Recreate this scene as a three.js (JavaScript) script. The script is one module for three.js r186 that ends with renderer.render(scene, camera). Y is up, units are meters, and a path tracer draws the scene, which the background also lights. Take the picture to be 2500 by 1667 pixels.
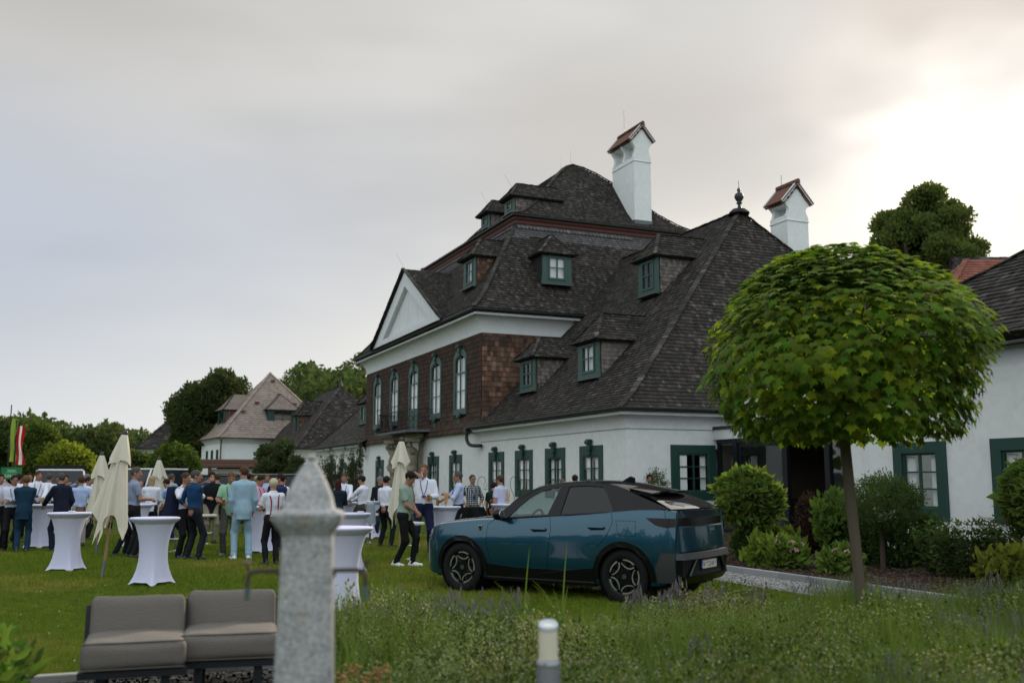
import * as THREE from 'three';
import { mergeGeometries, mergeVertices, toCreasedNormals } from 'three/addons/utils/BufferGeometryUtils.js';
import { RoundedBoxGeometry } from 'three/addons/geometries/RoundedBoxGeometry.js';
import { Brush, Evaluator, SUBTRACTION, INTERSECTION } from 'three-bvh-csg';

// ---------------------------------------------------------------- camera, sky, sun, exposure
const scene = new THREE.Scene();
const camera = new THREE.PerspectiveCamera(37.87, 1024 / 682, 0.1, 1500);
camera.position.set(0, 1.65, 0);
camera.rotation.x = THREE.MathUtils.degToRad(7.93);
camera.focus = 19;
camera.userData.fStop = 1.35;
const renderer = new THREE.WebGLRenderer();
renderer.toneMapping = THREE.LinearToneMapping;
renderer.toneMappingExposure = 1.0;
renderer.shadowMap.enabled = true;
const SUN_AZ = 24, SUN_EL = 18.5;                       // degrees right of the view axis, above the horizon
const D2R = Math.PI / 180;
const sunDir = new THREE.Vector3(Math.sin(SUN_AZ * D2R) * Math.cos(SUN_EL * D2R), Math.sin(SUN_EL * D2R), -Math.cos(SUN_AZ * D2R) * Math.cos(SUN_EL * D2R));
const sun = new THREE.DirectionalLight(new THREE.Color(1, 0.86, 0.66), 4);
sun.position.copy(sunDir).multiplyScalar(160);
sun.target.position.set(0, 0, -25);
sun.castShadow = true;
sun.shadow.radius = 12;
sun.shadow.mapSize.set(2048, 2048);
Object.assign(sun.shadow.camera, { left: -60, right: 60, top: 60, bottom: -60, near: 1, far: 400 });
scene.add(sun, sun.target);

// ---------------------------------------------------------------- random numbers and noise
function mulberry(a) { return () => { a = (a + 0x6d2b79f5) | 0; let t = Math.imul(a ^ (a >>> 15), 1 | a); t = (t + Math.imul(t ^ (t >>> 7), 61 | t)) ^ t; return ((t ^ (t >>> 14)) >>> 0) / 4294967296; }; }
let rnd = mulberry(7);
const rr = (a, b) => a + (b - a) * rnd();
const clamp = (x, a, b) => Math.min(b, Math.max(a, x));
const lerp = (a, b, t) => a + (b - a) * t;
const sstep = (a, b, x) => { const t = clamp((x - a) / (b - a), 0, 1); return t * t * (3 - 2 * t); };
function hash3(x, y, z) { let h = Math.imul(x | 0, 374761393) ^ Math.imul(y | 0, 668265263) ^ Math.imul(z | 0, 1442695041); h = Math.imul(h ^ (h >>> 13), 1274126177); return ((h ^ (h >>> 16)) >>> 0) / 4294967296; }
function vnoise(x, y, z = 0) {
  const xi = Math.floor(x), yi = Math.floor(y), zi = Math.floor(z); let u = x - xi, v = y - yi, w = z - zi;
  u = u * u * (3 - 2 * u); v = v * v * (3 - 2 * v); w = w * w * (3 - 2 * w);
  const f = (a, b, c) => hash3(xi + a, yi + b, zi + c);
  return lerp(lerp(lerp(f(0, 0, 0), f(1, 0, 0), u), lerp(f(0, 1, 0), f(1, 1, 0), u), v), lerp(lerp(f(0, 0, 1), f(1, 0, 1), u), lerp(f(0, 1, 1), f(1, 1, 1), u), v), w);
}
function fbm(x, y, z = 0, o = 4) { let s = 0, a = 0.5, n = 0; for (let i = 0; i < o; i++) { s += a * vnoise(x, y, z); n += a; a *= 0.5; x = x * 2.03 + 17.1; y = y * 2.03 + 5.3; z = z * 2.03 + 9.7; } return s / n; }
const s2l = (c) => (c <= 0.04045 ? c / 12.92 : Math.pow((c + 0.055) / 1.055, 2.4));

// ---------------------------------------------------------------- overcast evening sky
{
  const W = 1024, H = 512, data = new Float32Array(W * H * 4);
  const mixc = (a, b, t) => [lerp(a[0], b[0], t), lerp(a[1], b[1], t), lerp(a[2], b[2], t)];
  for (let j = 0; j < H; j++) for (let i = 0; i < W; i++) {
    const el = ((j + 0.5) / H - 0.5) * 180, th = ((i + 0.5) / W - 0.5) * 2 * Math.PI;
    const dx = Math.cos(th), dz = Math.sin(th);             // three's equirect: u = atan2(z, x)
    let az = Math.atan2(dx, -dz) / D2R;                     // 0 straight ahead, + right
    const e = Math.max(el, 0);
    const cx = Math.sin(az * D2R), cz = Math.cos(az * D2R), el5 = e * 0.085;
    // colours as seen (display values), front left cool, front right warm
    const side = sstep(-34, 20, az < -90 ? -90 : az > 90 ? 90 : az);
    let low = mixc([0.87, 0.878, 0.882], [0.99, 0.965, 0.915], side);
    let mid = mixc([0.715, 0.745, 0.795], [0.845, 0.83, 0.805], side);
    let top = mixc([0.765, 0.76, 0.752], [0.86, 0.85, 0.835], side);
    const w1 = fbm(cx * 1.6 + 3, cz * 1.6 + 9, el5 * 1.2, 4);
    let c = mixc(low, mid, sstep(lerp(0, 9, side), lerp(13, 21, side), e + (w1 - 0.5) * 8));
    c = mixc(c, top, sstep(13, 25, e + (w1 - 0.5) * 12));
    // soft streaks of cloud
    const st = fbm(cx * 2.1 + 21 + e * 0.02, cz * 2.1 + 4, e * 0.16 - az * 0.008, 5);
    const k = (sstep(0.38, 0.68, st) - 0.5) * 0.055 * sstep(4, 14, e);
    c = [c[0] + k, c[1] + k * 0.97, c[2] + k * 0.92];
    // darker long streak above the roof towards the right
    const streak = Math.exp(-(((e - 20.5 - (az - 8) * 0.06 + (w1 - 0.5) * 3) / 2.6) ** 2)) * sstep(-6, 6, az) * (1 - sstep(17, 26, az));
    c = mixc(c, [0.785, 0.765, 0.745], streak * 0.75);
    const corner = sstep(20, 26, e + (w1 - 0.5) * 4) * sstep(14, 24, az) * (1 - sstep(30, 50, az));
    c = mixc(c, [0.76, 0.72, 0.685], corner * 0.7);
    const corner2 = sstep(20, 27, e) * (1 - sstep(-26, -12, az)) * sstep(-80, -40, az);
    c = mixc(c, [0.69, 0.675, 0.665], corner2 * 0.6);
    let L = c.map((x) => s2l(clamp(x + 0.018, 0, 1)));
    // glow where the sun stands behind thin cloud
    const d = new THREE.Vector3(dx * Math.cos(el * D2R), Math.sin(el * D2R), dz * Math.cos(el * D2R));
    const a = Math.acos(clamp(d.dot(sunDir), -1, 1)) / D2R;
    const br = fbm(cx * 5 + 2, cz * 5 + 7, e * 0.22 + 3, 4);
    const glow = Math.exp(-((a / 6) ** 2)) * (0.2 + 0.42 * sstep(0.36, 0.62, br)) + 0.09 * Math.exp(-((a / 9) ** 2)) * sstep(0.3, 0.6, br + 0.1);
    L = [L[0] + glow * 1.0, L[1] + glow * 0.9, L[2] + glow * 0.78];
    // the sky behind the camera: brighter, bluer evening sky
    const back = sstep(60, 120, Math.abs(az)) , zen = sstep(28, 60, e);
    const bc = [1.12, 1.23, 1.28], zc = [0.94, 1.0, 1.06];
    const n2 = 0.85 + 0.3 * w1;
    L = mixc(L, zc.map((x) => x * n2), zen * (1 - back * 0.6));
    L = mixc(L, bc.map((x) => x * n2), back * (1 - zen * 0.3));
    if (el < 0) L = L.map((x) => x * lerp(0.55, 1, sstep(-6, 0, el)));
    const o = (j * W + i) * 4; data[o] = L[0]; data[o + 1] = L[1]; data[o + 2] = L[2]; data[o + 3] = 1;
  }
  const sky = new THREE.DataTexture(data, W, H, THREE.RGBAFormat, THREE.FloatType);
  sky.mapping = THREE.EquirectangularReflectionMapping; sky.magFilter = THREE.LinearFilter; sky.minFilter = THREE.LinearFilter; sky.needsUpdate = true;
  scene.background = sky; scene.environment = sky;
}

// ---------------------------------------------------------------- helpers
const used = {};
function numbered(name) { const n = used[name] = (used[name] ?? -1) + 1; return n ? name + '_' + String(n).padStart(3, '0') : name; }
function tag(o, label, category, group) { o.userData.label = label; if (category) o.userData.category = category; if (group) o.userData.group = group; return o; }
function thing(name, label, category, pos = [0, 0, 0], turn = 0, group) {
  const o = new THREE.Group(); o.name = numbered(name); scene.add(o); o.position.set(...pos); o.rotation.y = turn; return tag(o, label, category, group);
}
const V3 = (x, y, z) => new THREE.Vector3(x, y, z);
function shadow(o) { o.castShadow = o.receiveShadow = true; return o; }
function part(parent, name, geo, mat, kind) {
  const g = Array.isArray(geo) ? merge(geo) : geo; const m = shadow(new THREE.Mesh(g, mat)); m.name = name; if (kind) m.userData.kind = kind; parent.add(m); return m;
}
function sub(parent, name, pos = [0, 0, 0], turn = 0) { const o = new THREE.Group(); o.name = name; o.position.set(...pos); o.rotation.y = turn; parent.add(o); return o; }
function structure(name, geo, mat) { const m = part(scene, numbered(name), geo, mat, 'structure'); return m; }
function plain(g) { let r = g.index ? g.toNonIndexed() : g; for (const k of Object.keys(r.attributes)) if (!['position', 'normal', 'uv'].includes(k)) r.deleteAttribute(k); if (!r.attributes.normal) r.computeVertexNormals(); if (!r.attributes.uv) r.setAttribute('uv', new THREE.BufferAttribute(new Float32Array(r.attributes.position.count * 2), 2)); r.morphAttributes = {}; return r; }
function merge(list) { return list.length === 1 ? list[0] : mergeGeometries(list.map(plain)); }
function bx(w, h, d, x = 0, y = 0, z = 0) { return new THREE.BoxGeometry(w, h, d).translate(x, y, z); }          // centred
function rb(w, h, d, x = 0, y = 0, z = 0, r = 0.01, s = 2) { return new RoundedBoxGeometry(w, h, d, s, Math.min(r, w / 2.01, h / 2.01, d / 2.01)).translate(x, y, z); }
function cyl(r0, r1, h, x = 0, y = 0, z = 0, n = 16) { return new THREE.CylinderGeometry(r1, r0, h, n).translate(x, y + h / 2, z); } // r0 below, r1 above, base at y
function bar(a, b, r, n = 8, r2 = r) { const A = V3(...a), B = V3(...b), d = B.clone().sub(A), L = d.length(); const g = new THREE.CylinderGeometry(r2, r, L, n).translate(0, L / 2, 0); g.applyQuaternion(new THREE.Quaternion().setFromUnitVectors(V3(0, 1, 0), d.normalize())); return g.translate(...a); }
function tube(pts, r, seg = 24, n = 8, closed = false) { return new THREE.TubeGeometry(new THREE.CatmullRomCurve3(pts.map((p) => V3(...p)), closed), seg, r, n, closed); }
function lathe(pts, n = 32) { return new THREE.LatheGeometry(pts.map((p) => new THREE.Vector2(p[0], p[1])), n); }
function beam(a, b, w, h) { // a box from a to b, w wide across, h high
  const A = V3(...a), B = V3(...b), d = B.clone().sub(A), L = d.length(); const g = new THREE.BoxGeometry(w, h, L); const m = new THREE.Matrix4().lookAt(A, B, Math.abs(d.y) > 0.99 * L ? V3(1, 0, 0) : V3(0, 1, 0)); g.applyMatrix4(m); return g.translate(...A.add(B).multiplyScalar(0.5).toArray());
}
function extr(pts, depth, holes = [], bevel = 0) { // polygon in x, y; extruded along +z
  const s = new THREE.Shape(pts.map((p) => new THREE.Vector2(p[0], p[1]))); for (const h of holes) s.holes.push(new THREE.Path(h.map((p) => new THREE.Vector2(p[0], p[1]))));
  return new THREE.ExtrudeGeometry(s, { depth, bevelEnabled: bevel > 0, bevelSize: bevel, bevelThickness: bevel, bevelSegments: 1, curveSegments: 8 });
}
function basis(g, o, ex, ey, ez) { return g.applyMatrix4(new THREE.Matrix4().makeBasis(V3(...ex), V3(...ey), V3(...ez)).setPosition(...o)); }
function quads(strips) { // strips: arrays of rows of points; makes a smooth sheet
  const pos = [], idx = [], uv = []; for (const rows of strips) { const b = pos.length / 3, n = rows[0].length; rows.forEach((r, j) => r.forEach((p, i) => { pos.push(...p); uv.push(i, j); })); for (let j = 0; j + 1 < rows.length; j++) for (let i = 0; i + 1 < n; i++) { const a = b + j * n + i; idx.push(a, a + 1, a + n, a + 1, a + n + 1, a + n); } }
  const g = new THREE.BufferGeometry(); g.setAttribute('position', new THREE.Float32BufferAttribute(pos, 3)); g.setAttribute('uv', new THREE.Float32BufferAttribute(uv, 2)); g.setIndex(idx); g.computeVertexNormals(); return g;
}
// profile of [out, height] points swept along a path of [x, z] points; out is to the right of the way along the path
function sweep(profile, path, closed = false) {
  const n = path.length, off = path.map((p, i) => {
    const dir = (a, b) => { const x = b[0] - a[0], z = b[1] - a[1], l = Math.hypot(x, z); return [x / l, z / l]; };
    const prev = closed || i > 0 ? dir(path[(i + n - 1) % n], p) : null, next = closed || i < n - 1 ? dir(p, path[(i + 1) % n]) : null;
    const d0 = prev ?? next, d1 = next ?? prev, n0 = [-d0[1], d0[0]], n1 = [-d1[1], d1[0]]; const m = [n0[0] + n1[0], n0[1] + n1[1]], l = Math.hypot(...m), c = (m[0] * n0[0] + m[1] * n0[1]) / l; return [m[0] / l / c, m[1] / l / c];
  });
  const geos = [], at = (i, k) => { const p = path[i % n], o = off[i % n], q = profile[k]; return [p[0] + o[0] * q[0], q[1], p[1] + o[1] * q[0]]; };
  const N = closed ? n : n - 1, pos = [];
  const tri = (a, b, c) => pos.push(...a, ...b, ...c);
  for (let i = 0; i < N; i++) for (let k = 0; k + 1 < profile.length; k++) { const a = at(i, k), b = at(i + 1, k), c = at(i + 1, k + 1), d = at(i, k + 1); tri(a, c, b); tri(a, d, c); }
  const g = new THREE.BufferGeometry(); g.setAttribute('position', new THREE.Float32BufferAttribute(pos, 3)); g.computeVertexNormals(); return plain(g);
}
function instanced(parent, name, geo, mat, mats, colors, kind = 'stuff') {
  const m = shadow(new THREE.InstancedMesh(geo, mat, mats.length)); mats.forEach((x, i) => m.setMatrixAt(i, x)); if (colors) colors.forEach((c, i) => m.setColorAt(i, c)); m.name = name; m.userData.kind = kind; parent.add(m); return m;
}
function mat(color, roughness = 0.8, o = {}) { const c = typeof color === 'number' || typeof color === 'string' ? new THREE.Color(color) : new THREE.Color().setRGB(...color); if (roughness >= 0.7 && !o.metalness && !('specularIntensity' in o)) o = { ...o, specularIntensity: 0.3 };  // cloth, bark, plaster and soil hardly shine
  const P = ['clearcoat', 'transmission', 'sheen', 'specularIntensity', 'ior', 'clearcoatRoughness', 'thickness', 'attenuationColor'].some((k) => k in o); return new (P ? THREE.MeshPhysicalMaterial : THREE.MeshStandardMaterial)({ color: c, roughness, ...o }); }
function canvasTex(w, h, draw, srgb = true) { const c = document.createElement('canvas'); c.width = w; c.height = h; draw(c.getContext('2d'), w, h); const t = new THREE.CanvasTexture(c); if (srgb) t.colorSpace = THREE.SRGBColorSpace; return t; }
function noiseTex(n, f, srgb = false) { // f(x, y in 0..1, tiling noise function) -> [r, g, b] in 0..1
  const d = new Uint8Array(n * n * 4); for (let j = 0; j < n; j++) for (let i = 0; i < n; i++) { const c = f(i / n, j / n), o = (j * n + i) * 4; d[o] = clamp(c[0], 0, 1) * 255; d[o + 1] = clamp(c[1], 0, 1) * 255; d[o + 2] = clamp(c[2], 0, 1) * 255; d[o + 3] = 255; }
  const t = new THREE.DataTexture(d, n, n); t.wrapS = t.wrapT = THREE.RepeatWrapping; t.magFilter = THREE.LinearFilter; t.minFilter = THREE.LinearMipmapLinearFilter; t.generateMipmaps = true; if (srgb) t.colorSpace = THREE.SRGBColorSpace; t.needsUpdate = true; return t;
}
function tnoise(x, y, f, s = 0, o = 4) { // tiling fbm
  let v = 0, a = 0.5, n = 0; for (let k = 0; k < o; k++) { const F = f << k, X = x * F, Y = y * F, xi = Math.floor(X), yi = Math.floor(Y); let u = X - xi, w = Y - yi; u = u * u * (3 - 2 * u); w = w * w * (3 - 2 * w); const h = (i, j) => hash3((xi + i) % F, (yi + j) % F, s + k * 31); v += a * lerp(lerp(h(0, 0), h(1, 0), u), lerp(h(0, 1), h(1, 1), u), w); n += a; a *= 0.5; } return v / n;
}
function boxUV(g, s = 1) { // uv in metres from the dominant axis of each face
  const r = plain(g), p = r.attributes.position, n = r.attributes.normal, uv = new Float32Array(p.count * 2);
  for (let i = 0; i < p.count; i++) { const ax = Math.abs(n.getX(i)), ay = Math.abs(n.getY(i)), az = Math.abs(n.getZ(i)); let u, v; if (ay >= ax && ay >= az) { u = p.getX(i); v = p.getZ(i); } else if (ax >= az) { u = p.getZ(i); v = p.getY(i); } else { u = p.getX(i); v = p.getY(i); } uv[2 * i] = u / s; uv[2 * i + 1] = v / s; }
  r.setAttribute('uv', new THREE.BufferAttribute(uv, 2)); return r;
}
// ---------------------------------------------------------------- materials of the buildings
const plasterMap = noiseTex(256, (x, y) => { const a = tnoise(x, y, 4, 3), b = tnoise(x, y, 24, 9, 3), s = tnoise(x * 1, y, 8, 17, 3); let k = 0.94 + 0.035 * (a - 0.5) + 0.05 * (b - 0.5); const st = sstep(0.7, 0.85, s) * 0.025; return [k - st, k - st * 0.9, k - st * 0.75]; }, true);
const plasterBump = noiseTex(256, (x, y) => { const v = 0.5 * tnoise(x, y, 16, 5, 4) + 0.5 * tnoise(x, y, 3, 8, 2); return [v, v, v]; });
plasterMap.repeat.set(0.28, 0.28); plasterBump.repeat.set(0.28, 0.28);
const M = {
  white: mat([0.86, 0.885, 0.88], 0.88, { map: plasterMap, bumpMap: plasterBump, bumpScale: 0.006 }),
  whiteTrim: mat([0.78, 0.8, 0.82], 0.8, { map: plasterMap }),
  green: mat([0.01, 0.05, 0.038], 0.5),
  greenUp: mat([0.028, 0.078, 0.064], 0.5),
  gutter: mat([0.022, 0.03, 0.026], 0.45, { metalness: 0.2 }),
  deck: mat([0.03, 0.028, 0.026], 0.95),
  shingle: mat([1, 1, 1], 0.78),
  brownDeck: mat([0.03, 0.016, 0.011], 0.95),
  red: mat([0.085, 0.022, 0.017], 0.6),
  lead: mat([0.1, 0.11, 0.12], 0.5, { metalness: 0.4 }),
  iron: mat([0.012, 0.012, 0.013], 0.5, { metalness: 0.6 }),
  glass: mat([0.96, 0.98, 0.98], 0.02, { transmission: 1, thickness: 0, ior: 1.5 }),
  curtain: mat([0.8, 0.8, 0.8], 0.95, { side: THREE.DoubleSide }),
  dark: mat([0.02, 0.02, 0.02], 0.9),
  copper: mat([0.13, 0.07, 0.052], 0.5, { metalness: 0.5 }),
  tile: mat([0.15, 0.075, 0.055], 0.85),
  stone: mat([0.4, 0.36, 0.28], 0.9, { map: plasterMap }),
};
const greyTone = (bright = 1) => () => { const t = rnd(), k = bright * (t > 0.94 ? rr(0.065, 0.11) : t > 0.6 ? rr(0.04, 0.068) : rr(0.02, 0.042)), w = rr(0, 1); return new THREE.Color().setRGB(k * 1.06, k * lerp(0.9, 0.96, w), k * lerp(0.78, 0.9, w)); };
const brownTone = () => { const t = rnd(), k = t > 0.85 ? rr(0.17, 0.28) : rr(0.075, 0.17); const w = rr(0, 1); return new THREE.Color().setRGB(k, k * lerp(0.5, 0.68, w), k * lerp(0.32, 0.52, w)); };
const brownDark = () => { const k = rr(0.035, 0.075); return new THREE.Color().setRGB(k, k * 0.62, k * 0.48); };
const unitBox = new THREE.BoxGeometry(1, 1, 1);

// ---------------------------------------------------------------- roof or wall faces clad in shingles
// A: [x, z] where the eave begins, e: way along the eave, n: way inward, prof: [run, height], eL / eR: where the face begins and ends at a run
function cladFace(f, list) {
  const { A, e, n, prof, eL, eR, course = 0.15, w = 0.135, tone = greyTone(), holes = [], t = 0.028 } = f;
  const rows = [];
  for (const [r, h] of prof) { const a = eL(r), b = Math.max(eR(r), a + 1e-3); const P = (s) => [A[0] + e[0] * s + n[0] * r, h, A[1] + e[1] * s + n[1] * r]; rows.push([P(a), P((a + b) / 2), P(b)]); }
  const deck = quads([rows]);
  if (list) {
    let total = 0; const acc = [0]; for (let i = 1; i < prof.length; i++) { total += Math.hypot(prof[i][0] - prof[i - 1][0], prof[i][1] - prof[i - 1][1]); acc.push(total); }
    const X = V3(e[0], 0, e[1]), mtx = new THREE.Matrix4(); const nC = Math.round(total / course), cs = total / nC;
    for (let c = 0; c < nC; c++) {
      const s = (c + 0.5) * cs; let i = 1; while (i < acc.length - 1 && acc[i] < s) i++;
      const q = (s - acc[i - 1]) / (acc[i] - acc[i - 1]), r = lerp(prof[i - 1][0], prof[i][0], q), h = lerp(prof[i - 1][1], prof[i][1], q);
      const dr = prof[i][0] - prof[i - 1][0], dh = prof[i][1] - prof[i - 1][1], ds = Math.hypot(dr, dh);
      const S = V3(n[0] * dr / ds, dh / ds, n[1] * dr / ds), N = V3(-n[0] * dh / ds, dr / ds, -n[1] * dh / ds);
      let a = eL(r); const b = eR(r); a -= rr(0, w);
      while (a < b) {
        const ww = w * rr(0.65, 1.3); const m = a + ww / 2; let c0 = Math.max(a, eL(r)), c1 = Math.min(a + ww, b); a += ww;
        if (c1 - c0 < 0.03 || holes.some((H) => m > H[0] && m < H[1] && r > H[2] && r < H[3])) continue;
        const L = cs * 1.32, tilt = t / L * 1.1 + rr(-0.02, 0.05), wob = rr(-0.012, 0.012);
        const S2 = S.clone().addScaledVector(N, -tilt).normalize(), N2 = N.clone().addScaledVector(S, tilt).normalize();
        const cen = (c0 + c1) / 2, px = A[0] + e[0] * cen + n[0] * r, pz = A[1] + e[1] * cen + n[1] * r;
        const hand = V3().crossVectors(X, N2).dot(S2) > 0 ? 1 : -1;
        const up = t * 0.75, sl = wob;
        mtx.makeBasis(X.clone().multiplyScalar(hand * (c1 - c0 - 0.006)), N2.multiplyScalar(t), S2.clone().multiplyScalar(L)).setPosition(px + N.x * up + S.x * sl, h + N.y * up + S.y * sl, pz + N.z * up + S.z * sl);
        list.push({ m: mtx.clone(), c: tone(r, h) });
      }
    }
  }
  return deck;
}
// a row of cap shingles along a hip or ridge through points
function caps(pts, list, tone = greyTone(1.15), w = 0.2, L = 0.26, lift = 0.05) {
  for (let i = 0; i + 1 < pts.length; i++) {
    const a = V3(...pts[i]), b = V3(...pts[i + 1]), d = b.clone().sub(a), len = d.length(), n = Math.max(1, Math.round(len / 0.17)); d.normalize();
    const side = V3().crossVectors(d, V3(0, 1, 0)).normalize(), N = V3().crossVectors(side, d).normalize();
    for (let k = 0; k < n; k++) { const p = a.clone().addScaledVector(d, (k + 0.5) * len / n).addScaledVector(N, lift + rr(-0.008, 0.012)); const m = new THREE.Matrix4().makeBasis(side.clone().multiplyScalar(w * rr(0.85, 1.1)), N.clone().addScaledVector(d, 0.12).normalize().multiplyScalar(0.035), d.clone().multiplyScalar(-L)).setPosition(p); list.push({ m, c: tone() }); }
  }
}
function putShingles(parent, name, list) { return list.length ? instanced(parent, name, unitBox, M.shingle, list.map((x) => x.m), list.map((x) => x.c)) : null; }
// the shingles that show largest become parts of their own
function splitNearest(parent, name, list, count, measure) {
  const order = list.map((x, i) => [measure(x), i]).sort((p, q) => p[0] - q[0]), near = new Set(order.slice(0, count).map((o) => o[1]));
  const cache = new Map();
  list.forEach((x, i) => { if (!near.has(i)) return; const k = Math.round(x.c.r * 40) * 100 + Math.round(x.c.g * 40); if (!cache.has(k)) { const q = M.shingle.clone(); q.color.copy(x.c); cache.set(k, q); } const s = part(parent, name, unitBox, cache.get(k)); s.applyMatrix4(x.m); });
  return list.filter((x, i) => !near.has(i));
}
// ---------------------------------------------------------------- windows: plane z = 0 is the wall's outer face, z > 0 inward, centre of the sill at the origin
const geoCache = new Map();
const cached = (key, make) => { if (!geoCache.has(key)) geoCache.set(key, make()); return geoCache.get(key); };
function casement(parent, o) {
  const { w, h, b = 0.2, bt = b, bb = b, arch = 0, rows = 3, green = M.green, curtains = 0.3, keystone = false, bracket = false, proud = 0.035, solid = 0, label } = o;
  const g = sub(parent, 'window', o.at, o.turn || 0); if (label) g.userData.label = label;
  const arc = (W, H, a, x0 = 0, y0 = 0) => { const p = [[x0 - W / 2, y0], [x0 + W / 2, y0], [x0 + W / 2, y0 + H - a]]; if (a > 0) for (let k = 1; k < 12; k++) { const t = k / 12 * Math.PI; p.push([x0 + Math.cos(t) * W / 2, y0 + H - a + Math.sin(t) * a]); } p.push([x0 - W / 2, y0 + H - a]); return p; };
  const iw = w - 2 * b, ih = h - bt - bb, ia = arch * 0.8;
  const K = [w, h, b, bt, bb, arch, rows, solid].join();
  part(g, 'frame', cached('f' + K + proud, () => merge([extr(arc(w, h, arch), proud + 0.1, [arc(iw, ih, ia, 0, bb)], 0.012).translate(0, 0, -proud), extr(arc(iw + 0.05, ih + 0.05, ia, 0, bb - 0.025), 0.06, [arc(iw - 0.1, ih - 0.1, ia * 0.95, 0, bb + 0.05)]).translate(0, 0, -0.03)])), green);
  const sash = [], sw = iw - 0.1, sh = ih - 0.1, y0 = bb + 0.05;
  sash.push(bx(0.06, sh - (arch ? 0.02 : 0), 0.05, 0, y0 + sh / 2, -0.005));
  const base = solid, ph = (sh - base - ia * 0) / rows;
  for (let k = base ? 0 : 1; k < rows; k++) sash.push(bx(sw, k === rows - 1 && arch ? 0.075 : 0.035, 0.04, 0, y0 + base + ph * k, -0.005));
  if (solid) sash.push(bx(sw, base, 0.05, 0, y0 + base / 2, 0.01));
  part(g, 'sash', cached('s' + K, () => merge(sash)), green);
  for (let k = 0; k < rows; k++) for (const s of [-1, 1]) {
    const top = k === rows - 1 && arch > 0; let geo;
    if (top) geo = cached('pt' + K + s, () => { const p = arc(sw, ph, ia * 0.9).filter((q) => q[0] * s > -1e-6); const c = s > 0 ? [[0.02, 0], ...p, [0.02, ph]] : [[-0.02, 0], [-0.02, ph], ...p.sort((m, n) => (m[1] < 0.01 ? 1 : 0) - (n[1] < 0.01 ? 1 : 0) || n[0] - m[0])]; return new THREE.ShapeGeometry(new THREE.Shape(c.map((q) => new THREE.Vector2(q[0], q[1])))).rotateY(Math.PI).scale(-1, 1, 1); });
    else geo = cached('p' + K, () => new THREE.PlaneGeometry(sw / 2 - 0.04, ph - 0.02).rotateY(Math.PI));
    const m = part(g, 'pane', geo, M.glass); m.position.set(top ? 0 : s * (sw / 4 + 0.01), y0 + base + ph * k + (top ? 0.0 : ph / 2), 0.002);
  }
  if (curtains > 0) for (const s of [-1, 1]) { // gathered net curtain at each side
    const cw = sw / 2 * Math.min(1, curtains * 2); part(g, 'curtain', cached('c' + K + curtains + s, () => { const r = []; for (let j = 0; j < 2; j++) { const row = []; for (let i = 0; i <= 24; i++) { const u = i / 24; row.push([s * (sw / 2 - u * cw), y0 + base + j * (sh - base - 0.02 - (arch ? ia * 0.25 : 0)), 0.09 + 0.022 * Math.sin(u * 26 + (s > 0 ? 0 : 2))]); } r.push(row); } return quads([r]); }), M.curtain);
  }
  const orn = []; // carved keystone and bracket
  if (keystone) { orn.push(rb(0.2, 0.3, 0.12, 0, h - 0.02, -0.09, 0.03), rb(0.28, 0.11, 0.16, 0, h + 0.17, -0.1, 0.05), new THREE.CylinderGeometry(0.075, 0.075, 0.22, 12).rotateZ(Math.PI / 2).translate(0, h + 0.12, -0.14), rb(0.12, 0.2, 0.1, 0, h - 0.22, -0.075, 0.04)); }
  if (bracket) { orn.push(rb(0.34, 0.2, 0.12, 0, -0.02, -0.09, 0.05), rb(0.2, 0.4, 0.1, 0, -0.26, -0.07, 0.05), new THREE.CylinderGeometry(0.07, 0.07, 0.2, 12).rotateZ(Math.PI / 2).translate(0, -0.12, -0.13)); }
  if (orn.length) part(g, 'ornament', cached('o' + w + h + keystone + bracket, () => merge(orn)), green);
  return g;
}
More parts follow.
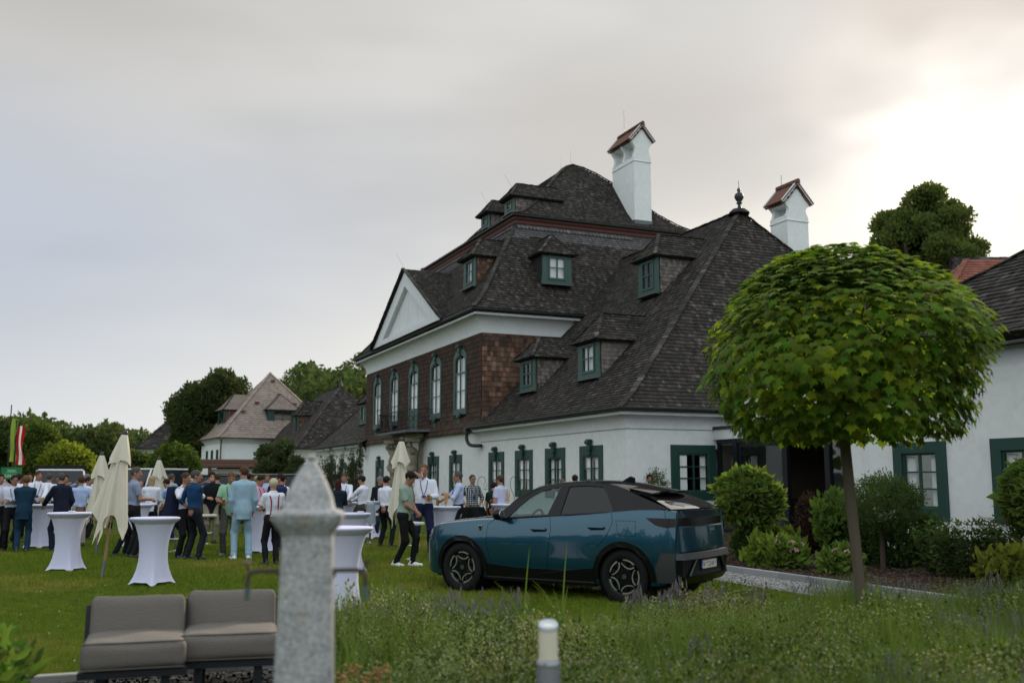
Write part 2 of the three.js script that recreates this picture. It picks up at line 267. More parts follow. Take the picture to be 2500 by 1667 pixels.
// a dormer in its own axes: x along the eave, z into the roof, origin at the middle of its front's lower edge
function dormer(parent, o) {
  const { at, turn, w = 1.45, h = 1.4, depth = 2.2, rise = 0.85, tone = greyTone(0.95), cheek = 'grey', green = M.greenUp, shutter = false } = o;
  const g = sub(parent, 'dormer', at, turn), ww = 0.62 * w;
  part(g, 'front_board', extr([[-w / 2 - 0.06, 0], [w / 2 + 0.06, 0], [w / 2, 0.35 * h], [w / 2, h], [-w / 2, h], [-w / 2, 0.35 * h]], 0.06, [[[-ww / 2 + 0.04, 0.24], [-ww / 2 + 0.04, h - 0.2], [ww / 2 - 0.04, h - 0.2], [ww / 2 - 0.04, 0.24]]]), green);
  if (shutter) { const sl = []; for (let y = 0.22; y < h - 0.16; y += 0.085) sl.push(bx(ww, 0.02, 0.09, 0, 0, 0).rotateX(-0.6).translate(0, y, -0.005)); part(g, 'louvre', sl, green); }
  else { // small two-leaf sash
    const fr = []; fr.push(extr([[-ww / 2, 0.2], [ww / 2, 0.2], [ww / 2, h - 0.16], [-ww / 2, h - 0.16]], 0.05, [[[-ww / 2 + 0.09, 0.29], [-ww / 2 + 0.09, h - 0.25], [ww / 2 - 0.09, h - 0.25], [ww / 2 - 0.09, 0.29]]]).translate(0, 0, -0.03), bx(0.06, h - 0.5, 0.04, 0, h / 2 + 0.02, 0.0), bx(ww - 0.16, 0.045, 0.04, 0, h / 2 + 0.03, 0.001));
    part(g, 'window_frame', fr, green);
    const pw = (ww - 0.24) / 2, ph = (h - 0.6) / 2; for (const sx of [-1, 1]) for (const sy of [-1, 1]) { const p = part(g, 'pane', cached('dp' + pw + ph, () => new THREE.PlaneGeometry(pw, ph).rotateY(Math.PI)), M.glass); p.position.set(sx * (pw / 2 + 0.03), h / 2 + 0.03 + sy * (ph / 2 + 0.02), 0.02); }
    if (o.curtain !== false) part(g, 'curtain', bx(ww - 0.1, h - 0.5, 0.02, 0, h / 2 + 0.02, 0.12), M.curtain);
  }
  const list = [], wl = [], decks = [];
  part(g, 'cheek', [bx(0.06, h + 0.02, depth, -w / 2 + 0.03, h / 2, depth / 2 + 0.061), bx(0.06, h + 0.02, depth, w / 2 - 0.03, h / 2, depth / 2 + 0.061)], cheek === 'grey' ? M.deck : M.brownDeck);
  const ct = cheek === 'grey' ? () => { const k = rr(0.09, 0.22); return new THREE.Color().setRGB(k, k * 0.86, k * 0.78); } : brownTone;
  cladFace({ A: [-w / 2, 0.1], e: [0, 1], n: [1, 0], prof: [[0, 0.02], [0.001, h]], eL: () => 0, eR: () => depth, course: 0.15, w: 0.13, tone: ct, t: 0.018 }, wl);
  const ov = 0.22, ry = h + rise, W2 = w / 2 + ov, prof = (run, k = 1) => [0, 0.15, 0.4, 1].map((q) => [run * q, h - 0.08 + (rise + 0.08) * (q < 0.2 ? q * 0.75 : q < 0.5 ? q * 0.88 : q)]);
  const hip = W2 * 0.8; // front hip
  const D = depth + 0.9;
  decks.push(cladFace({ A: [-W2, -ov], e: [0, 1], n: [1, 0], prof: prof(W2), eL: (r) => r / W2 * hip, eR: () => D, tone, course: 0.15, w: 0.13 }, list));
  decks.push(cladFace({ A: [W2, -ov], e: [0, 1], n: [-1, 0], prof: prof(W2), eL: (r) => r / W2 * hip, eR: () => D, tone, course: 0.15, w: 0.13 }, list));
  decks.push(cladFace({ A: [-W2, -ov], e: [1, 0], n: [0, 1], prof: prof(hip), eL: (r) => r / hip * W2, eR: (r) => 2 * W2 - r / hip * W2, tone, course: 0.15, w: 0.13 }, list));
  decks.push(bx(2 * W2 - 0.04, 0.03, D - 0.05, 0, h - 0.1, D / 2 - ov));
  caps([[-W2, h - 0.06, -ov], [-W2 * 0.6, h - 0.06 + 0.352 * (rise + 0.08), -ov + hip * 0.4], [0, ry, hip - ov]], list, undefined, 0.14, 0.2, 0.03); caps([[W2, h - 0.06, -ov], [W2 * 0.6, h - 0.06 + 0.352 * (rise + 0.08), -ov + hip * 0.4], [0, ry, hip - ov]], list, undefined, 0.14, 0.2, 0.03); caps([[0, ry, hip - ov], [0, ry, D - ov]], list, undefined, 0.16, 0.2, 0.03);
  part(g, 'roof', decks, M.deck); putShingles(g, 'roof_shingle', list); putShingles(g, 'cheek_shingle', wl);
  part(g, 'flashing', [bx(w + 0.1, 0.04, 0.25, 0, -0.03, -0.05)], M.lead);
  return g;
}
// ---------------------------------------------------------------- the manor house; local x runs away along the front, z into the building
const A_FACADE = 23.17 * D2R, TURN = Math.PI / 2 + A_FACADE, CORNER = [3.55, -31];
const fx = (u, v) => [CORNER[0] - Math.sin(A_FACADE) * u + Math.cos(A_FACADE) * v, CORNER[1] - Math.cos(A_FACADE) * u - Math.sin(A_FACADE) * v];   // front axes to world x, z
const at = (u, v, h = 0) => { const p = fx(u, v); return [p[0], h, p[1]]; };
const rect = (x0, y0, x1, y1) => [[x0, y0], [x1, y0], [x1, y1], [x0, y1]];
const hole = (c, y, w, h) => [[c - w / 2, y], [c - w / 2, y + h], [c + w / 2, y + h], [c + w / 2, y]];
const house = thing('manor_house', 'long white manor house with brown shingled upper floor, dark shingle roofs and green windows', 'house', at(0, 0), TURN);
{
  const C0 = 21.75, lowW = [2.33, 5.09, 7.85, 10.61, 15.46, 18.6, 24.9, 28.04, 34.0, 36.8, 39.6], lw = 1.6, lh = 1.74, ly = 1.03;
  // walls
  const holes = lowW.map((c) => hole(c, ly + 0.12, lw - 0.3, lh - 0.28));
  holes.push(hole(C0, 0.05, 2.2, 3.1));
  part(house, 'wall', [boxUV(extr(rect(0, 0, 44, 3.82), 0.4, holes))], M.white);
  part(house, 'wall', [boxUV(basis(extr(rect(0, 0, 15.6, 3.82), 0.4, [hole(13.16, ly + 0.12, lw - 0.3, lh - 0.25)]), [0, 0, 16], [0, 0, -1], [0, 1, 0], [1, 0, 0]))], M.white);
  part(house, 'wall', [bx(44, 3.82, 0.4, 22, 1.91, 15.8), bx(0.4, 3.82, 15.2, 43.8, 1.91, 8), bx(43.2, 0.2, 15.2, 22, 3.9, 8)], M.white);
  part(house, 'plinth', [bx(12.2, 0.35, 0.05, 6.1, 0.175, -0.026), bx(7, 0.35, 0.05, 16.3, 0.175, -0.026), bx(0.05, 0.35, 3.3, -0.026, 0.175, 1.65)], mat([0.42, 0.42, 0.42], 0.9));
  // upper floor of the middle block
  const u0 = 12.3, u1 = 31.2, upC = [-6.9, -3.5, 0, 3.5, 6.9].map((d) => C0 + d), uw = 1.62;
  const upH = upC.map((c, i) => hole(c, i === 2 ? 4.15 : 4.75, uw - 0.36, i === 2 ? 3.2 : 2.55));
  part(house, 'upper_wall', [extr(rect(u0, 3.82, u1, 8.3), 0.3, upH), bx(0.3, 4.48, 15.4, u0 + 0.15, 6.06, 8), bx(0.3, 4.48, 15.4, u1 - 0.15, 6.06, 8), bx(u1 - u0, 4.48, 0.3, (u0 + u1) / 2, 6.06, 15.85)], M.brownDeck);
  let ws = [];
  const exc = upC.map((c, i) => [c - uw / 2 - u0 + 0.02, c + uw / 2 - u0 - 0.02, -1, 1]);
  const wallProf = [[0, 3.74], [0.16, 4.25], [0.22, 4.8], [0.221, 8.05]]; // bell-cast foot
  const inWin = (m, h) => upC.some((c, i) => Math.abs(m - (c - u0)) < uw / 2 - 0.04 && h > (i === 2 ? 4.0 : 4.45) && h < 7.45);
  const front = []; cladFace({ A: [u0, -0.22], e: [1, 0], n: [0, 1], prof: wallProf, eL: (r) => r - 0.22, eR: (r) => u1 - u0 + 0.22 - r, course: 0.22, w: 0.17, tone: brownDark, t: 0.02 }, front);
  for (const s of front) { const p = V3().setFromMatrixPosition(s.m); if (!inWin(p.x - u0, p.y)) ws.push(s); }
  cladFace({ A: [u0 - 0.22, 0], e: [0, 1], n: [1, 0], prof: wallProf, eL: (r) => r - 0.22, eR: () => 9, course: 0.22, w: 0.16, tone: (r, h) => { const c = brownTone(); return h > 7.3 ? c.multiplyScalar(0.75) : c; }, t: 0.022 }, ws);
  const toCam = (x) => { const p = V3().setFromMatrixPosition(x.m); const w = fx(p.x, p.z); return Math.hypot(w[0], p.y - 1.65, w[1]) + (p.x > 12.15 ? 30 : 0) + (p.z > 4.2 ? 50 : 0); };
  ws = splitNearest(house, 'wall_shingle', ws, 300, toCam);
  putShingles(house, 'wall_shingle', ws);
  // cornices: white coves under the eaves, gutters
  const cove = (h0, h1, out) => { const p = [[0, h0 - 0.05], [0.05, h0 - 0.05], [0.05, h0]]; for (let k = 0; k <= 8; k++) { const t = k / 8 * Math.PI / 2; p.push([0.05 + (out - 0.1) * (1 - Math.cos(t)), h0 + (h1 - h0 - 0.1) * Math.sin(t)]); } p.push([out, h1 - 0.1], [out, h1], [0, h1]); return p; };
  const gut = (h, out, r = 0.085) => { const p = []; for (let k = 0; k <= 10; k++) { const t = -Math.PI / 2 + (k / 10 - 0.5) * Math.PI * 1.15; p.push([out + r * Math.cos(t), h + r * Math.sin(t)]); } p.push([out + r * 0.7, h + 0.015], [out - r * 0.7, h + 0.02]); return p; };
  const ru0 = [[12.4, 0], [0, 0], [0, 4.1]], rl = [[44, 4], [44, 0], [31.1, 0]], um = [[u1, 6], [u1, 0], [u0, 0], [u0, 9]];
  part(house, 'cornice', [sweep(cove(3.3, 3.76, 0.38), ru0), sweep(cove(3.3, 3.76, 0.38), rl), sweep(cove(7.98, 8.74, 0.55), um), extr(cove(3.3, 3.76, 0.38), 0.02).rotateY(Math.PI / 2).rotateX(0).applyMatrix4(new THREE.Matrix4().makeBasis(V3(0, 0, -1), V3(0, 1, 0), V3(1, 0, 0))).translate(12.4, 0, 0)].map((g) => boxUV(g)), M.whiteTrim);
  part(house, 'gutter', [sweep(gut(3.86, 0.5), [[12.75, 0], [0, 0], [0, 4.1]]), sweep(gut(3.86, 0.5), [[44, 4], [44, 0], [30.8, 0]]), sweep(gut(8.86, 0.66), um)], M.gutter);
  for (const s of [12.75, 30.6]) part(house, 'downpipe', [rb(0.24, 0.28, 0.24, s, 3.72, -0.5, 0.04), tube([[s, 3.6, -0.5], [s, 3.35, -0.5], [s - (s < 20 ? 0.15 : -0.15), 3.14, -0.42], [s - (s < 20 ? 0.7 : -0.7), 3.08, -0.1]], 0.075, 24, 10)], M.gutter);
  part(house, 'downpipe', [tube([[12.0, 8.78, 4.3], [11.9, 8.4, 4.25], [12.05, 8.0, 4.1], [12.1, 7.75, 3.8]], 0.06, 16, 8)], M.gutter);
  // roofs
  let sh = []; const decks = [];
  const wingP = (run) => [0, 0.03, 0.08, 0.16, 0.3, 0.6, 1].map((q) => [run * q, 3.84 + 8.36 * (q < 0.05 ? q * 0.62 : q < 0.1 ? q * 0.72 : q < 0.2 ? q * 0.84 : q < 0.4 ? q * 0.93 : q < 0.7 ? q * 0.985 : q)]);
  const FR = 8.45, ER = 5.15;
  const D1 = [[8.9, 10.55], [3.7, 5.4], [5.15, 6.5]]; const dv = [1.05, 1.1, 4.3];
  const wholes = D1.map((d, i) => [d[0] + 0.5, d[1] + 0.4, dv[i] + 0.5, dv[i] + 2.2]);
  decks.push(cladFace({ A: [-0.45, -0.45], e: [1, 0], n: [0, 1], prof: wingP(FR), eL: (r) => r / FR * ER, eR: (r) => (r < 0.6 ? 13.1 : 14.8), holes: wholes }, sh));
  const endS = [];
  decks.push(cladFace({ A: [-0.45, -0.45], e: [0, 1], n: [1, 0], prof: wingP(ER), eL: (r) => r / ER * FR, eR: (r) => 16.9 - r / ER * FR, course: 0.155, w: 0.14 }, endS));
  decks.push(cladFace({ A: [-0.45, 16.45], e: [1, 0], n: [0, -1], prof: wingP(FR), eL: (r) => r / FR * ER, eR: () => 14.8 }, null));
  const hipLine = (f, p0, p1, prof, run) => prof.map(([r, h]) => { const q = r / run; return [lerp(p0[0], p1[0], q), h + 0.01, lerp(p0[1], p1[1], q)]; });
  caps(hipLine(0, [-0.45, -0.45], [4.7, 8], wingP(1), 1), sh); caps(hipLine(0, [-0.45, 16.45], [4.7, 8], wingP(1), 1), sh); caps([[4.7, 12.2, 8], [14, 12.2, 8]], sh);
  // far wing
  decks.push(cladFace({ A: [31.2, -0.45], e: [1, 0], n: [0, 1], prof: wingP(FR), eL: (r) => (r < 0.6 ? -0.9 : -2.4), eR: (r) => 13.25 - r / FR * ER, course: 0.2, w: 0.2 }, sh));
  decks.push(cladFace({ A: [44.45, -0.45], e: [0, 1], n: [-1, 0], prof: wingP(ER), eL: (r) => r / ER * FR, eR: (r) => 16.9 - r / ER * FR }, null), cladFace({ A: [31.2, 16.45], e: [1, 0], n: [0, -1], prof: wingP(FR), eL: () => -2.4, eR: (r) => 13.25 - r / FR * ER }, null));
  caps(hipLine(0, [44.45, -0.45], [39.3, 8], wingP(1), 1), sh);
  // steep lower roof of the middle block
  const g0 = 11.6, g1 = 31.9, gv0 = -0.65, gv1 = 16.65, LL = g1 - g0, WW = gv1 - gv0, MI = 3.5;
  const manP = [[0, 8.9], [0.35, 9.2], [0.8, 9.72], [1.4, 10.62], [2.3, 12.0], [MI, 13.72]];
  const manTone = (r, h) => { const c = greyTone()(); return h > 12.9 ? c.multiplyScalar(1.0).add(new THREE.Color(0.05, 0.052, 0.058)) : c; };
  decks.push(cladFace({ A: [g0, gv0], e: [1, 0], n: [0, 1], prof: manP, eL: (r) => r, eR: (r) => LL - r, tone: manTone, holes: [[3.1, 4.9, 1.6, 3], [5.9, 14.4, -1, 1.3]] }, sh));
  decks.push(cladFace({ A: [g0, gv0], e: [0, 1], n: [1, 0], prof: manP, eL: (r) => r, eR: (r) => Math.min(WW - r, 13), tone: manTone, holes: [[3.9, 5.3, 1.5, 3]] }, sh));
  decks.push(cladFace({ A: [g1, gv0], e: [0, 1], n: [-1, 0], prof: manP, eL: (r) => r, eR: (r) => WW - r }, null), cladFace({ A: [g0, gv1], e: [1, 0], n: [0, -1], prof: manP, eL: (r) => r, eR: (r) => LL - r }, null));
  const manHip = (x, s, z, t) => manP.map(([r, h]) => [x + s * r, h + 0.01, z + t * r]);
  caps(manHip(g0, 1, gv0, 1), sh); caps(manHip(g1, -1, gv0, 1), sh);
  // pointed shingles in a row below the red cornice
  for (const [A0, e, n, len] of [[[g0, gv0], [1, 0], [0, 1], LL], [[g0, gv0], [0, 1], [1, 0], 13]]) {
    const r = 3.3, h = 13.46; const S = V3(n[0] * 0.57, 0.82, n[1] * 0.57), N = V3(-n[0] * 0.82, 0.57, -n[1] * 0.82), X = V3(e[0], 0, e[1]);
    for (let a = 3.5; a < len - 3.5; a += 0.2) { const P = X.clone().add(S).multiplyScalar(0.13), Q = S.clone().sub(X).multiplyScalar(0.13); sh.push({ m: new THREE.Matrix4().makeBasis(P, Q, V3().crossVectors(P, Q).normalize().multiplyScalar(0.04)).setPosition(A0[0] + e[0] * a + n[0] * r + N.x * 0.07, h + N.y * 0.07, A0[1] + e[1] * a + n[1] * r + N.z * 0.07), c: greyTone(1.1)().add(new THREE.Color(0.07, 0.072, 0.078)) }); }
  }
  const inner = [[g1 - MI, gv0 + MI], [g0 + MI, gv0 + MI], [g0 + MI, gv1 - MI], [g1 - MI, gv1 - MI]];
  part(house, 'red_cornice', [sweep([[-0.05, 13.55], [0.06, 13.55], [0.08, 13.66], [0.14, 13.7], [0.16, 13.82], [0.24, 13.9], [0.26, 13.99], [0, 13.99]], inner, true)], M.red);
  part(house, 'upper_gutter', [sweep(gut(14.05, 0.34, 0.06), inner, true)], M.gutter);
  // upper roof
  const e0 = g0 + MI - 0.32, e1 = g1 - MI + 0.32, f0 = gv0 + MI - 0.32, f1 = gv1 - MI + 0.32, RF = 8 - f0, RE = 19.4 - e0, L2 = e1 - e0, W2 = f1 - f0;
  const topP = (run) => [[0, 0], [0.1, 0.045], [0.22, 0.135], [0.36, 0.28], [0.52, 0.49], [0.68, 0.7], [0.82, 0.86], [0.92, 0.95], [1, 1]].map(([q, k]) => [run * q, 14.08 + 4.4 * k]);
  decks.push(cladFace({ A: [e0, f0], e: [1, 0], n: [0, 1], prof: topP(RF), eL: (r) => r / RF * RE, eR: (r) => L2 - r / RF * RE }, sh));
  decks.push(cladFace({ A: [e0, f0], e: [0, 1], n: [1, 0], prof: topP(RE), eL: (r) => r / RE * RF, eR: (r) => W2 - r / RE * RF, holes: [[6.8, 7.9, 0.4, 3.2]] }, sh));
  decks.push(cladFace({ A: [e1, f0], e: [0, 1], n: [-1, 0], prof: topP(RE), eL: (r) => r / RE * RF, eR: (r) => W2 - r / RE * RF }, null), cladFace({ A: [e0, f1], e: [1, 0], n: [0, -1], prof: topP(RF), eL: (r) => r / RF * RE, eR: (r) => L2 - r / RF * RE }, null));
  const topHip = (x, s, z, t) => topP(1).map(([q, h]) => [x + s * q * RE, h + 0.02, z + t * q * RF]);
  caps(topHip(e0, 1, f0, 1), sh); caps(topHip(e0, 1, f1, -1), sh); caps(topHip(e1, -1, f0, 1), sh); caps([[e0 + RE, 18.48, 8], [e1 - RE, 18.48, 8]], sh);
  // front gable of the middle block
  const ga = 6.1, gh = 9.02, gt = 12.5, gz = -0.62;
  const gp = (run) => [[0, gh - 0.05], [run * 0.1, gh + (gt - gh) * 0.075], [run * 0.5, gh + (gt - gh) * 0.49], [run, gt]];
  const gableHole = (H) => 0;
  decks.push(cladFace({ A: [C0 - ga, gz - 0.15], e: [0, 1], n: [1, 0], prof: gp(ga), eL: () => 0, eR: (r) => 0.6 + r * 0.5 + 0.35 }, sh), cladFace({ A: [C0 + ga, gz - 0.15], e: [0, 1], n: [-1, 0], prof: gp(ga), eL: () => 0, eR: (r) => 0.6 + r * 0.5 + 0.35 }, null));
  caps([[C0 - ga, gh + 0.0, gz - 0.1], [C0, gt, gz - 0.1]], sh, undefined, 0.16); caps([[C0 + ga, gh, gz - 0.1], [C0, gt, gz - 0.1]], sh, undefined, 0.16);
  const tri = (k, y, dy = 0) => [[C0 - ga * k, y], [C0 + ga * k, y], [C0, y + (gt - gh) * k + dy]];
  part(house, 'gable_frame', [boxUV(extr(tri(0.985, gh - 0.02), 0.22, [tri(0.66, gh + 0.3).reverse()]).translate(0, 0, gz))], M.whiteTrim);
  part(house, 'gable_panel', [boxUV(extr(tri(0.74, gh + 0.2), 0.05).translate(0, 0, gz + 0.225))], M.whiteTrim);
  part(house, 'gable_bead', [bx(0.02, 2.2, 0.02, C0, gh + 1.4, gz + 0.22), bx(0.02, 1.4, 0.02, C0 - 1.6, gh + 0.9, gz + 0.22), bx(0.02, 1.4, 0.02, C0 + 1.6, gh + 0.9, gz + 0.22)], M.whiteTrim);
  part(house, 'gable_ledge', [cladFace({ A: [C0 - ga, gz - 0.2], e: [1, 0], n: [0, 1], prof: [[0, gh - 0.14], [0.55, gh + 0.12]], eL: () => 0, eR: () => 2 * ga, course: 0.18 }, sh)], M.deck);
  sh = sh.filter((s) => { const p = V3().setFromMatrixPosition(s.m); return !(p.z < 0 && p.x > C0 - ga * 0.9 && p.x < C0 + ga * 0.9 && p.y > gh + 0.2 && p.y < gt - Math.abs(p.x - C0) * (gt - gh) / ga - 0.3); });
  part(house, 'roof', decks, M.deck);
  // nearest shingles as parts, the rest as one mass
  const rest = splitNearest(house, 'roof_shingle', endS, 300, (x) => { const p = V3().setFromMatrixPosition(x.m), w = fx(p.x, p.z); return Math.hypot(w[0], p.y - 1.65, w[1]) + (p.z > 2.2 + p.y * 0 ? (p.z - 2.2) * 3 : 0); });
  putShingles(house, 'roof_shingle', [...sh, ...rest]);
  // dormers
  const onFront = (u, v, h, o = {}) => dormer(house, { at: [u, h, v], turn: 0, ...o });
  onFront(9.65, 0.95, 5.2, { w: 1.5, cheek: 'grey', curtain: false }); onFront(4.5, 1.05, 5.25, { w: 1.6, depth: 2.6, rise: 1.0 }); onFront(5.75, 4.35, 8.75, { w: 1.45, h: 1.5, depth: 2.4, rise: 0.95, curtain: false });
  onFront(15.1, 0.45, 10.4, { w: 1.5, h: 1.45, depth: 1.7, rise: 0.9, cheek: 'brown' }); dormer(house, { at: [12.6, 10.38, 3.75], turn: Math.PI / 2, w: 1.45, h: 1.45, depth: 1.7, rise: 0.95 });
  onFront(17.1, 3.3, 14.7, { w: 1.15, h: 0.85, depth: 2.0, rise: 0.75 }); onFront(20.35, 3.3, 14.7, { w: 1.15, h: 0.85, depth: 2.0, rise: 0.75 });
  onFront(36.3, 1.1, 5.25, { w: 1.5, depth: 2.4, cheek: 'brown' });
  // windows of the ground floor
  for (const c of lowW) { const f = (c * 7.3) % 1; casement(house, { at: [c, ly, 0], w: lw, h: lh, b: 0.23, bt: 0.32, bb: 0.22, rows: 3, keystone: true, curtains: 0.42 }); }
  casement(house, { at: [0, ly, 2.43], turn: Math.PI / 2, w: 1.66, h: 1.72, b: 0.26, rows: 3, curtains: 0.2 });
  // tall arched windows of the upper floor
  upC.forEach((c, i) => casement(house, i === 2 ? { at: [c, 4.1, -0.03], w: uw, h: 3.45, b: 0.14, bb: 0.1, bt: 0.3, arch: 0.42, rows: 3, solid: 0.95, green: M.greenUp, keystone: true, curtains: 0.5 } : { at: [c, 4.55, -0.03], w: uw, h: 2.95, b: 0.14, bt: 0.24, bb: 0.22, arch: 0.42, rows: 3, green: M.greenUp, keystone: true, bracket: true, curtains: 0.5 }));
  // portal and balcony
  part(house, 'door', [bx(2.2, 3.1, 0.1, C0, 1.6, 0.3), bx(0.06, 3, 0.03, C0, 1.6, 0.24), bx(0.9, 1.1, 0.03, C0 - 0.55, 0.9, 0.24), bx(0.9, 1.1, 0.03, C0 + 0.55, 0.9, 0.24)], M.green);
  part(house, 'portal', [bx(0.3, 3.6, 0.12, C0 - 1.3, 1.8, -0.061), bx(0.3, 3.6, 0.12, C0 + 1.3, 1.8, -0.061), bx(4.4, 0.22, 0.5, C0, 3.82, -0.26)], M.stone);
  part(house, 'balcony_slab', [extr([[-3.2, 0], [-2.6, -1.25], [2.6, -1.25], [3.2, 0]].map((p) => [C0 + p[0], p[1]]), 0.1).rotateX(Math.PI / 2).translate(0, 4.06, 0)], M.lead);
  const bl = sub(house, 'balcony_railing', [C0, 4.06, 0]); const rails = [], bars = [], run = [[-3.1, -0.05], [-2.55, -1.18], [2.55, -1.18], [3.1, -0.05]];
  for (let i = 0; i < 3; i++) { const a = run[i], b = run[i + 1], L = Math.hypot(b[0] - a[0], b[1] - a[1]); rails.push(beam([a[0], 1.0, a[1]], [b[0], 1.0, b[1]], 0.04, 0.03), beam([a[0], 0.12, a[1]], [b[0], 0.12, b[1]], 0.03, 0.02)); const n = Math.round(L / 0.13); for (let k = 0; k <= n; k++) { const t = k / n, x = lerp(a[0], b[0], t), z = lerp(a[1], b[1], t), bow = 0.1 * (k % 2); bars.push(tube([[x, 0.02, z], [x, 0.35, z - bow * 0.6], [x, 0.7, z - bow * 0.2], [x, 1.0, z]], 0.008, 5, 4)); } for (let k = 0; k < 4; k++) { const t = (k + 0.5) / 4; bars.push(new THREE.TorusGeometry(0.13, 0.012, 5, 16).rotateY(i === 1 ? 0 : 1).translate(lerp(a[0], b[0], t), 0.55, lerp(a[1], b[1], t))); } }
  part(bl, 'rail', rails, M.iron); part(bl, 'baluster', bars, M.iron);
  // finial on the near wing
  part(house, 'finial', [lathe([[0, 0], [0.28, 0.0], [0.3, 0.05], [0.1, 0.12], [0.07, 0.3], [0.16, 0.36], [0.1, 0.42], [0.17, 0.52], [0.24, 0.66], [0.2, 0.8], [0.06, 0.9], [0.1, 0.98], [0.08, 1.06], [0.015, 1.12], [0.012, 1.45], [0, 1.46]], 20).scale(0.8, 0.85, 0.8).translate(4.7, 12.25, 8)], M.gutter);
  part(house, 'roof_cap', [lathe([[0, 0.1], [0.25, 0.05], [0.45, -0.12], [0.46, -0.18], [0, -0.1]], 6).translate(4.75, 12.28, 8)], M.deck);
  // snow vents on the end slope, lightning rods
  const vents = []; for (const [f, s] of [[0.25, 4], [0.25, 8], [0.5, 6], [0.5, 9]]) vents.push(rb(0.3, 0.12, 0.18, -0.45 + ER * f, 3.9 + 8.3 * f + 0.08, s, 0.03)); part(house, 'roof_vent', vents, M.lead);
  for (const p of [[19.6, 18.5, 8], [20.8, 18.5, 8], [17.1, 15.9, 3.6], [20.35, 15.9, 3.6], [21.75, 12.5, -0.6]]) part(house, 'lightning_rod', [bar(p, [p[0] + (p[1] < 17 ? 0.25 : 0), p[1] + 0.9, p[2] - (p[1] < 17 ? 0.45 : 0)], 0.005, 5)], M.lead);
  // chimneys with arched openings and tiled caps; local x along the front
  const chimney = (x0, x1, z0, z1, hb, hs, nArch, label, uh) => {
    const g = sub(house, 'chimney', [(x0 + x1) / 2, hb, (z0 + z1) / 2]); g.userData.label = label; const L = x1 - x0, W = z1 - z0, H = hs - hb, c = 0.16;
    part(g, 'shaft', [boxUV(bx(L, H, W, 0, H / 2, 0))], M.white);
    part(g, 'moulding', [boxUV(rb(L + 0.08, 0.07, W + 0.08, 0, H + 0.02, 0, 0.03)), boxUV(bx(L + 0.02, 0.16, W + 0.02, 0, H + 0.12, 0))], M.white);
    // head: flared sides in the gable view, with arches cut through across
    const side = (s) => { const p = []; for (let k = 0; k <= 10; k++) { const t = k / 10; p.push([s * (W / 2 + 0.02 - 0.13 * Math.sin(t * Math.PI * 0.9) + 0.2 * sstep(0.45, 1, t)), t * uh]); } return p; };
    const out = [...side(1), [W / 2 + 0.12, uh + 0.02], [0, uh + 0.82], [-W / 2 - 0.12, uh + 0.02], ...side(-1).reverse()];
    const slab = (d) => extr(out, d); const walls = []; const tk = 0.16;
    const n = nArch + 1, gap = (L - n * tk) / nArch; for (let k = 0; k < n; k++) walls.push(basis(slab(tk), [-L / 2 + k * (gap + tk), H + 0.2, 0], [0, 0, 1], [0, 1, 0], [-1, 0, 0]).translate(tk, 0, 0));
    walls.push(bx(L - 0.02, 0.12, W * 0.7, 0, H + 0.26, 0), bx(L - 0.02, 0.14, W + 0.1, 0, H + uh + 0.12, 0), bx(L - 0.04, uh, 0.1, 0, H + 0.2 + uh / 2, 0));
    part(g, 'head', walls.map((q) => boxUV(q)), M.white);
    const th = H + 0.2 + uh, rw = W / 2 + 0.26, rs = Math.hypot(rw, 0.82), an = Math.atan2(0.9, rw);
    for (const s of [-1, 1]) { part(g, 'barge_board', [beam([-L / 2 - 0.06, th - 0.03, s * (rw)], [-L / 2 - 0.06, th + 0.87, 0], 0.05, 0.13), beam([L / 2 + 0.06, th - 0.03, s * rw], [L / 2 + 0.06, th + 0.87, 0], 0.05, 0.13)], M.whiteTrim); const rowsN = 4, cols = Math.max(4, Math.round((L + 0.3) / 0.2)); for (let r = 0; r < rowsN; r++) for (let k = 0; k < cols; k++) { const t = (r + 0.5) / rowsN; const tl = part(g, 'roof_tile', cached('tile', () => { const q = new THREE.CylinderGeometry(0.12, 0.12, 0.36, 8, 1, false, -0.9, 1.8).rotateX(Math.PI / 2).translate(0, -0.08, 0); return q; }), rnd() > 0.5 ? M.tile : M.tileB ?? (M.tileB = mat([0.085, 0.05, 0.04], 0.85))); tl.position.set(-L / 2 - 0.12 + (k + 0.5) * (L + 0.24) / cols, th + 0.02 + 0.9 * (1 - t) + 0.02 * (r % 2), s * rw * t); tl.rotation.set(s * an, 0, 0); } }
    part(g, 'roof_slab', [beam([0, th - 0.02, -rw], [0, th + 0.86, 0], L + 0.2, 0.05), beam([0, th - 0.02, rw], [0, th + 0.86, 0], L + 0.2, 0.05)], M.tile);
    part(g, 'ridge_tile', [new THREE.CylinderGeometry(0.1, 0.1, L + 0.3, 10).rotateZ(Math.PI / 2).translate(0, th + 0.9, 0)], M.tile);
    part(g, 'base_flashing', [bx(L + 0.06, 0.4, W + 0.06, 0, 0.2, 0)], M.lead);
    return g;
  };
  chimney(15.65, 17.9, 9.63, 10.62, 14.35, 17.85, 2, 'larger white chimney on the upper roof', 0.95);
  chimney(5.4, 6.5, 10.9, 11.98, 8.9, 12.35, 1, 'smaller white chimney behind the near wing', 0.62);
  part(house, 'lightning_rod', [bar([17.4, 19.2, 10.1], [17.4, 21.2, 10.1], 0.01, 5), bar([6.3, 13.4, 11.4], [6.3, 14.6, 11.4], 0.012, 5)], M.lead);
}
// a point at a depth in metres from its place in the 2500 x 1667 photograph
const seen = (px, py, Z) => { const a = (px - 1250) / 2430, b = (833.5 - py) / 2430, p = 7.93 * D2R, c = Math.cos(p), s = Math.sin(p), dz = c - b * s, t = Z / dz; return [a * t, 1.65 + (s + b * c) * t, -Z]; };
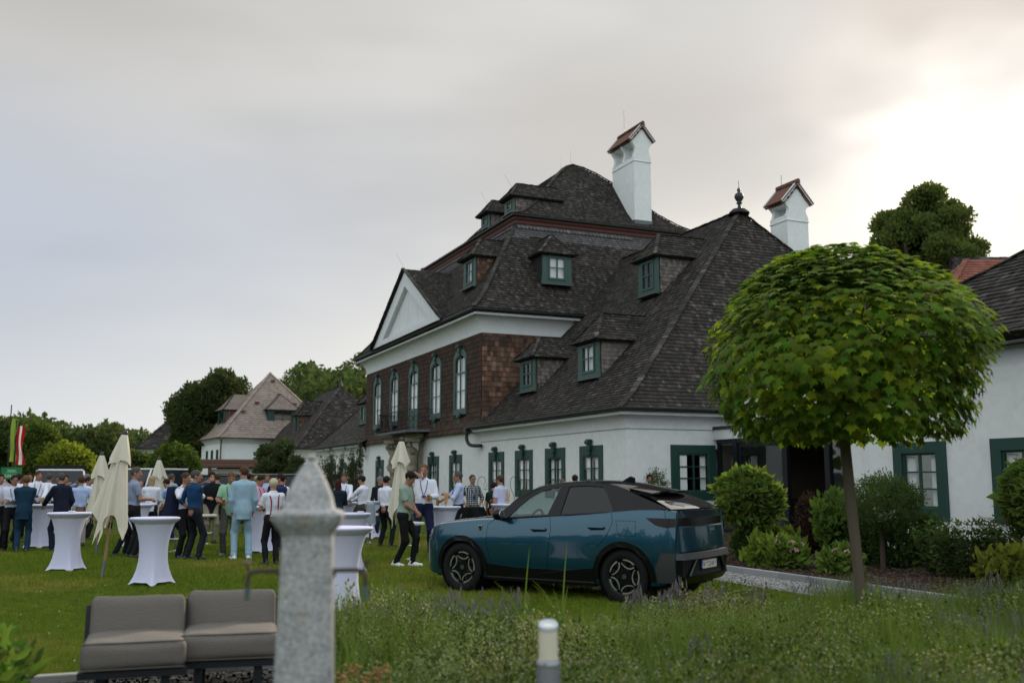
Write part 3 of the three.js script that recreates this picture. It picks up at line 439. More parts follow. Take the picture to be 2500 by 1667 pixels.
// ---------------------------------------------------------------- white house on the right and the glazed entrance between
{
  const O = [-7.5, 2.1], g = thing('garden_house', 'white house with green framed windows at the right edge, behind the garden shrubs', 'house', at(O[0], O[1]), TURN); // local x = u + 7.5, z = v - 2.1
  const wins = [-2.26, -5.02, -7.78, -10.54, -13.3], H = 4.0;
  part(g, 'wall', [boxUV(extr(rect(-24, 0, 0, H), 0.4, wins.map((c) => hole(c, 0.92, 1.16, 1.44)))), boxUV(bx(0.4, H, 10, -0.2, H / 2, 5.4)), boxUV(bx(24, H, 0.4, -12, H / 2, 14))], M.white);
  part(g, 'plinth', bx(24, 0.4, 0.05, -12, 0.2, -0.026), mat([0.4, 0.4, 0.4], 0.9, { map: plasterMap }));
  const cove = [[0, 3.72], [0.05, 3.72], [0.05, 3.8]]; for (let k = 0; k <= 8; k++) { const t = k / 8 * Math.PI / 2; cove.push([0.05 + 0.4 * (1 - Math.cos(t)), 3.8 + 0.62 * Math.sin(t)]); } cove.push([0.5, 4.42], [0.5, 4.52], [0, 4.52]);
  part(g, 'cornice', boxUV(sweep(cove, [[0, 9], [0, 0], [-24, 0]].reverse())), M.whiteTrim);
  part(g, 'gutter', sweep([[0.46, 4.52], [0.5, 4.5], [0.6, 4.5], [0.68, 4.56], [0.68, 4.62], [0.46, 4.62]], [[-24, 0], [0, 0], [0, 9]]), M.gutter);
  const sh = [], prof = [0, 0.05, 0.12, 0.25, 0.6, 1].map((q) => [7.6 * q, 4.58 + 5.7 * (q < 0.1 ? q * 0.7 : q < 0.2 ? q * 0.86 : q)]);
  part(g, 'roof', [cladFace({ A: [0.6, -0.6], e: [-1, 0], n: [0, 1], prof, eL: (r) => 1.25 * r, eR: () => 22, course: 0.18, w: 0.16 }, sh), cladFace({ A: [0.6, -0.6], e: [0, 1], n: [-1, 0], prof: prof.map(([r, h]) => [1.25 * r, h]), eL: (r) => r / 1.25, eR: (r) => 15.2 - r / 1.25, course: 0.18, w: 0.16 }, sh)], M.deck);
  caps(prof.map(([r, h]) => [0.6 - 1.25 * r, h, -0.6 + r]), sh); putShingles(g, 'roof_shingle', sh);
  for (const c of wins) casement(g, { at: [c, 0.78, 0], w: 1.52, h: 1.72, b: 0.24, rows: 3, curtains: 0.26, proud: 0.07 });
}
{
  const g = thing('entrance_hall', 'glazed entrance with dark metal frames under a white canopy between the two white houses', 'entrance', at(0, 3.4), TURN); // local x = u, z = v - 3.4
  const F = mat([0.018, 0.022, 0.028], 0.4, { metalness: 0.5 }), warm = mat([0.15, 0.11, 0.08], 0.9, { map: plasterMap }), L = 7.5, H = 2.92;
  part(g, 'canopy', [boxUV(rb(L - 0.02, 0.32, 5.9, -L / 2, H + 0.17, 2.75, 0.01))], M.whiteTrim);
  part(g, 'canopy_edge', [bx(L - 0.02, 0.1, 0.16, -L / 2, H + 0.38, -0.16), bx(L, 0.06, 6, -L / 2, H + 0.36, 2.8)], M.gutter);
  part(g, 'upper_roof', [boxUV(bx(L, 0.9, 4.6, -L / 2, 3.85, 3.2))], M.whiteTrim);
  part(g, 'frame', [bx(0.09, H, 0.12, -0.06, H / 2, 0), bx(0.2, H, 0.14, -0.98, H / 2, 0), bx(0.14, H, 0.12, -3.42, H / 2, 0), bx(0.2, H, 0.14, -5.2, H / 2, 0), bx(0.12, H, 0.12, -7.42, H / 2, 0), bx(L, 0.12, 0.13, -L / 2, H - 0.06, 0.001), bx(0.86, 0.12, 0.1, -0.5, 0.06, 0), bx(2.1, 0.12, 0.1, -6.3, 0.06, 0), bx(2.1, 0.07, 0.1, -6.3, 1.0, 0)], F);
  const door = sub(g, 'door'); part(door, 'door_frame', [bx(0.12, H - 0.14, 0.07, -1.15, H / 2 - 0.06, 0.02), bx(0.12, H - 0.14, 0.07, -3.27, H / 2 - 0.06, 0.02), bx(2.1, 0.12, 0.07, -2.2, H - 0.19, 0.021), bx(2.1, 0.14, 0.07, -2.2, 0.09, 0.021)], F); part(door, 'pane', bx(2.0, H - 0.3, 0.012, -2.2, H / 2 - 0.05, 0.02), M.glass); part(door, 'handle', [tube([[-3.2, 1.0, -0.02], [-3.18, 1.0, -0.09], [-2.9, 1.0, -0.1], [-2.15, 1.0, -0.1], [-2.1, 1.0, -0.02]], 0.016, 20, 8), bar([-3.2, 0.98, -0.08], [-3.2, 1.28, -0.08], 0.014, 8)], mat([0.5, 0.5, 0.5], 0.25, { metalness: 1 }));
  part(g, 'pane', bx(0.8, H - 0.25, 0.012, -0.5, H / 2, 0), M.glass); part(g, 'pane', bx(2.08, H - 0.25, 0.012, -6.3, H / 2, 0), M.glass);
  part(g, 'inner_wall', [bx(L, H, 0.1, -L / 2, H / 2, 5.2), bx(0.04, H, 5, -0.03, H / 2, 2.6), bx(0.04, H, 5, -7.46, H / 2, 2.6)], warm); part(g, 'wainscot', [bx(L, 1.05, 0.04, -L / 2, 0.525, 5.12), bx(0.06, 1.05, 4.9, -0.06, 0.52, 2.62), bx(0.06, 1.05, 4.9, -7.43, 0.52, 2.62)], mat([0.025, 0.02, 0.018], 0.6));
  part(g, 'floor', bx(L, 0.05, 5.4, -L / 2, 0.0, 2.6), mat([0.06, 0.055, 0.05], 0.5));
  tag(part(scene, 'fire_alarm_box', merge([rb(0.2, 0.2, 0.06, 0, 0, 0, 0.01), rb(0.1, 0.1, 0.03, 0, 0, -0.035, 0.01)]).applyMatrix4(new THREE.Matrix4().makeRotationY(TURN)), mat([0.4, 0.02, 0.02], 0.5)), 'small red alarm box on the beige wall inside the entrance', 'alarm box').position.set(...at(-4.25, 8.5, 1.45));
  const mr = thing('wall_mirror', 'tall dark framed mirror on the wall inside the entrance', 'mirror', at(-5.4, 8.55, 1.15), TURN); part(mr, 'frame', [bx(0.06, 1.5, 0.05, -0.5, 0.75, -0.05), bx(0.06, 1.5, 0.05, 0.5, 0.75, -0.05), bx(1.06, 0.06, 0.051, 0, 0, -0.05), bx(1.06, 0.06, 0.051, 0, 1.5, -0.05)], M.dark); part(mr, 'mirror_glass', bx(0.98, 1.46, 0.02, 0, 0.75, -0.04), mat([0.06, 0.06, 0.06], 0.1, { metalness: 0.8 }));
  const cd = thing('candelabra', 'silver branched candelabra in front of the dark mirror in the entrance', 'candelabra', at(-4.9, 7.9, 1.0), TURN), cm = mat([0.5, 0.48, 0.44], 0.25, { metalness: 1 }); part(cd, 'stand', [lathe([[0, 0], [0.11, 0], [0.09, 0.02], [0.025, 0.05], [0.02, 0.25], [0.035, 0.29], [0.015, 0.33], [0.015, 0.62], [0, 0.62]], 16), ...[-1, 1].flatMap((s) => [tube([[0, 0.36, 0], [s * 0.12, 0.3, 0], [s * 0.24, 0.38, 0], [s * 0.25, 0.5, 0]], 0.009, 12, 6), tube([[0, 0.4, 0], [s * 0.05, 0.36, s * 0.08], [s * 0.12, 0.42, s * 0.16], [s * 0.13, 0.52, s * 0.17]], 0.009, 12, 6)])], cm); for (const p of [[0, 0.62, 0], [0.25, 0.5, 0], [-0.25, 0.5, 0], [0.13, 0.52, 0.17], [-0.13, 0.52, -0.17]]) part(cd, 'candle_cup', lathe([[0, 0], [0.012, 0], [0.035, 0.02], [0.02, 0.025], [0.018, 0.06], [0, 0.06]], 12), cm).position.set(...p);
  const tb = thing('console_table', 'dark narrow table under the mirror in the entrance', 'table', at(-4.9, 7.9), TURN); part(tb, 'tabletop', rb(1.5, 0.05, 0.45, 0, 0.975, 0, 0.01), M.dark); for (const x of [-0.68, 0.68]) for (const z of [-0.18, 0.18]) part(tb, 'leg', bx(0.05, 0.95, 0.05, x, 0.475, z), M.dark);
}
// ---------------------------------------------------------------- houses farther off
function hipHouse(name, label, o) { // x along the front, z into the depth, origin at the front left corner
  let { pos } = o; const { turn, w, d, eave, apex, ridge = 0, tone, deck = M.deck, trim = M.whiteTrim, course = 0.3, sw = 0.35, ov = 0.5, wins = [], gut = M.gutter } = o;
  pos = [pos[0] + w * Math.cos(turn), 0, pos[2] - w * Math.sin(turn)];           // pos is the corner at the left of the front; x runs from the right corner to the left, z away
  const g = thing(name, label, 'house', pos, turn + Math.PI);
  part(g, 'wall', [bx(w, eave, 0.3, w / 2, eave / 2, 0.15), bx(0.3, eave, d - 0.6, 0.15, eave / 2, d / 2), bx(0.3, eave, d - 0.6, w - 0.15, eave / 2, d / 2), bx(w, eave, 0.3, w / 2, eave / 2, d - 0.15)].map((q) => boxUV(q)), M.white);
  const W = w + 2 * ov, D = d + 2 * ov, rx = (W - ridge) / 2, rz = D / 2, list = [], P = (run) => [0, 0.06, 0.14, 0.3, 1].map((q) => [run * q, eave - 0.05 + (apex - eave) * (q < 0.1 ? q * 0.72 : q < 0.2 ? q * 0.85 : q < 0.5 ? q * 0.96 : q)]);
  part(g, 'roof', [cladFace({ A: [-ov, -ov], e: [1, 0], n: [0, 1], prof: P(rz), eL: (r) => r / rz * rx, eR: (r) => W - r / rz * rx, course, w: sw, tone, t: 0.035 }, list), cladFace({ A: [-ov, -ov], e: [0, 1], n: [1, 0], prof: P(rx), eL: (r) => r / rx * rz, eR: (r) => D - r / rx * rz, course, w: sw, tone, t: 0.035 }, list), cladFace({ A: [w + ov, -ov], e: [0, 1], n: [-1, 0], prof: P(rx), eL: (r) => r / rx * rz, eR: (r) => D - r / rx * rz, course, w: sw, tone, t: 0.035 }, list), cladFace({ A: [-ov, d + ov], e: [1, 0], n: [0, -1], prof: P(rz), eL: (r) => r / rz * rx, eR: (r) => W - r / rz * rx }, null)], deck);
  caps(P(1).map(([q, h]) => [-ov + q * rx, h, -ov + q * rz]), list, tone, 0.3, 0.3); caps(P(1).map(([q, h]) => [w + ov - q * rx, h, -ov + q * rz]), list, tone, 0.3, 0.3); putShingles(g, 'roof_shingle', list);
  part(g, 'gutter', sweep([[ov - 0.05, eave - 0.16], [ov + 0.08, eave - 0.16], [ov + 0.1, eave - 0.04], [ov - 0.05, eave - 0.04]], [[w, d], [w, 0], [0, 0], [0, d]]), gut);
  part(g, 'cornice', sweep([[0, eave - 0.5], [0.08, eave - 0.5], [0.14, eave - 0.34], [ov - 0.05, eave - 0.14], [0, eave - 0.13]], [[w, d], [w, 0], [0, 0], [0, d]]), trim);
  for (const [side, c, y, ww, hh] of wins) { const q = sub(g, 'window', side ? [w, y, c] : [w - c, y, 0], side ? -Math.PI / 2 : 0); part(q, 'frame', extr(rect(-ww / 2, 0, ww / 2, hh), 0.08, [rect(-ww / 2 + 0.12, 0.12, ww / 2 - 0.12, hh - 0.12).reverse()]).translate(0, 0, -0.06), M.green); part(q, 'pane', [bx(ww - 0.2, hh - 0.2, 0.02, 0, hh / 2, -0.01)], mat([0.03, 0.04, 0.045], 0.1)); part(q, 'sash', [bx(0.07, hh - 0.2, 0.03, 0, hh / 2, -0.03), bx(ww - 0.2, 0.06, 0.031, 0, hh * 0.55, -0.03)], M.green); }
  return g;
}
{
  rnd = mulberry(61);
  const rosy = (k0 = 1) => () => { const k = rr(0.23, 0.32) * k0, w = rnd(); return new THREE.Color().setRGB(k, k * lerp(0.78, 0.84, w), k * lerp(0.66, 0.75, w)); };
  // the front of the far house looks towards the lawn; turned a little so that its left side shows
  const f0 = seen(537, 1172, 90), th = 0.5; // front left corner
  const far = hipHouse('far_house', 'white house with a new pale brown shingled pyramid roof, far behind the guests', { pos: [f0[0], 0, f0[2]], turn: th, w: 10.7, d: 8.7, eave: 5.5, apex: 12.0, tone: rosy(), deck: mat([0.15, 0.11, 0.09], 0.9), gut: M.copper, course: 0.26, sw: 0.3, wins: [[0, 6.2, 3.0, 2.6, 1.5], [1, 1.6, 2.9, 0.8, 1.5], [1, 3.8, 2.9, 0.8, 1.5], [1, 6.0, 2.9, 0.8, 1.5]] });
  part(far, 'downpipe', tube([[10.8, 5.4, -0.35], [10.8, 5.0, -0.14], [10.8, 2, -0.12], [10.8, 0, -0.12]], 0.07, 20, 6), M.copper);
  const orange = 'brown', fd = (x, z, y, t) => dormer(far, { at: [x, y, z], turn: t, w: 2.9, h: 1.85, depth: 2.4, rise: 1.5, tone: rosy(0.9), cheek: 'brown', green: M.green, curtain: false });
  fd(5.0, 0.75, 6.4, 0); fd(9.9, 4.3, 6.4, -Math.PI / 2);
  const vents = []; for (const [x, q] of [[5.3, 0.85], [3.6, 0.5], [7.2, 0.5], [2.2, 0.33], [8.6, 0.36]]) vents.push(rb(0.4, 0.18, 0.25, x, 5.5 + 6.5 * q + 0.12, -0.5 + 4.85 * q - 0.1, 0.04)); part(far, 'roof_vent', vents, M.copper);
  // low porch with a copper roof before it
  const c = seen(600, 1172, 78), po = thing('porch', 'flat copper roofed porch with a wide window before the far white house', 'porch', [c[0] + 1.2, 0, c[2]], Math.PI + 0.3); part(po, 'wall', [bx(8, 2.5, 0.2, 0, 1.25, 0.3), bx(0.3, 2.5, 3, -3.9, 1.25, 1.8)].map((q) => boxUV(q)), M.white); part(po, 'roof', [rb(9.4, 0.28, 4.4, 0, 2.72, 1.6, 0.05), rb(9.0, 0.4, 3.6, 0.2, 3.05, 1.9, 0.08)], M.copper); part(po, 'pane', bx(5.6, 1.4, 0.05, 0.6, 1.45, 0.18), mat([0.03, 0.035, 0.04], 0.1)); part(po, 'post', [bx(0.25, 2.6, 0.25, -4.2, 1.3, -0.3)], M.copper); part(po, 'post', [bx(0.25, 2.6, 0.25, 3.9, 1.3, -0.3)], M.copper);
  // long dark roofed barn at the far left
  const b0 = seen(338, 1172, 112); hipHouse('dark_roofed_barn', 'long white building with a dark hipped roof half hidden by the big tree', { pos: [b0[0], 0, b0[2]], turn: 0.05, w: 17, d: 12, eave: 5.2, apex: 11.2, ridge: 9, tone: greyTone(0.8), course: 0.4, sw: 0.5, wins: [[0, 12.6, 2.6, 1, 1.6]] });
}
{
  rnd = mulberry(62);
  const O = [50, -0.2], g = thing('annex', 'low white annex with an old dark shingle roof beyond the end of the manor house', 'house', at(O[0], O[1]), TURN); const L = 19, W = 9, E = 4.15, sh = [];
  part(g, 'wall', [bx(L, E, 0.3, L / 2, E / 2, 0.15), bx(0.3, E, W - 0.6, 0.15, E / 2, W / 2), bx(0.3, E, W - 0.6, L - 0.15, E / 2, W / 2), bx(L, E, 0.3, L / 2, E / 2, W - 0.15)].map((q) => boxUV(q)), M.white);
  const P = (run) => [0, 0.06, 0.14, 0.3, 1].map((q) => [run * q, E - 0.05 + 5.4 * (q < 0.1 ? q * 0.72 : q < 0.2 ? q * 0.85 : q < 0.5 ? q * 0.96 : q)]), rz = W / 2 + 0.5, rx = 6.5;
  part(g, 'roof', [cladFace({ A: [-0.5, -0.5], e: [1, 0], n: [0, 1], prof: P(rz), eL: (r) => r / rz * rx, eR: (r) => L + 1 - r / rz * rx, course: 0.22, w: 0.22, tone: greyTone(0.9) }, sh), cladFace({ A: [-0.5, -0.5], e: [0, 1], n: [1, 0], prof: P(rx), eL: (r) => r / rx * rz, eR: (r) => W + 1 - r / rx * rz, course: 0.22, w: 0.22, tone: greyTone(0.9) }, sh), cladFace({ A: [L + 0.5, -0.5], e: [0, 1], n: [-1, 0], prof: P(rx), eL: (r) => r / rx * rz, eR: (r) => W + 1 - r / rx * rz }, null), cladFace({ A: [-0.5, W + 0.5], e: [1, 0], n: [0, -1], prof: P(rz), eL: (r) => r / rz * rx, eR: (r) => L + 1 - r / rz * rx }, null)], M.deck);
  caps(P(1).map(([q, h]) => [-0.5 + q * rx, h, -0.5 + q * rz]), sh); caps([[rx - 0.5, E + 5.35, W / 2], [L + 0.5 - rx, E + 5.35, W / 2]], sh); putShingles(g, 'roof_shingle', sh);
  part(g, 'gutter', sweep([[0.44, E - 0.2], [0.58, E - 0.2], [0.6, E - 0.05], [0.44, E - 0.05]], [[L, 0], [0, 0], [0, W]]), M.gutter);
  part(g, 'cornice', boxUV(sweep([[0, E - 0.6], [0.06, E - 0.6], [0.1, E - 0.42], [0.42, E - 0.16], [0, E - 0.15]], [[L, 0], [0, 0], [0, W]])), M.whiteTrim);
  dormer(g, { at: [7.5, 5.4, 1.1], turn: 0, w: 1.6, h: 1.7, depth: 2.6, rise: 1.2, cheek: 'brown', green: M.greenUp, shutter: true });
  part(g, 'finial', lathe([[0, 0], [0.2, 0], [0.1, 0.1], [0.16, 0.25], [0.05, 0.4], [0.02, 0.8], [0, 0.8]], 12).translate(rx - 0.5, E + 5.3, W / 2), M.gutter);
}
{ // roofs beyond the maple on the right
  rnd = mulberry(63);
  const tileTone = () => { const k = rr(0.75, 1.2); return new THREE.Color().setRGB(0.2 * k, 0.075 * k, 0.05 * k); }, p = seen(2385, 1172, 46);
  const h1 = hipHouse('red_roofed_house', 'house with an orange red tiled hip roof behind the white house at the right', { pos: [p[0] - 1.5, 0, p[2]], turn: 0.0, w: 16, d: 11, eave: 8.8, apex: 13.2, ridge: 7.5, tone: tileTone, deck: mat([0.15, 0.05, 0.03], 0.9), course: 0.3, sw: 0.24 });
  const q = seen(2440, 1172, 75), h2 = hipHouse('slate_roofed_house', 'house with dark slate roof and small chimney far behind the red tiled roof', { pos: [q[0], 0, q[2]], turn: 0.0, w: 24, d: 10, eave: 15.2, apex: 19.8, ridge: 24.5, tone: greyTone(0.7), course: 0.5, sw: 0.6 });
  part(h2, 'chimney', [bx(0.9, 1.8, 0.9, 1.4, 20.1, 5), bx(1.05, 0.15, 1.05, 1.4, 21.0, 5)], mat([0.35, 0.33, 0.32], 0.9));
}
// ---------------------------------------------------------------- ground
const grassMap = noiseTex(512, (x, y) => { const a = tnoise(x, y, 5, 1, 5), b = tnoise(x, y, 64, 2, 3), c = tnoise(x, y, 14, 6, 3); const k = 0.55 + 0.5 * (b - 0.5) * 1.6 + 0.35 * (a - 0.5), dry = sstep(0.52, 0.75, c); return [k * lerp(0.42, 0.62, dry), k * lerp(0.58, 0.62, dry), k * lerp(0.14, 0.24, dry)].map((q) => Math.pow(q, 1.0)); }, true);
const grassBump = noiseTex(512, (x, y) => { const v = tnoise(x, y, 96, 4, 3); return [v, v, v]; });
const inLawn = (s) => { const t = grassMap.clone(); t.repeat.set(s, s); return t; };
const lawnMat = mat([0.85, 0.85, 0.34], 0.95, { map: inLawn(1), bumpMap: grassBump, bumpScale: 0.02 });
{
  const g = new THREE.PlaneGeometry(90, 100, 1, 1).rotateX(-Math.PI / 2).translate(-5, 0, -50); const uv = g.attributes.uv; for (let i = 0; i < uv.count; i++) uv.setXY(i, uv.getX(i) * 45, uv.getY(i) * 50);
  structure('lawn', g, lawnMat);
  const f = new THREE.PlaneGeometry(2600, 2600, 1, 1).rotateX(-Math.PI / 2).translate(0, -0.03, 0); for (let i = 0; i < f.attributes.uv.count; i++) f.attributes.uv.setXY(i, f.attributes.uv.getX(i) * 500, f.attributes.uv.getY(i) * 500);
  structure('ground', f, lawnMat);
}
const bladeTri = (h, w, lean, yaw, x, z) => { const c = Math.cos(yaw), s = Math.sin(yaw); return [x - c * w, 0, z - s * w, x + c * w, 0, z + s * w, x - s * lean, h, z + c * lean]; };
function triGeo(pos, colors) { const g = new THREE.BufferGeometry(); g.setAttribute('position', new THREE.Float32BufferAttribute(pos, 3)); if (colors) g.setAttribute('color', new THREE.Float32BufferAttribute(colors, 3)); g.computeVertexNormals(); return g; }
const place = (x, y, z, yaw = 0, sx = 1, sy = sx, tilt = 0, tiltDir = 0) => new THREE.Matrix4().compose(V3(x, y, z), new THREE.Quaternion().setFromAxisAngle(V3(Math.cos(tiltDir), 0, Math.sin(tiltDir)), tilt).multiply(new THREE.Quaternion().setFromAxisAngle(V3(0, 1, 0), yaw)), V3(sx, sy, sx));
const toFront = (x, z) => { const dx = x - CORNER[0], dz = z - CORNER[1]; return [-Math.sin(A_FACADE) * dx - Math.cos(A_FACADE) * dz, Math.cos(A_FACADE) * dx - Math.sin(A_FACADE) * dz]; };
// where things lie: bed of lavender and herbs in the foreground, gravel path along the garden kerb, terrace under the benches
const bedBack = (x) => (x < -0.5 ? 11.6 : x < 1.1 ? lerp(11.6, 10.3, sstep(-0.5, 0.3, x)) : x < 3 ? lerp(10.3, 11.6, sstep(1.1, 1.7, x)) : 11.6 + 1.2 * sstep(3, 4.2, x) + Math.max(0, x - 4.2) * 0.1);
const bedLeft = (Z) => (Z > 9.3 ? -1.75 + 0.1 * (Z - 10.5) : -1.55 + 0.12 * (9.3 - Z));
const terraceZ = (x) => 9.32 + (x + 1.55) * 0.405;      // line of the concrete edging
const inBed = (x, Z) => x > bedLeft(Z) && Z < bedBack(x) && Z > 3;
const inTerrace = (x, Z) => x < bedLeft(Z) && Z < terraceZ(x);
{
  rnd = mulberry(11);
  const pos = []; for (let i = 0; i < 9; i++) pos.push(...bladeTri(rr(0.022, 0.05), rr(0.0016, 0.003), rr(-0.025, 0.025), rr(0, 6.28), rr(-0.035, 0.035), rr(-0.035, 0.035)));
  const tuft = triGeo(pos), ms = [], cs = [];
  for (let i = 0; i < 150000; i++) {
    const Z = 8 + 24 * Math.pow(rnd(), 1.9), x = rr(-0.53 * Z - 0.5, 0.46 * Z); const fv = toFront(x, -Z);
    if (inBed(x, Z) && Z < bedBack(x) - 0.5) continue; if (inTerrace(x, Z) || fv[1] > -5.8) continue;
    const p = fbm(x * 0.7 + 40, Z * 0.7, 3, 3), q = fbm(x * 0.22 + 10, Z * 0.22, 7, 3); const s = rr(0.7, 1.25) * (0.8 + 0.5 * p) * (Z > 16 ? 1.35 : 1);
    ms.push(place(x, 0, -Z, rr(0, 6.28), s * (Z > 16 ? 1.6 : 1), s)); const k = rr(0.7, 1.25), d = sstep(0.5, 0.66, p) * 0.6 + sstep(0.5, 0.62, q) * 0.35;
    cs.push(new THREE.Color().setRGB(k * lerp(0.145, 0.28, d), k * lerp(0.205, 0.255, d), k * lerp(0.016, 0.05, d)));
  }
  const gr = instanced(scene, 'grass', tuft, mat([1, 1, 1], 0.75, { side: THREE.DoubleSide }), ms, cs); tag(gr, 'short mown green grass of the lawn in front of the house', 'grass');
  // small white clover heads scattered near
  const cl = []; for (let i = 0; i < 70; i++) { const Z = 8.5 + 8 * rnd() ** 1.5, x = rr(-0.5 * Z, 0.05 * Z); if (!inBed(x, Z) && !inTerrace(x, Z)) cl.push(place(x, 0.035, -Z, 0, rr(0.7, 1.3))); }
  tag(instanced(scene, 'clover', new THREE.IcosahedronGeometry(0.007, 0), mat([0.6, 0.58, 0.5], 0.9), cl), 'tiny white clover heads dotted in the lawn', 'clover');
}
// foreground bed, terrace and edging
{
  const bed = [], hill = (x, Z) => 0.02 + 0.1 * fbm(x, Z, 2, 3) * sstep(0, 0.8, Math.min(x - bedLeft(Z), bedBack(x) - Z));
  const rows = []; for (let j = 0; j <= 40; j++) { const r = []; for (let i = 0; i <= 60; i++) { const Z = lerp(3, 13.2, j / 40), xl = bedLeft(Z) - 0.05; const x = lerp(xl, 11, (i / 60) ** 1.3), Zc = Math.min(Z, bedBack(x)); r.push([x, hill(x, Zc), -Zc]); } rows.push(r); } bed.push(quads([rows]));
  structure('garden_bed', bed[0], mat([0.02, 0.022, 0.012], 1));
  const gravelMap = noiseTex(256, (x, y) => { const a = tnoise(x, y, 48, 8, 2), b = tnoise(x, y, 6, 3, 3); const k = 0.36 + 0.5 * (a - 0.5) + 0.15 * (b - 0.5); return [k, k * 0.98, k * 0.95]; }, true);
  const t2 = new THREE.Shape([[-9, 3], [-0.78, 3], [-0.78, 3], [-1.55, 9.3], [-9, 9.32 - 7.45 * 0.405]].map((p) => new THREE.Vector2(p[0], p[1])));
  const tg = new THREE.ShapeGeometry(t2).rotateX(Math.PI / 2).scale(1, 1, -1).scale(1, 1, 1); tg.applyMatrix4(new THREE.Matrix4()); const p = tg.attributes.position; for (let i = 0; i < p.count; i++) { p.setY(i, 0.012); p.setZ(i, -Math.abs(p.getZ(i))); }
  tg.index && tg.index; const gt = boxUV(tg); structure('terrace', gt, mat([0.2, 0.19, 0.17], 0.95, { map: gravelMap }));
  // concrete edging between lawn and terrace, in lengths of one metre
  const ed = new THREE.Group(); ed.name = 'edging'; ed.userData.kind = 'structure'; scene.add(ed); const ang = Math.atan(0.405), cm = mat([0.34, 0.33, 0.31], 0.9, { map: plasterMap });
  const kg = rb(0.99, 0.16, 0.1, 0, 0, 0, 0.012); for (let k = 0; k < 8; k++) { const s = part(ed, 'edging_stone', kg, cm); const x = -1.95 - k * 0.915; s.position.set(x, 0.0, -terraceZ(x)); s.rotation.y = ang; }
  // gravel path and the granite kerb of the shrub bed; both run along the front of the house
  const strip = (u0, u1, v0, v1, y) => { const g = new THREE.BufferGeometry(); const c = [at(u0, v0, y), at(u1, v0, y), at(u1, v1, y), at(u0, v1, y)]; g.setAttribute('position', new THREE.Float32BufferAttribute([...c[0], ...c[1], ...c[2], ...c[0], ...c[2], ...c[3]], 3)); g.computeVertexNormals(); if (g.attributes.normal.getY(0) < 0) { const q = g.attributes.position.array; for (let i = 0; i < 18; i += 9) for (let k = 0; k < 3; k++) [q[i + 3 + k], q[i + 6 + k]] = [q[i + 6 + k], q[i + 3 + k]]; g.computeVertexNormals(); } return boxUV(g); };
  structure('gravel_path', mergeGeometries([strip(-26, -4.2, -5.75, -4.66, 0.008), strip(-6.2, -4.2, -4.6, 3.35, 0.036)]), mat([0.34, 0.34, 0.34], 0.95, { map: gravelMap }));
  structure('mulch_bed', strip(-32, 3, -4.6, 2.05, 0.03), mat([0.05, 0.033, 0.025], 1));
  structure('mulch_border', strip(3, 46, -0.9, 0, 0.03), mat([0.05, 0.035, 0.027], 1));
  const kerb = new THREE.Group(); kerb.name = 'kerb'; kerb.userData.kind = 'structure'; scene.add(kerb); const km = [mat([0.4, 0.41, 0.42], 0.8, { map: plasterMap }), mat([0.35, 0.36, 0.37], 0.8, { map: plasterMap })];
  const ks = rb(0.995, 0.24, 0.08, 0, 0, 0, 0.012); for (let k = 0; k < 20; k++) { const s = part(kerb, 'kerb_stone', ks, km[k % 2]), q = at(-6.7 - k, -4.62, 0.0); s.position.set(...q); s.rotation.y = TURN; }
  rnd = mulberry(12);
  const chips = [], cc = []; for (let i = 0; i < 26000; i++) { const u = rr(-20, 2), v = rr(-4.55, 1.9), q = at(u, v, 0.04); chips.push(place(q[0], q[1] + rr(0, 0.02), q[2], rr(0, 6.28), rr(0.6, 1.5), 1, rr(-0.5, 0.5), rr(0, 6))); const k = rr(0.5, 1.6); cc.push(new THREE.Color().setRGB(0.075 * k, 0.05 * k, 0.038 * k)); }
  tag(instanced(scene, 'bark_mulch', new THREE.BoxGeometry(0.05, 0.012, 0.022), mat([1, 1, 1], 0.95), chips, cc), 'dark brown bark mulch under the shrubs by the entrance', 'mulch');
  const peb = [], pc = []; for (let i = 0; i < 22000; i++) { const u = rr(-20, 1), v = rr(-5.75, -4.68), q = at(u, v, 0.012); peb.push(place(q[0], q[1], q[2], rr(0, 6.28), rr(0.5, 1.4), rr(0.4, 1))); const k = rr(0.14, 0.42); pc.push(new THREE.Color().setRGB(k, k * 0.98, k * 0.95)); }
  for (let i = 0; i < 9000; i++) { const x = rr(-6.2, -1.2), Z = rr(7.2, 9.2); if (!inTerrace(x, Z)) continue; peb.push(place(x, 0.016, -Z, rr(0, 6.28), rr(0.4, 1), rr(0.3, 0.8))); const k = rr(0.08, 0.2); pc.push(new THREE.Color().setRGB(k, k * 0.96, k * 0.9)); }
  tag(instanced(scene, 'gravel', new THREE.IcosahedronGeometry(0.016, 0), mat([1, 1, 1], 0.9), peb, pc), 'light grey gravel of the garden path and terrace', 'gravel');
}
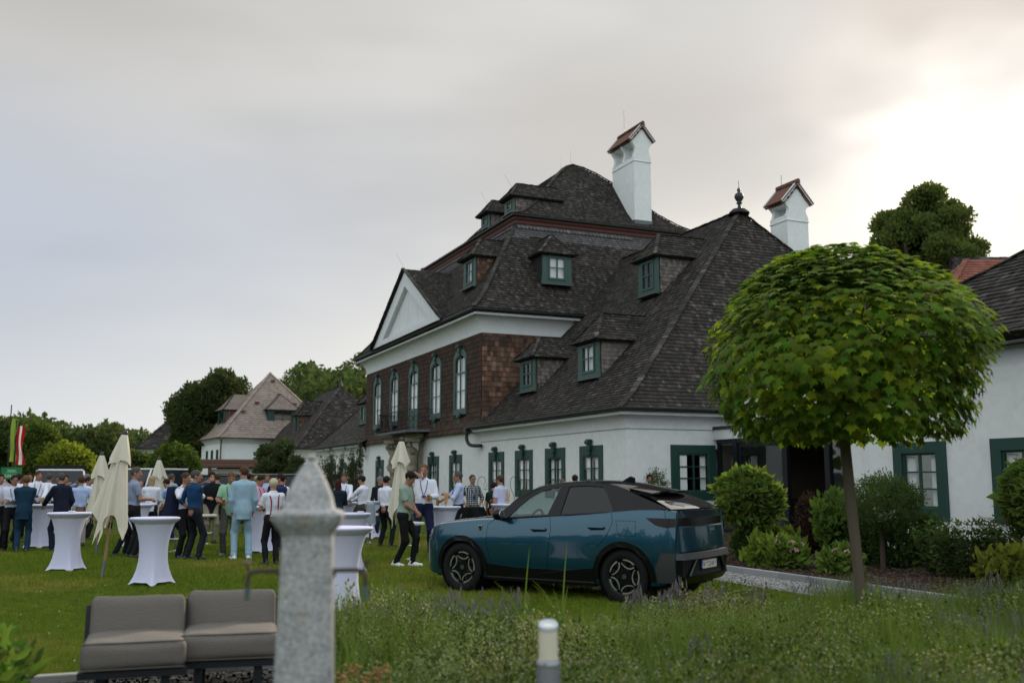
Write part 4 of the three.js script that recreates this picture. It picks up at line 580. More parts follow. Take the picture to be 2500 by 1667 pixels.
// ---------------------------------------------------------------- leaves
function leafGeo(L, W, fold = 0.25, n = 3) { // lancet leaf along +y, folded on its midrib
  const pos = []; const w = (t) => W * Math.sin(Math.PI * Math.pow(t, 0.8)) * 0.5; const P = (t, s) => [s * w(t), t * L, s === 0 ? Math.sin(t * 2) * L * 0.12 : Math.sin(t * 2) * L * 0.12 + fold * w(t)];
  for (let i = 0; i < n; i++) { const a = i / n, b = (i + 1) / n; for (const s of [-1, 1]) { const q = [P(a, 0), P(a, s), P(b, s), P(b, 0)]; if (i > 0) pos.push(...q[0], ...q[1], ...q[2]); pos.push(...q[0], ...q[2], ...q[3]); } } return triGeo(pos);
}
function mapleGeo(s) { // five pointed lobes, stalk at the origin, tip along +y
  const out = [[0.02, 0], [0.18, -0.1], [0.4, 0.0], [0.33, 0.14], [0.52, 0.3], [0.7, 0.52], [0.46, 0.53], [0.36, 0.5], [0.32, 0.66], [0.22, 0.8], [0.13, 0.72], [0.1, 0.9], [0, 1.14]];
  const half = out.map(([x, y]) => [x * s, y * s]), pos = [], c = [0, 0.32 * s, 0.03 * s], z = (x, y) => -0.28 * (x * x + (y - 0.3 * s) ** 2) / s - 0.05 * Math.abs(x);
  for (const m of [-1, 1]) for (let i = 0; i + 1 < half.length; i++) { const a = half[i], b = half[i + 1]; const A = [a[0] * m, a[1], z(a[0], a[1])], B = [b[0] * m, b[1], z(b[0], b[1])]; pos.push(...c, ...A, ...B); }
  return triGeo(pos);
}
function spray(n, R, geo, droop = 0) { // a twig of leaves as one geometry
  const gs = []; for (let i = 0; i < n; i++) { const g = geo.clone(); g.applyMatrix4(new THREE.Matrix4().compose(V3(rr(-R, R), rr(-R, R), rr(-R, R)), new THREE.Quaternion().setFromEuler(new THREE.Euler(rr(-1.2, 1.2) + droop, rr(0, 6.28), rr(-1.2, 1.2))), V3(1, 1, 1).multiplyScalar(rr(0.7, 1.25)))); gs.push(g); } const m = mergeGeometries(gs); return m;
}
const leafMat = (c, tr = 0.35, rough = 1) => mat(c, rough, { specularIntensity: 0.25, transmission: tr, thickness: 0, side: THREE.DoubleSide });
const M_leaf = leafMat([1, 1, 1], 0.55);
const M_bark = mat([0.085, 0.065, 0.05], 0.95, { bumpMap: noiseTex(128, (x, y) => { const v = tnoise(x, y, 12, 3, 4); return [v, v, v]; }), bumpScale: 0.02 });
const onSphere = () => { const u = rr(-1, 1), a = rr(0, 6.283), s = Math.sqrt(1 - u * u); return V3(s * Math.cos(a), u, s * Math.sin(a)); };
// leaves through and mostly near the surface of a set of ellipsoid blobs [x, y, z, rx, ry, rz]
function leafPlaces(blobs, per, o = {}) {
  const { shell = 0.55, up = 0.5, size = [0.75, 1.25], cut = () => true } = o; const ms = [], tones = [];
  const areas = blobs.map((b) => b[3] * b[4] + b[4] * b[5] + b[3] * b[5]), tot = areas.reduce((a, b) => a + b, 0);
  blobs.forEach((b, bi) => { const n = Math.round(per * areas[bi] / tot), bt = rr(0.8, 1.15); for (let i = 0; i < n; i++) { const d = onSphere(), q = Math.pow(rnd(), 0.42), r = lerp(shell, 1, q) * (0.9 + 0.22 * vnoise(d.x * 3 + bi * 7, d.y * 3, d.z * 3)); const p = V3(b[0] + d.x * b[3] * r, b[1] + d.y * b[4] * r, b[2] + d.z * b[5] * r); if (!cut(p)) continue;
    const dir = d.clone().lerp(V3(0, 1, 0), up).add(V3(rr(-0.6, 0.6), rr(-0.6, 0.6), rr(-0.6, 0.6))).normalize(); const qn = new THREE.Quaternion().setFromUnitVectors(V3(0, 1, 0), dir).multiply(new THREE.Quaternion().setFromAxisAngle(V3(0, 1, 0), rr(0, 6.28))); const s = rr(...size); ms.push(new THREE.Matrix4().compose(p, qn, V3(s, s, s))); tones.push(bt * rr(0.72, 1.28)); } });
  return { ms, tones };
}
const tint = (c, tones, warm = 0) => tones.map((k) => new THREE.Color().setRGB(1.75 * c[0] * k * (1 + warm * rr(-0.5, 1)), 1.75 * c[1] * k, 1.1 * c[2] * k));
function limbs(list, base, h, r, spread, n = 5) { list.push(bar(base, [base[0], base[1] + h, base[2]], r, 10, r * 0.7)); for (let i = 0; i < n; i++) { const a = i / n * 6.28 + rr(0, 0.6), y = base[1] + h * rr(0.75, 1); const q = [base[0] + Math.cos(a) * spread * 0.5, y + spread * rr(0.4, 0.7), base[2] + Math.sin(a) * spread * 0.5]; list.push(bar([base[0], y - 0.05, base[2]], q, r * 0.5, 7, r * 0.3)); for (let k = 0; k < 2; k++) list.push(bar(q, [q[0] + Math.cos(a + k - 0.5) * spread * 0.4, q[1] + spread * rr(0.2, 0.5), q[2] + Math.sin(a + k - 0.5) * spread * 0.4], r * 0.3, 6, r * 0.12)); } }
const SPR = { big: null };
rnd = mulberry(21);
SPR.tree = spray(16, 0.42, leafGeo(0.34, 0.2), 0.3); SPR.bushy = spray(14, 0.11, leafGeo(0.1, 0.045)); SPR.laurel = spray(8, 0.1, leafGeo(0.19, 0.08, 0.35)); SPR.fine = spray(16, 0.09, leafGeo(0.065, 0.02, 0.2, 2)); SPR.globe = spray(12, 0.2, leafGeo(0.2, 0.15)); SPR.soft = spray(10, 0.13, leafGeo(0.15, 0.07));
function tree(label, o) { // o: at [x, z], h of the trunk, blobs round the top of it, n sprays
  const t = thing(o.name || 'tree', label, o.category || 'tree', [o.at[0], 0, o.at[1]], 0, o.group);
  const w = []; limbs(w, [0, -0.1, 0], o.h, o.r || 0.25, o.spread || o.h * 0.6, o.n0 || 6); part(t, 'trunk', w, M_bark);
  const { ms, tones } = leafPlaces(o.blobs, o.n, o.leaf || {}); instanced(t, 'crown', o.geo || SPR.tree, o.mat || M_leaf, ms, tint(o.c, tones, o.warm || 0.15)); return t;
}
function bush(label, o) {
  const t = thing(o.name || 'bush', label, o.category || 'bush', [o.at[0], 0, o.at[1]], 0, o.group);
  const st = []; if (o.stem) limbs(st, [0, -0.05, 0], o.stem, o.r || 0.05, 0.5, 5); else for (let i = 0; i < 7; i++) { const b = o.blobs[i % o.blobs.length]; st.push(bar([rr(-0.1, 0.1), 0, rr(-0.1, 0.1)], [b[0] + rr(-0.3, 0.3) * b[3], b[1] + rr(-0.2, 0.5) * b[4], b[2] + rr(-0.3, 0.3) * b[5]], 0.014, 5, 0.005)); }
  part(t, 'stem', st, M_bark); const { ms, tones } = leafPlaces(o.blobs, o.n, o.leaf || {}); instanced(t, 'foliage', o.geo || SPR.bushy, o.mat || M_leaf, ms, tint(o.c, tones, o.warm || 0.1)); return t;
}
const lump = (n, c, R, r, sq = 0.8) => { const b = []; for (let i = 0; i < n; i++) { const d = onSphere(), k = Math.cbrt(rnd()) * 0.98; b.push([c[0] + d.x * R[0] * k, c[1] + d.y * R[1] * k, c[2] + d.z * R[2] * k, r * rr(0.75, 1.2), r * rr(0.6, 1) * sq, r * rr(0.75, 1.2)]); } return b; };

// ---------------------------------------------------------------- the globe maple in front of the entrance
{
  rnd = mulberry(31);
  const t = thing('maple_tree', 'globe shaped maple tree with dense drooping leaves on a thin straight trunk beside the car', 'tree', [3.55, 0, -10.6]);
  const R = 1.42, yb = 2.1, yt = 4.06, top = (r) => lerp(2.9, yt, Math.sqrt(Math.max(0, 1 - r ** 2.3)));
  const trunk = []; trunk.push(new THREE.TubeGeometry(new THREE.CatmullRomCurve3([V3(0.1, -0.1, 0), V3(0.06, 0.7, 0.01), V3(0.02, 1.4, 0), V3(-0.03, 2.2, 0.01), V3(-0.06, 2.6, 0)]), 24, 0.056, 12));
  part(t, 'trunk', trunk, mat([0.12, 0.1, 0.075], 0.9, { bumpMap: M_bark.bumpMap, bumpScale: 0.015 }));
  const br = []; for (let i = 0; i < 26; i++) { const a = i * 2.4, e = rr(0.1, 1.3), l = rr(0.8, 1.4); const q = [-0.06 + Math.cos(a) * Math.cos(e) * l, 2.55 + Math.sin(e) * l, Math.sin(a) * Math.cos(e) * l]; br.push(bar([-0.06, rr(2.4, 2.6), 0], q, 0.022, 6, 0.008)); for (let k = 0; k < 2; k++) br.push(bar(q, [q[0] + rr(-0.3, 0.3), q[1] + rr(-0.1, 0.3), q[2] + rr(-0.3, 0.3)], 0.008, 4, 0.003)); }
  part(t, 'branch', br, M_bark, 'stuff');
  const geos = [mapleGeo(0.095), mapleGeo(0.082), mapleGeo(0.105)], all = [];
  for (let i = 0; i < 9000; i++) {
    const a = rr(0, 6.283), f = Math.pow(rnd(), 0.5), c = Math.cos(a), s = Math.sin(a), wob = 1 + 0.09 * (vnoise(c * 2.3 + 5, s * 2.3, 1) - 0.5) * 2;
    // outer shell of a bun: pick height, then the radius there
    const cap_ = i % 4 === 3, y = cap_ ? lerp(yb, yt, rr(0.84, 1)) : yb + (yt - yb) * Math.pow(rnd(), 0.92); const tt = (y - yb) / (yt - yb), bulge = 1 + 0.2 * (vnoise(c * 2.2 + 9, s * 2.2, tt * 3.5) - 0.5) * 2;
    const rMax = R * bulge * (tt < 0.32 ? lerp(0.66, 1, Math.sqrt(tt / 0.32)) : Math.pow(Math.max(0, 1 - ((tt - 0.32) / 0.7) ** 3.3), 0.5));
    const inner = cap_ ? Math.sqrt(rnd()) : i % 5 === 0 ? rr(0.35, 0.85) : rr(0.84, 1.03); const r = rMax * inner;
    const p = V3(c * r, y + rr(-0.04, 0.04), s * r);
    const outw = V3(c, 0, s), steep = lerp(1.35, 0.1, sstep(0.25, 1.0, tt)); // hanging at the sides, flat on top
    const tip = outw.clone().multiplyScalar(Math.cos(steep * 0.8 + rr(-0.25, 0.25))).add(V3(rr(-0.45, 0.45), -Math.sin(steep * 0.8 + rr(-0.25, 0.25)), rr(-0.45, 0.45))).normalize();
    const nrm = outw.clone().multiplyScalar(Math.sin(steep)).add(V3(rr(-0.25, 0.25), Math.cos(steep) + 0.25, rr(-0.25, 0.25))); const X = V3().crossVectors(tip, nrm).normalize(), N = V3().crossVectors(X, tip).normalize(); const k = rr(0.8, 1.2);
    const col = rnd() < (tt > 0.55 ? 0.3 : 0.1) ? [0.28, 0.36, 0.015] : [rr(0.09, 0.15), rr(0.165, 0.24), rr(0.007, 0.016)]; const g = rr(0.8, 1.15);
    all.push({ m: new THREE.Matrix4().makeBasis(X.multiplyScalar(k), tip.multiplyScalar(k), N.multiplyScalar(k)).setPosition(p), c: new THREE.Color().setRGB(col[0] * g, col[1] * g, col[2] * g), v: i % 3, key: p.z * 1.0 + (inner > 0.86 ? 1 : -3) });
  }
  all.sort((a, b) => b.key - a.key); const LM = {};
  all.slice(0, 300).forEach((x) => { const k = Math.round(x.c.g * 90) + '_' + Math.round(x.c.r * 60); LM[k] ??= (() => { const q = M_leaf.clone(); q.color.copy(x.c); return q; })(); const l = part(t, 'leaf', geos[x.v], LM[k]); l.applyMatrix4(x.m); });
  for (let v = 0; v < 3; v++) { const q = all.slice(300).filter((x) => x.v === v); instanced(t, 'leaf', geos[v], M_leaf, q.map((x) => x.m), q.map((x) => x.c)); }
}
// ---------------------------------------------------------------- shrubs by the entrance
{
  rnd = mulberry(41);
  bush('broad leaved laurel bush clipped to a ball right behind the car', { name: 'laurel_bush', at: [4.75, -20.3], stem: 0.85, blobs: [[0, 1.3, 0, 0.6, 0.52, 0.56], [-0.25, 1.2, 0.15, 0.34, 0.32, 0.34], [0.3, 1.22, 0.1, 0.34, 0.34, 0.34], [0.05, 1.62, 0, 0.3, 0.24, 0.3]], n: 400, geo: SPR.laurel, c: [0.065, 0.105, 0.02], warm: 0.25 });
  bush('low dark green bush under the laurel ball', { at: [4.95, -20.6], blobs: [[0, 0.34, 0, 0.42, 0.34, 0.4], [0.35, 0.3, -0.1, 0.3, 0.3, 0.3]], n: 420, geo: SPR.bushy, c: [0.04, 0.07, 0.018] });
  bush('dense fine leaved standard shrub with a round head on a bare stem before the entrance', { name: 'standard_shrub', at: [6.8, -18.6], stem: 0.95, r: 0.055, blobs: [[0, 1.22, 0, 0.7, 0.5, 0.68], [-0.3, 1.1, 0.2, 0.4, 0.34, 0.4], [0.35, 1.28, 0.1, 0.35, 0.32, 0.36], [0.1, 1.55, 0, 0.3, 0.2, 0.3]], n: 900, geo: SPR.fine, c: [0.04, 0.07, 0.02] });
  bush('tall leafy green bush beside the maple trunk', { at: [6.45, -19.7], blobs: [[0, 0.7, 0, 0.42, 0.68, 0.4], [-0.25, 0.9, 0, 0.22, 0.5, 0.25], [0.3, 0.5, 0.1, 0.36, 0.45, 0.35]], n: 400, geo: SPR.soft, c: [0.06, 0.105, 0.022] });
  bush('loose green bush below the round standard shrub', { at: [7.35, -18.9], blobs: [[0, 0.45, 0, 0.6, 0.45, 0.4], [0.4, 0.55, 0, 0.3, 0.35, 0.3]], n: 330, geo: SPR.bushy, c: [0.04, 0.075, 0.02] });
  bush('dark red leaved shrub beside the glass door', { name: 'red_shrub', at: [6.6, -22.4], blobs: [[0, 0.75, 0, 0.25, 0.55, 0.25], [0.1, 0.4, 0.05, 0.3, 0.35, 0.3]], n: 240, geo: SPR.bushy, c: [0.032, 0.016, 0.014] });
  const hy = bush('hydrangea with pale pink flower heads by the garden kerb', { name: 'hydrangea', category: 'flowering shrub', at: [5.1, -18.7], blobs: [[0, 0.28, 0, 0.28, 0.24, 0.26], [-0.1, 0.36, 0.05, 0.2, 0.18, 0.18]], n: 130, geo: SPR.soft, c: [0.07, 0.115, 0.02] });
  const head = (() => { const g = []; for (let i = 0; i < 40; i++) { const d = onSphere(); if (d.y < -0.4) continue; g.push(new THREE.IcosahedronGeometry(0.02, 0).translate(d.x * 0.07, d.y * 0.05, d.z * 0.07)); } return merge(g); })(); const hm = [mat([0.45, 0.3, 0.26], 0.9), mat([0.42, 0.4, 0.2], 0.9)];
  [[-0.2, 0.52, 0.1], [0.0, 0.5, 0.22], [0.2, 0.46, 0.16], [-0.12, 0.6, -0.05], [0.02, 0.38, 0.3]].forEach((p, i) => { part(hy, 'flower_head', head, hm[i % 4 === 3 ? 1 : 0]).position.set(...p); });
  const hz = bush('second pale pink hydrangea half hidden by the maple trunk', { name: 'hydrangea', category: 'flowering shrub', at: [5.75, -17.7], blobs: [[0, 0.22, 0, 0.28, 0.2, 0.24]], n: 90, geo: SPR.soft, c: [0.07, 0.11, 0.025] }); [[-0.12, 0.42, 0.1], [0.06, 0.4, 0.15], [0.2, 0.36, 0.1]].forEach((p) => part(hz, 'flower_head', head, hm[0]).position.set(...p));
  bush('small yellow green shrub behind the hydrangea', { at: [5.45, -20.4], blobs: [[0, 0.34, 0, 0.32, 0.28, 0.28]], n: 130, geo: SPR.soft, c: [0.09, 0.13, 0.025] });
  bush('little bright green shrub on the bark mulch near the car', { at: [4.72, -19.2], blobs: [[0, 0.22, 0, 0.2, 0.22, 0.2], [0, 0.42, 0, 0.1, 0.12, 0.1]], n: 90, geo: SPR.soft, c: [0.11, 0.16, 0.03] });
  bush('yellow green shrub in front of the leafy bushes by the wall', { at: [7.55, -15.6], blobs: [[0, 0.28, 0, 0.28, 0.24, 0.22], [0.2, 0.38, 0, 0.16, 0.16, 0.16]], n: 150, geo: SPR.soft, c: [0.11, 0.13, 0.02] });
  bush('wide leaved bush cut off at the right by the picture, before the window', { name: 'laurel_bush', at: [8.55, -16.3], stem: 0.7, blobs: [[0, 1.35, 0, 0.55, 0.6, 0.5]], n: 340, geo: SPR.laurel, c: [0.07, 0.11, 0.025], warm: 0.3 });
  // leafy upright stems against the wall
  const upr = (label, x, z, n, H) => { const t = thing('garden_shrub', label, 'shrub', [x, 0, z]); const st = [], ms = [], tones = []; for (let i = 0; i < n; i++) { const bxx = rr(-0.75, 0.75), bz = rr(-0.3, 0.3), h = H * rr(0.55, 1.05), lx = rr(-0.12, 0.12), lz = rr(-0.1, 0.1); st.push(bar([bxx * 0.6, 0, bz], [bxx + lx, h, bz + lz], 0.008, 5, 0.003)); for (let y = 0.1; y < h; y += 0.05) for (let k = 0; k < 2; k++) { const q = y / h, a = k * 3.14 + y * 20 + rr(-0.4, 0.4); ms.push(new THREE.Matrix4().compose(V3(lerp(bxx * 0.6, bxx + lx, q), y, bz + lz * q), new THREE.Quaternion().setFromEuler(new THREE.Euler(0, a, 0)).multiply(new THREE.Quaternion().setFromEuler(new THREE.Euler(rr(0.7, 1.2), 0, 0))), V3(1, 1, 1).multiplyScalar(rr(0.7, 1.2) * (q > 0.85 ? 0.8 : 1)))); tones.push(rr(0.7, 1.3)); } } part(t, 'stem', st, mat([0.07, 0.06, 0.03], 0.9), 'stuff'); instanced(t, 'foliage', leafGeo(0.15, 0.065), M_leaf, ms, tint([0.045, 0.08, 0.02], tones)); };
  upr('leafy upright shrub against the white wall under the window', 7.55, -17.0, 60, 1.0); upr('leafy upright shrub with tall shoots, next to the right edge bush', 8.4, -16.6, 55, 1.05);
  // yellow green bush at the lower left
  bush('out of focus bush with yellowish leaves at the lower left corner', { at: [-3.75, -7.0], blobs: [[0, 0.32, 0, 0.38, 0.3, 0.4], [-0.3, 0.42, 0.1, 0.4, 0.32, 0.35], [0.15, 0.2, 0.25, 0.3, 0.2, 0.3]], n: 170, geo: SPR.soft, c: [0.06, 0.11, 0.02], warm: 0.5 });
}
// ---------------------------------------------------------------- lavender, herbs and grasses of the foreground bed
{
  rnd = mulberry(51);
  const col = (g, c) => { const n = g.attributes.position.count, a = new Float32Array(n * 3); for (let i = 0; i < n; i++) a.set(c, 3 * i); const r = g.index ? g.toNonIndexed() : g; r.deleteAttribute('uv'); r.setAttribute('color', new THREE.BufferAttribute(new Float32Array(r.attributes.position.count * 3).map((_, i) => c[i % 3]), 3)); return r; };
  const vc = (o = {}) => mat([1, 1, 1], 0.8, { vertexColors: true, side: THREE.DoubleSide, ...o });
  const stemG = (h, lean) => col(triGeo([...bladeTri(h, 0.0022, lean, 0.3, 0, 0), ...bladeTri(h, 0.0022, lean, 1.8, 0, 0)]), [0.12, 0.15, 0.045]);
  const lavG = [0, 1, 2].map(() => { const lean = rr(0.02, 0.08), h = 0.5, g = [stemG(h, lean)]; for (let k = 0; k < 7; k++) { const q = (h - 0.02 - k * 0.0135) / h, w = 0.0085 * (k === 0 ? 0.6 : k > 5 ? 0.55 : 1); g.push(col(new THREE.OctahedronGeometry(w, 0).scale(1, 0.95, 1).translate(-Math.sin(0.3) * lean * q, h * q, Math.cos(0.3) * lean * q), k % 2 ? [0.155, 0.14, 0.152] : [0.2, 0.185, 0.19])); } return mergeGeometries(g); });
  const lavM = [[], [], []], lavC = [[], [], []], leafM = [], leafC = [];
  const fol = triGeo((() => { const p = []; for (let i = 0; i < 16; i++) p.push(...bladeTri(rr(0.14, 0.34), 0.003, rr(-0.12, 0.12), rr(0, 6.28), rr(-0.06, 0.06), rr(-0.06, 0.06))); return p; })());
  const clump = (x, Z, R, H, n, d = 1) => { // a mound of lavender
    for (let i = 0; i < n * 0.62; i++) { const a = rr(0, 6.283), q = Math.sqrt(rnd()) * R, px = x + Math.cos(a) * q * 1.15, pz = Z + Math.sin(a) * q * 1.15, v = i % 3; const s = H / 0.5 * rr(0.72, 1.08) * (1 - 0.25 * q / R); lavM[v].push(place(px, 0.02, -pz, rr(0, 6.28), 1, s, 0.5 * q / R + rr(-0.08, 0.08), -a + Math.PI / 2 + Math.PI * 0)); const k = rr(0.65, 1.2) * d; lavC[v].push(new THREE.Color(k, k, k)); }
    for (let i = 0; i < n * 0.9; i++) { const a = rr(0, 6.283), q = Math.sqrt(rnd()) * R; leafM.push(place(x + Math.cos(a) * q * 0.8, 0, -(Z + Math.sin(a) * q * 0.8), rr(0, 6.28), 1.1, H / 0.42 * rr(0.6, 1), 0.35 * q / R, -a + Math.PI / 2)); const k = rr(0.7, 1.2) * d; leafC.push(new THREE.Color().setRGB(0.13 * k, 0.18 * k, 0.055 * k)); }
  };
  // row along the back edge, larger mounds before the rear wheel and on the right
  for (let x = -1.5; x < 0.1; x += 0.3) clump(x, 10.9 + rr(-0.35, 0.2), 0.34, rr(0.46, 0.58), 70);
  for (let x = -1.5; x < -0.3; x += 0.3) for (let k = 0; k < 2; k++) clump(x + rr(-0.1, 0.1), rr(9.0, 10.5), 0.42, rr(0.45, 0.6), 80);
  for (let x = 0.2; x < 1.2; x += 0.3) clump(x, 9.9 + rr(-0.3, 0.1), 0.3, rr(0.3, 0.4), 30);
  for (let x = 1.3; x < 2.6; x += 0.24) clump(x, 10.7 + rr(-0.3, 0.3), 0.3, rr(0.56, 0.72), 75);
  for (let x = 3.6; x < 6.6; x += 0.42) clump(x, 12.0 + rr(-0.5, 0.4), 0.36, rr(0.5, 0.75), 75);
  for (let i = 0; i < 26; i++) { const Z = rr(5.6, 9.2), x = lerp(0.15, 0.56, Math.pow(rnd(), 0.8)) * Z; if (Z > 6 || x > 1) clump(x, Z, 0.36, rr(0.42, 0.6), 60, 0.85); }
  for (let i = 0; i < 9; i++) clump(rr(3.4, 5.2), rr(7, 9.5), 0.4, 0.62, 70, 0.8);
  [0, 1, 2].forEach((v) => 0); const lav = new THREE.Group(); lav.name = 'lavender'; lav.userData.kind = 'stuff'; scene.add(lav); tag(lav, 'lavender with grey violet flower spikes filling the foreground bed', 'lavender');
  lavG.forEach((g, v) => instanced(lav, 'flower_stem', g, vc(), lavM[v], lavC[v])); instanced(lav, 'foliage', fol, mat([1, 1, 1], 0.8, { side: THREE.DoubleSide }), leafM, leafC);
  // herbs with small leaves, some with tiny pale flowers
  const herb = (fl) => { const g = []; for (let s = 0; s < 4; s++) { const h = rr(0.26, 0.42), lx = rr(-0.16, 0.16), lz = rr(-0.16, 0.16); g.push(col(triGeo([0, 0, 0, 0.004, 0, 0.002, lx, h, lz]), [0.09, 0.1, 0.03])); for (let y = 0.06; y < h; y += 0.03) { const q = y / h, lf = leafGeo(rr(0.03, 0.05), rr(0.012, 0.02), 0.3, 2); lf.applyMatrix4(new THREE.Matrix4().compose(V3(lx * q, y, lz * q), new THREE.Quaternion().setFromEuler(new THREE.Euler(rr(0.3, 1.5), rr(0, 6.28), 0, 'YXZ')), V3(1, 1, 1))); const k = rr(0.7, 1.3); g.push(col(lf, [0.1 * k, 0.14 * k, 0.02 * k])); } if (fl) for (let k = 0; k < 4; k++) g.push(col(new THREE.OctahedronGeometry(rr(0.0025, 0.0055), 0).translate(lx + rr(-0.05, 0.05), h + rr(-0.1, 0.03), lz + rr(-0.05, 0.05)), [0.5, 0.48, 0.38])); } return mergeGeometries(g); };
  const herbs = [herb(true), herb(false), herb(true)], hM = [[], [], []], hC = [[], [], []];
  for (let i = 0; i < 4300; i++) { const Z = lerp(5.4, 12.6, Math.pow(rnd(), 0.9)), x = rr(Math.max(bedLeft(Z) + 0.1, -1.7), 0.58 * Z); if (!inBed(x, Z)) continue; const dens = fbm(x * 0.9 + 3, Z * 0.9, 5, 3); if (dens < 0.38 && rnd() < 0.7) continue; const v = i % 3, s = rr(0.65, 1.35) * (0.25 + 1.35 * dens) * (0.55 + 0.45 * sstep(0, 1.2, bedBack(x) - Z)); hM[v].push(place(x, 0.02, -Z, rr(0, 6.28), s, s * rr(0.9, 1.2), rr(-0.15, 0.15), rr(0, 6))); const k = rr(0.6, 1.15), w = dens > 0.55 ? 1.2 : 0.9; hC[v].push(new THREE.Color().setRGB(k * w, k, k * 0.9)); }
  const hb = new THREE.Group(); hb.name = 'herbs'; hb.userData.kind = 'stuff'; scene.add(hb); tag(hb, 'low green herbs with tiny pale flowers between the lavender', 'herbs'); herbs.forEach((g, v) => instanced(hb, 'herb_sprig', g, vc({ roughness: 0.7 }), hM[v], hC[v]));
  // taller grass blades through the bed
  const gb = triGeo((() => { const p = []; for (let i = 0; i < 7; i++) { const h = rr(0.3, 0.55), yaw = rr(0, 6.28), lean = rr(0.05, 0.3), c = Math.cos(yaw), s = Math.sin(yaw), w = rr(0.003, 0.006), x = rr(-0.04, 0.04), z = rr(-0.04, 0.04); const P = (t, k) => [x + c * w * k * (1 - t) - s * lean * t * t, h * (t - 0.35 * t * t * lean), z + s * w * k * (1 - t) + c * lean * t * t]; for (let j = 0; j < 3; j++) { const a = j / 3, b = (j + 1) / 3; p.push(...P(a, -1), ...P(a, 1), ...P(b, 1), ...P(a, -1), ...P(b, 1), ...P(b, -1)); } } return p; })());
  const gM = [], gC = []; for (let i = 0; i < 9500; i++) { const Z = lerp(5.2, 12.7, rnd()), x = rr(bedLeft(Z), 0.58 * Z); if (!inBed(x, Z)) continue; const cl = fbm(x * 0.8 + 30, Z * 0.8, 9, 3); if (cl < 0.45 && rnd() < 0.6) continue; gM.push(place(x, 0, -Z, rr(0, 6.28), 1.1, rr(0.6, 1.15) * (0.55 + 1.25 * cl) * (0.6 + 0.4 * sstep(0, 1, bedBack(x) - Z)))); const k = rr(0.6, 1.2); gC.push(new THREE.Color().setRGB(0.13 * k, 0.205 * k, 0.028 * k)); }
  tag(instanced(scene, 'tall_grass', gb, mat([1, 1, 1], 1, { side: THREE.DoubleSide, transmission: 0.3, thickness: 0 }), gM, gC), 'long thin grass blades growing through the lavender bed', 'grass');
  // broad reed-like grass before the car doors
  const reed = (x, Z, n, label) => { const t = thing('reed_grass', label, 'grass plant', [x, 0, -Z]); for (let i = 0; i < n; i++) { const h = [1.05, 0.8, 0.72, 0.62, 0.7, 0.5][i % 6] * rr(0.92, 1.05), a = i * 2.1 + 0.4, lean = (i % 3) * 0.14 + 0.03, w = 0.012, rows = []; for (let j = 0; j <= 10; j++) { const q = j / 10, d = lean * q * q * 2.2; const wd = w * (1 - q) ** 0.6; const px = Math.cos(a) * d, pz = Math.sin(a) * d * 0.6, py = h * (q - 0.28 * lean * 2.5 * q * q * q); rows.push([[px - wd, py, pz], [px, py - 0.004, pz], [px + wd, py, pz]]); } part(t, 'blade', quads([rows]), leafMat([0.09, 0.15, 0.02], 0.35)); } };
  reed(0.5, 10.2, 6, 'tall broad grass blades standing before the car doors'); reed(0.12, 10.2, 4, 'short tuft of broad grass left of the tall blades before the car');
  // dry seed heads by the pump
  const dry = []; const dt = thing('dry_plant', 'dried brown plant with seed heads at the foot of the bed beside the stone post', 'dried plant', [-1.12, 0, -6.7]); for (let i = 0; i < 60; i++) { const x = rr(-0.25, 0.32), z = rr(-0.25, 0.25), h = rr(0.22, 0.44); dry.push(bar([x * 0.7, 0, z * 0.7], [x, h, z], 0.004, 4, 0.003)); for (let k = 0; k < 7; k++) dry.push(new THREE.IcosahedronGeometry(rr(0.008, 0.016), 0).translate(x + rr(-0.045, 0.045), h + rr(-0.05, 0.03), z + rr(-0.045, 0.045))); } part(dt, 'seed_stem', dry, mat([0.25, 0.15, 0.06], 0.95), 'stuff');
}
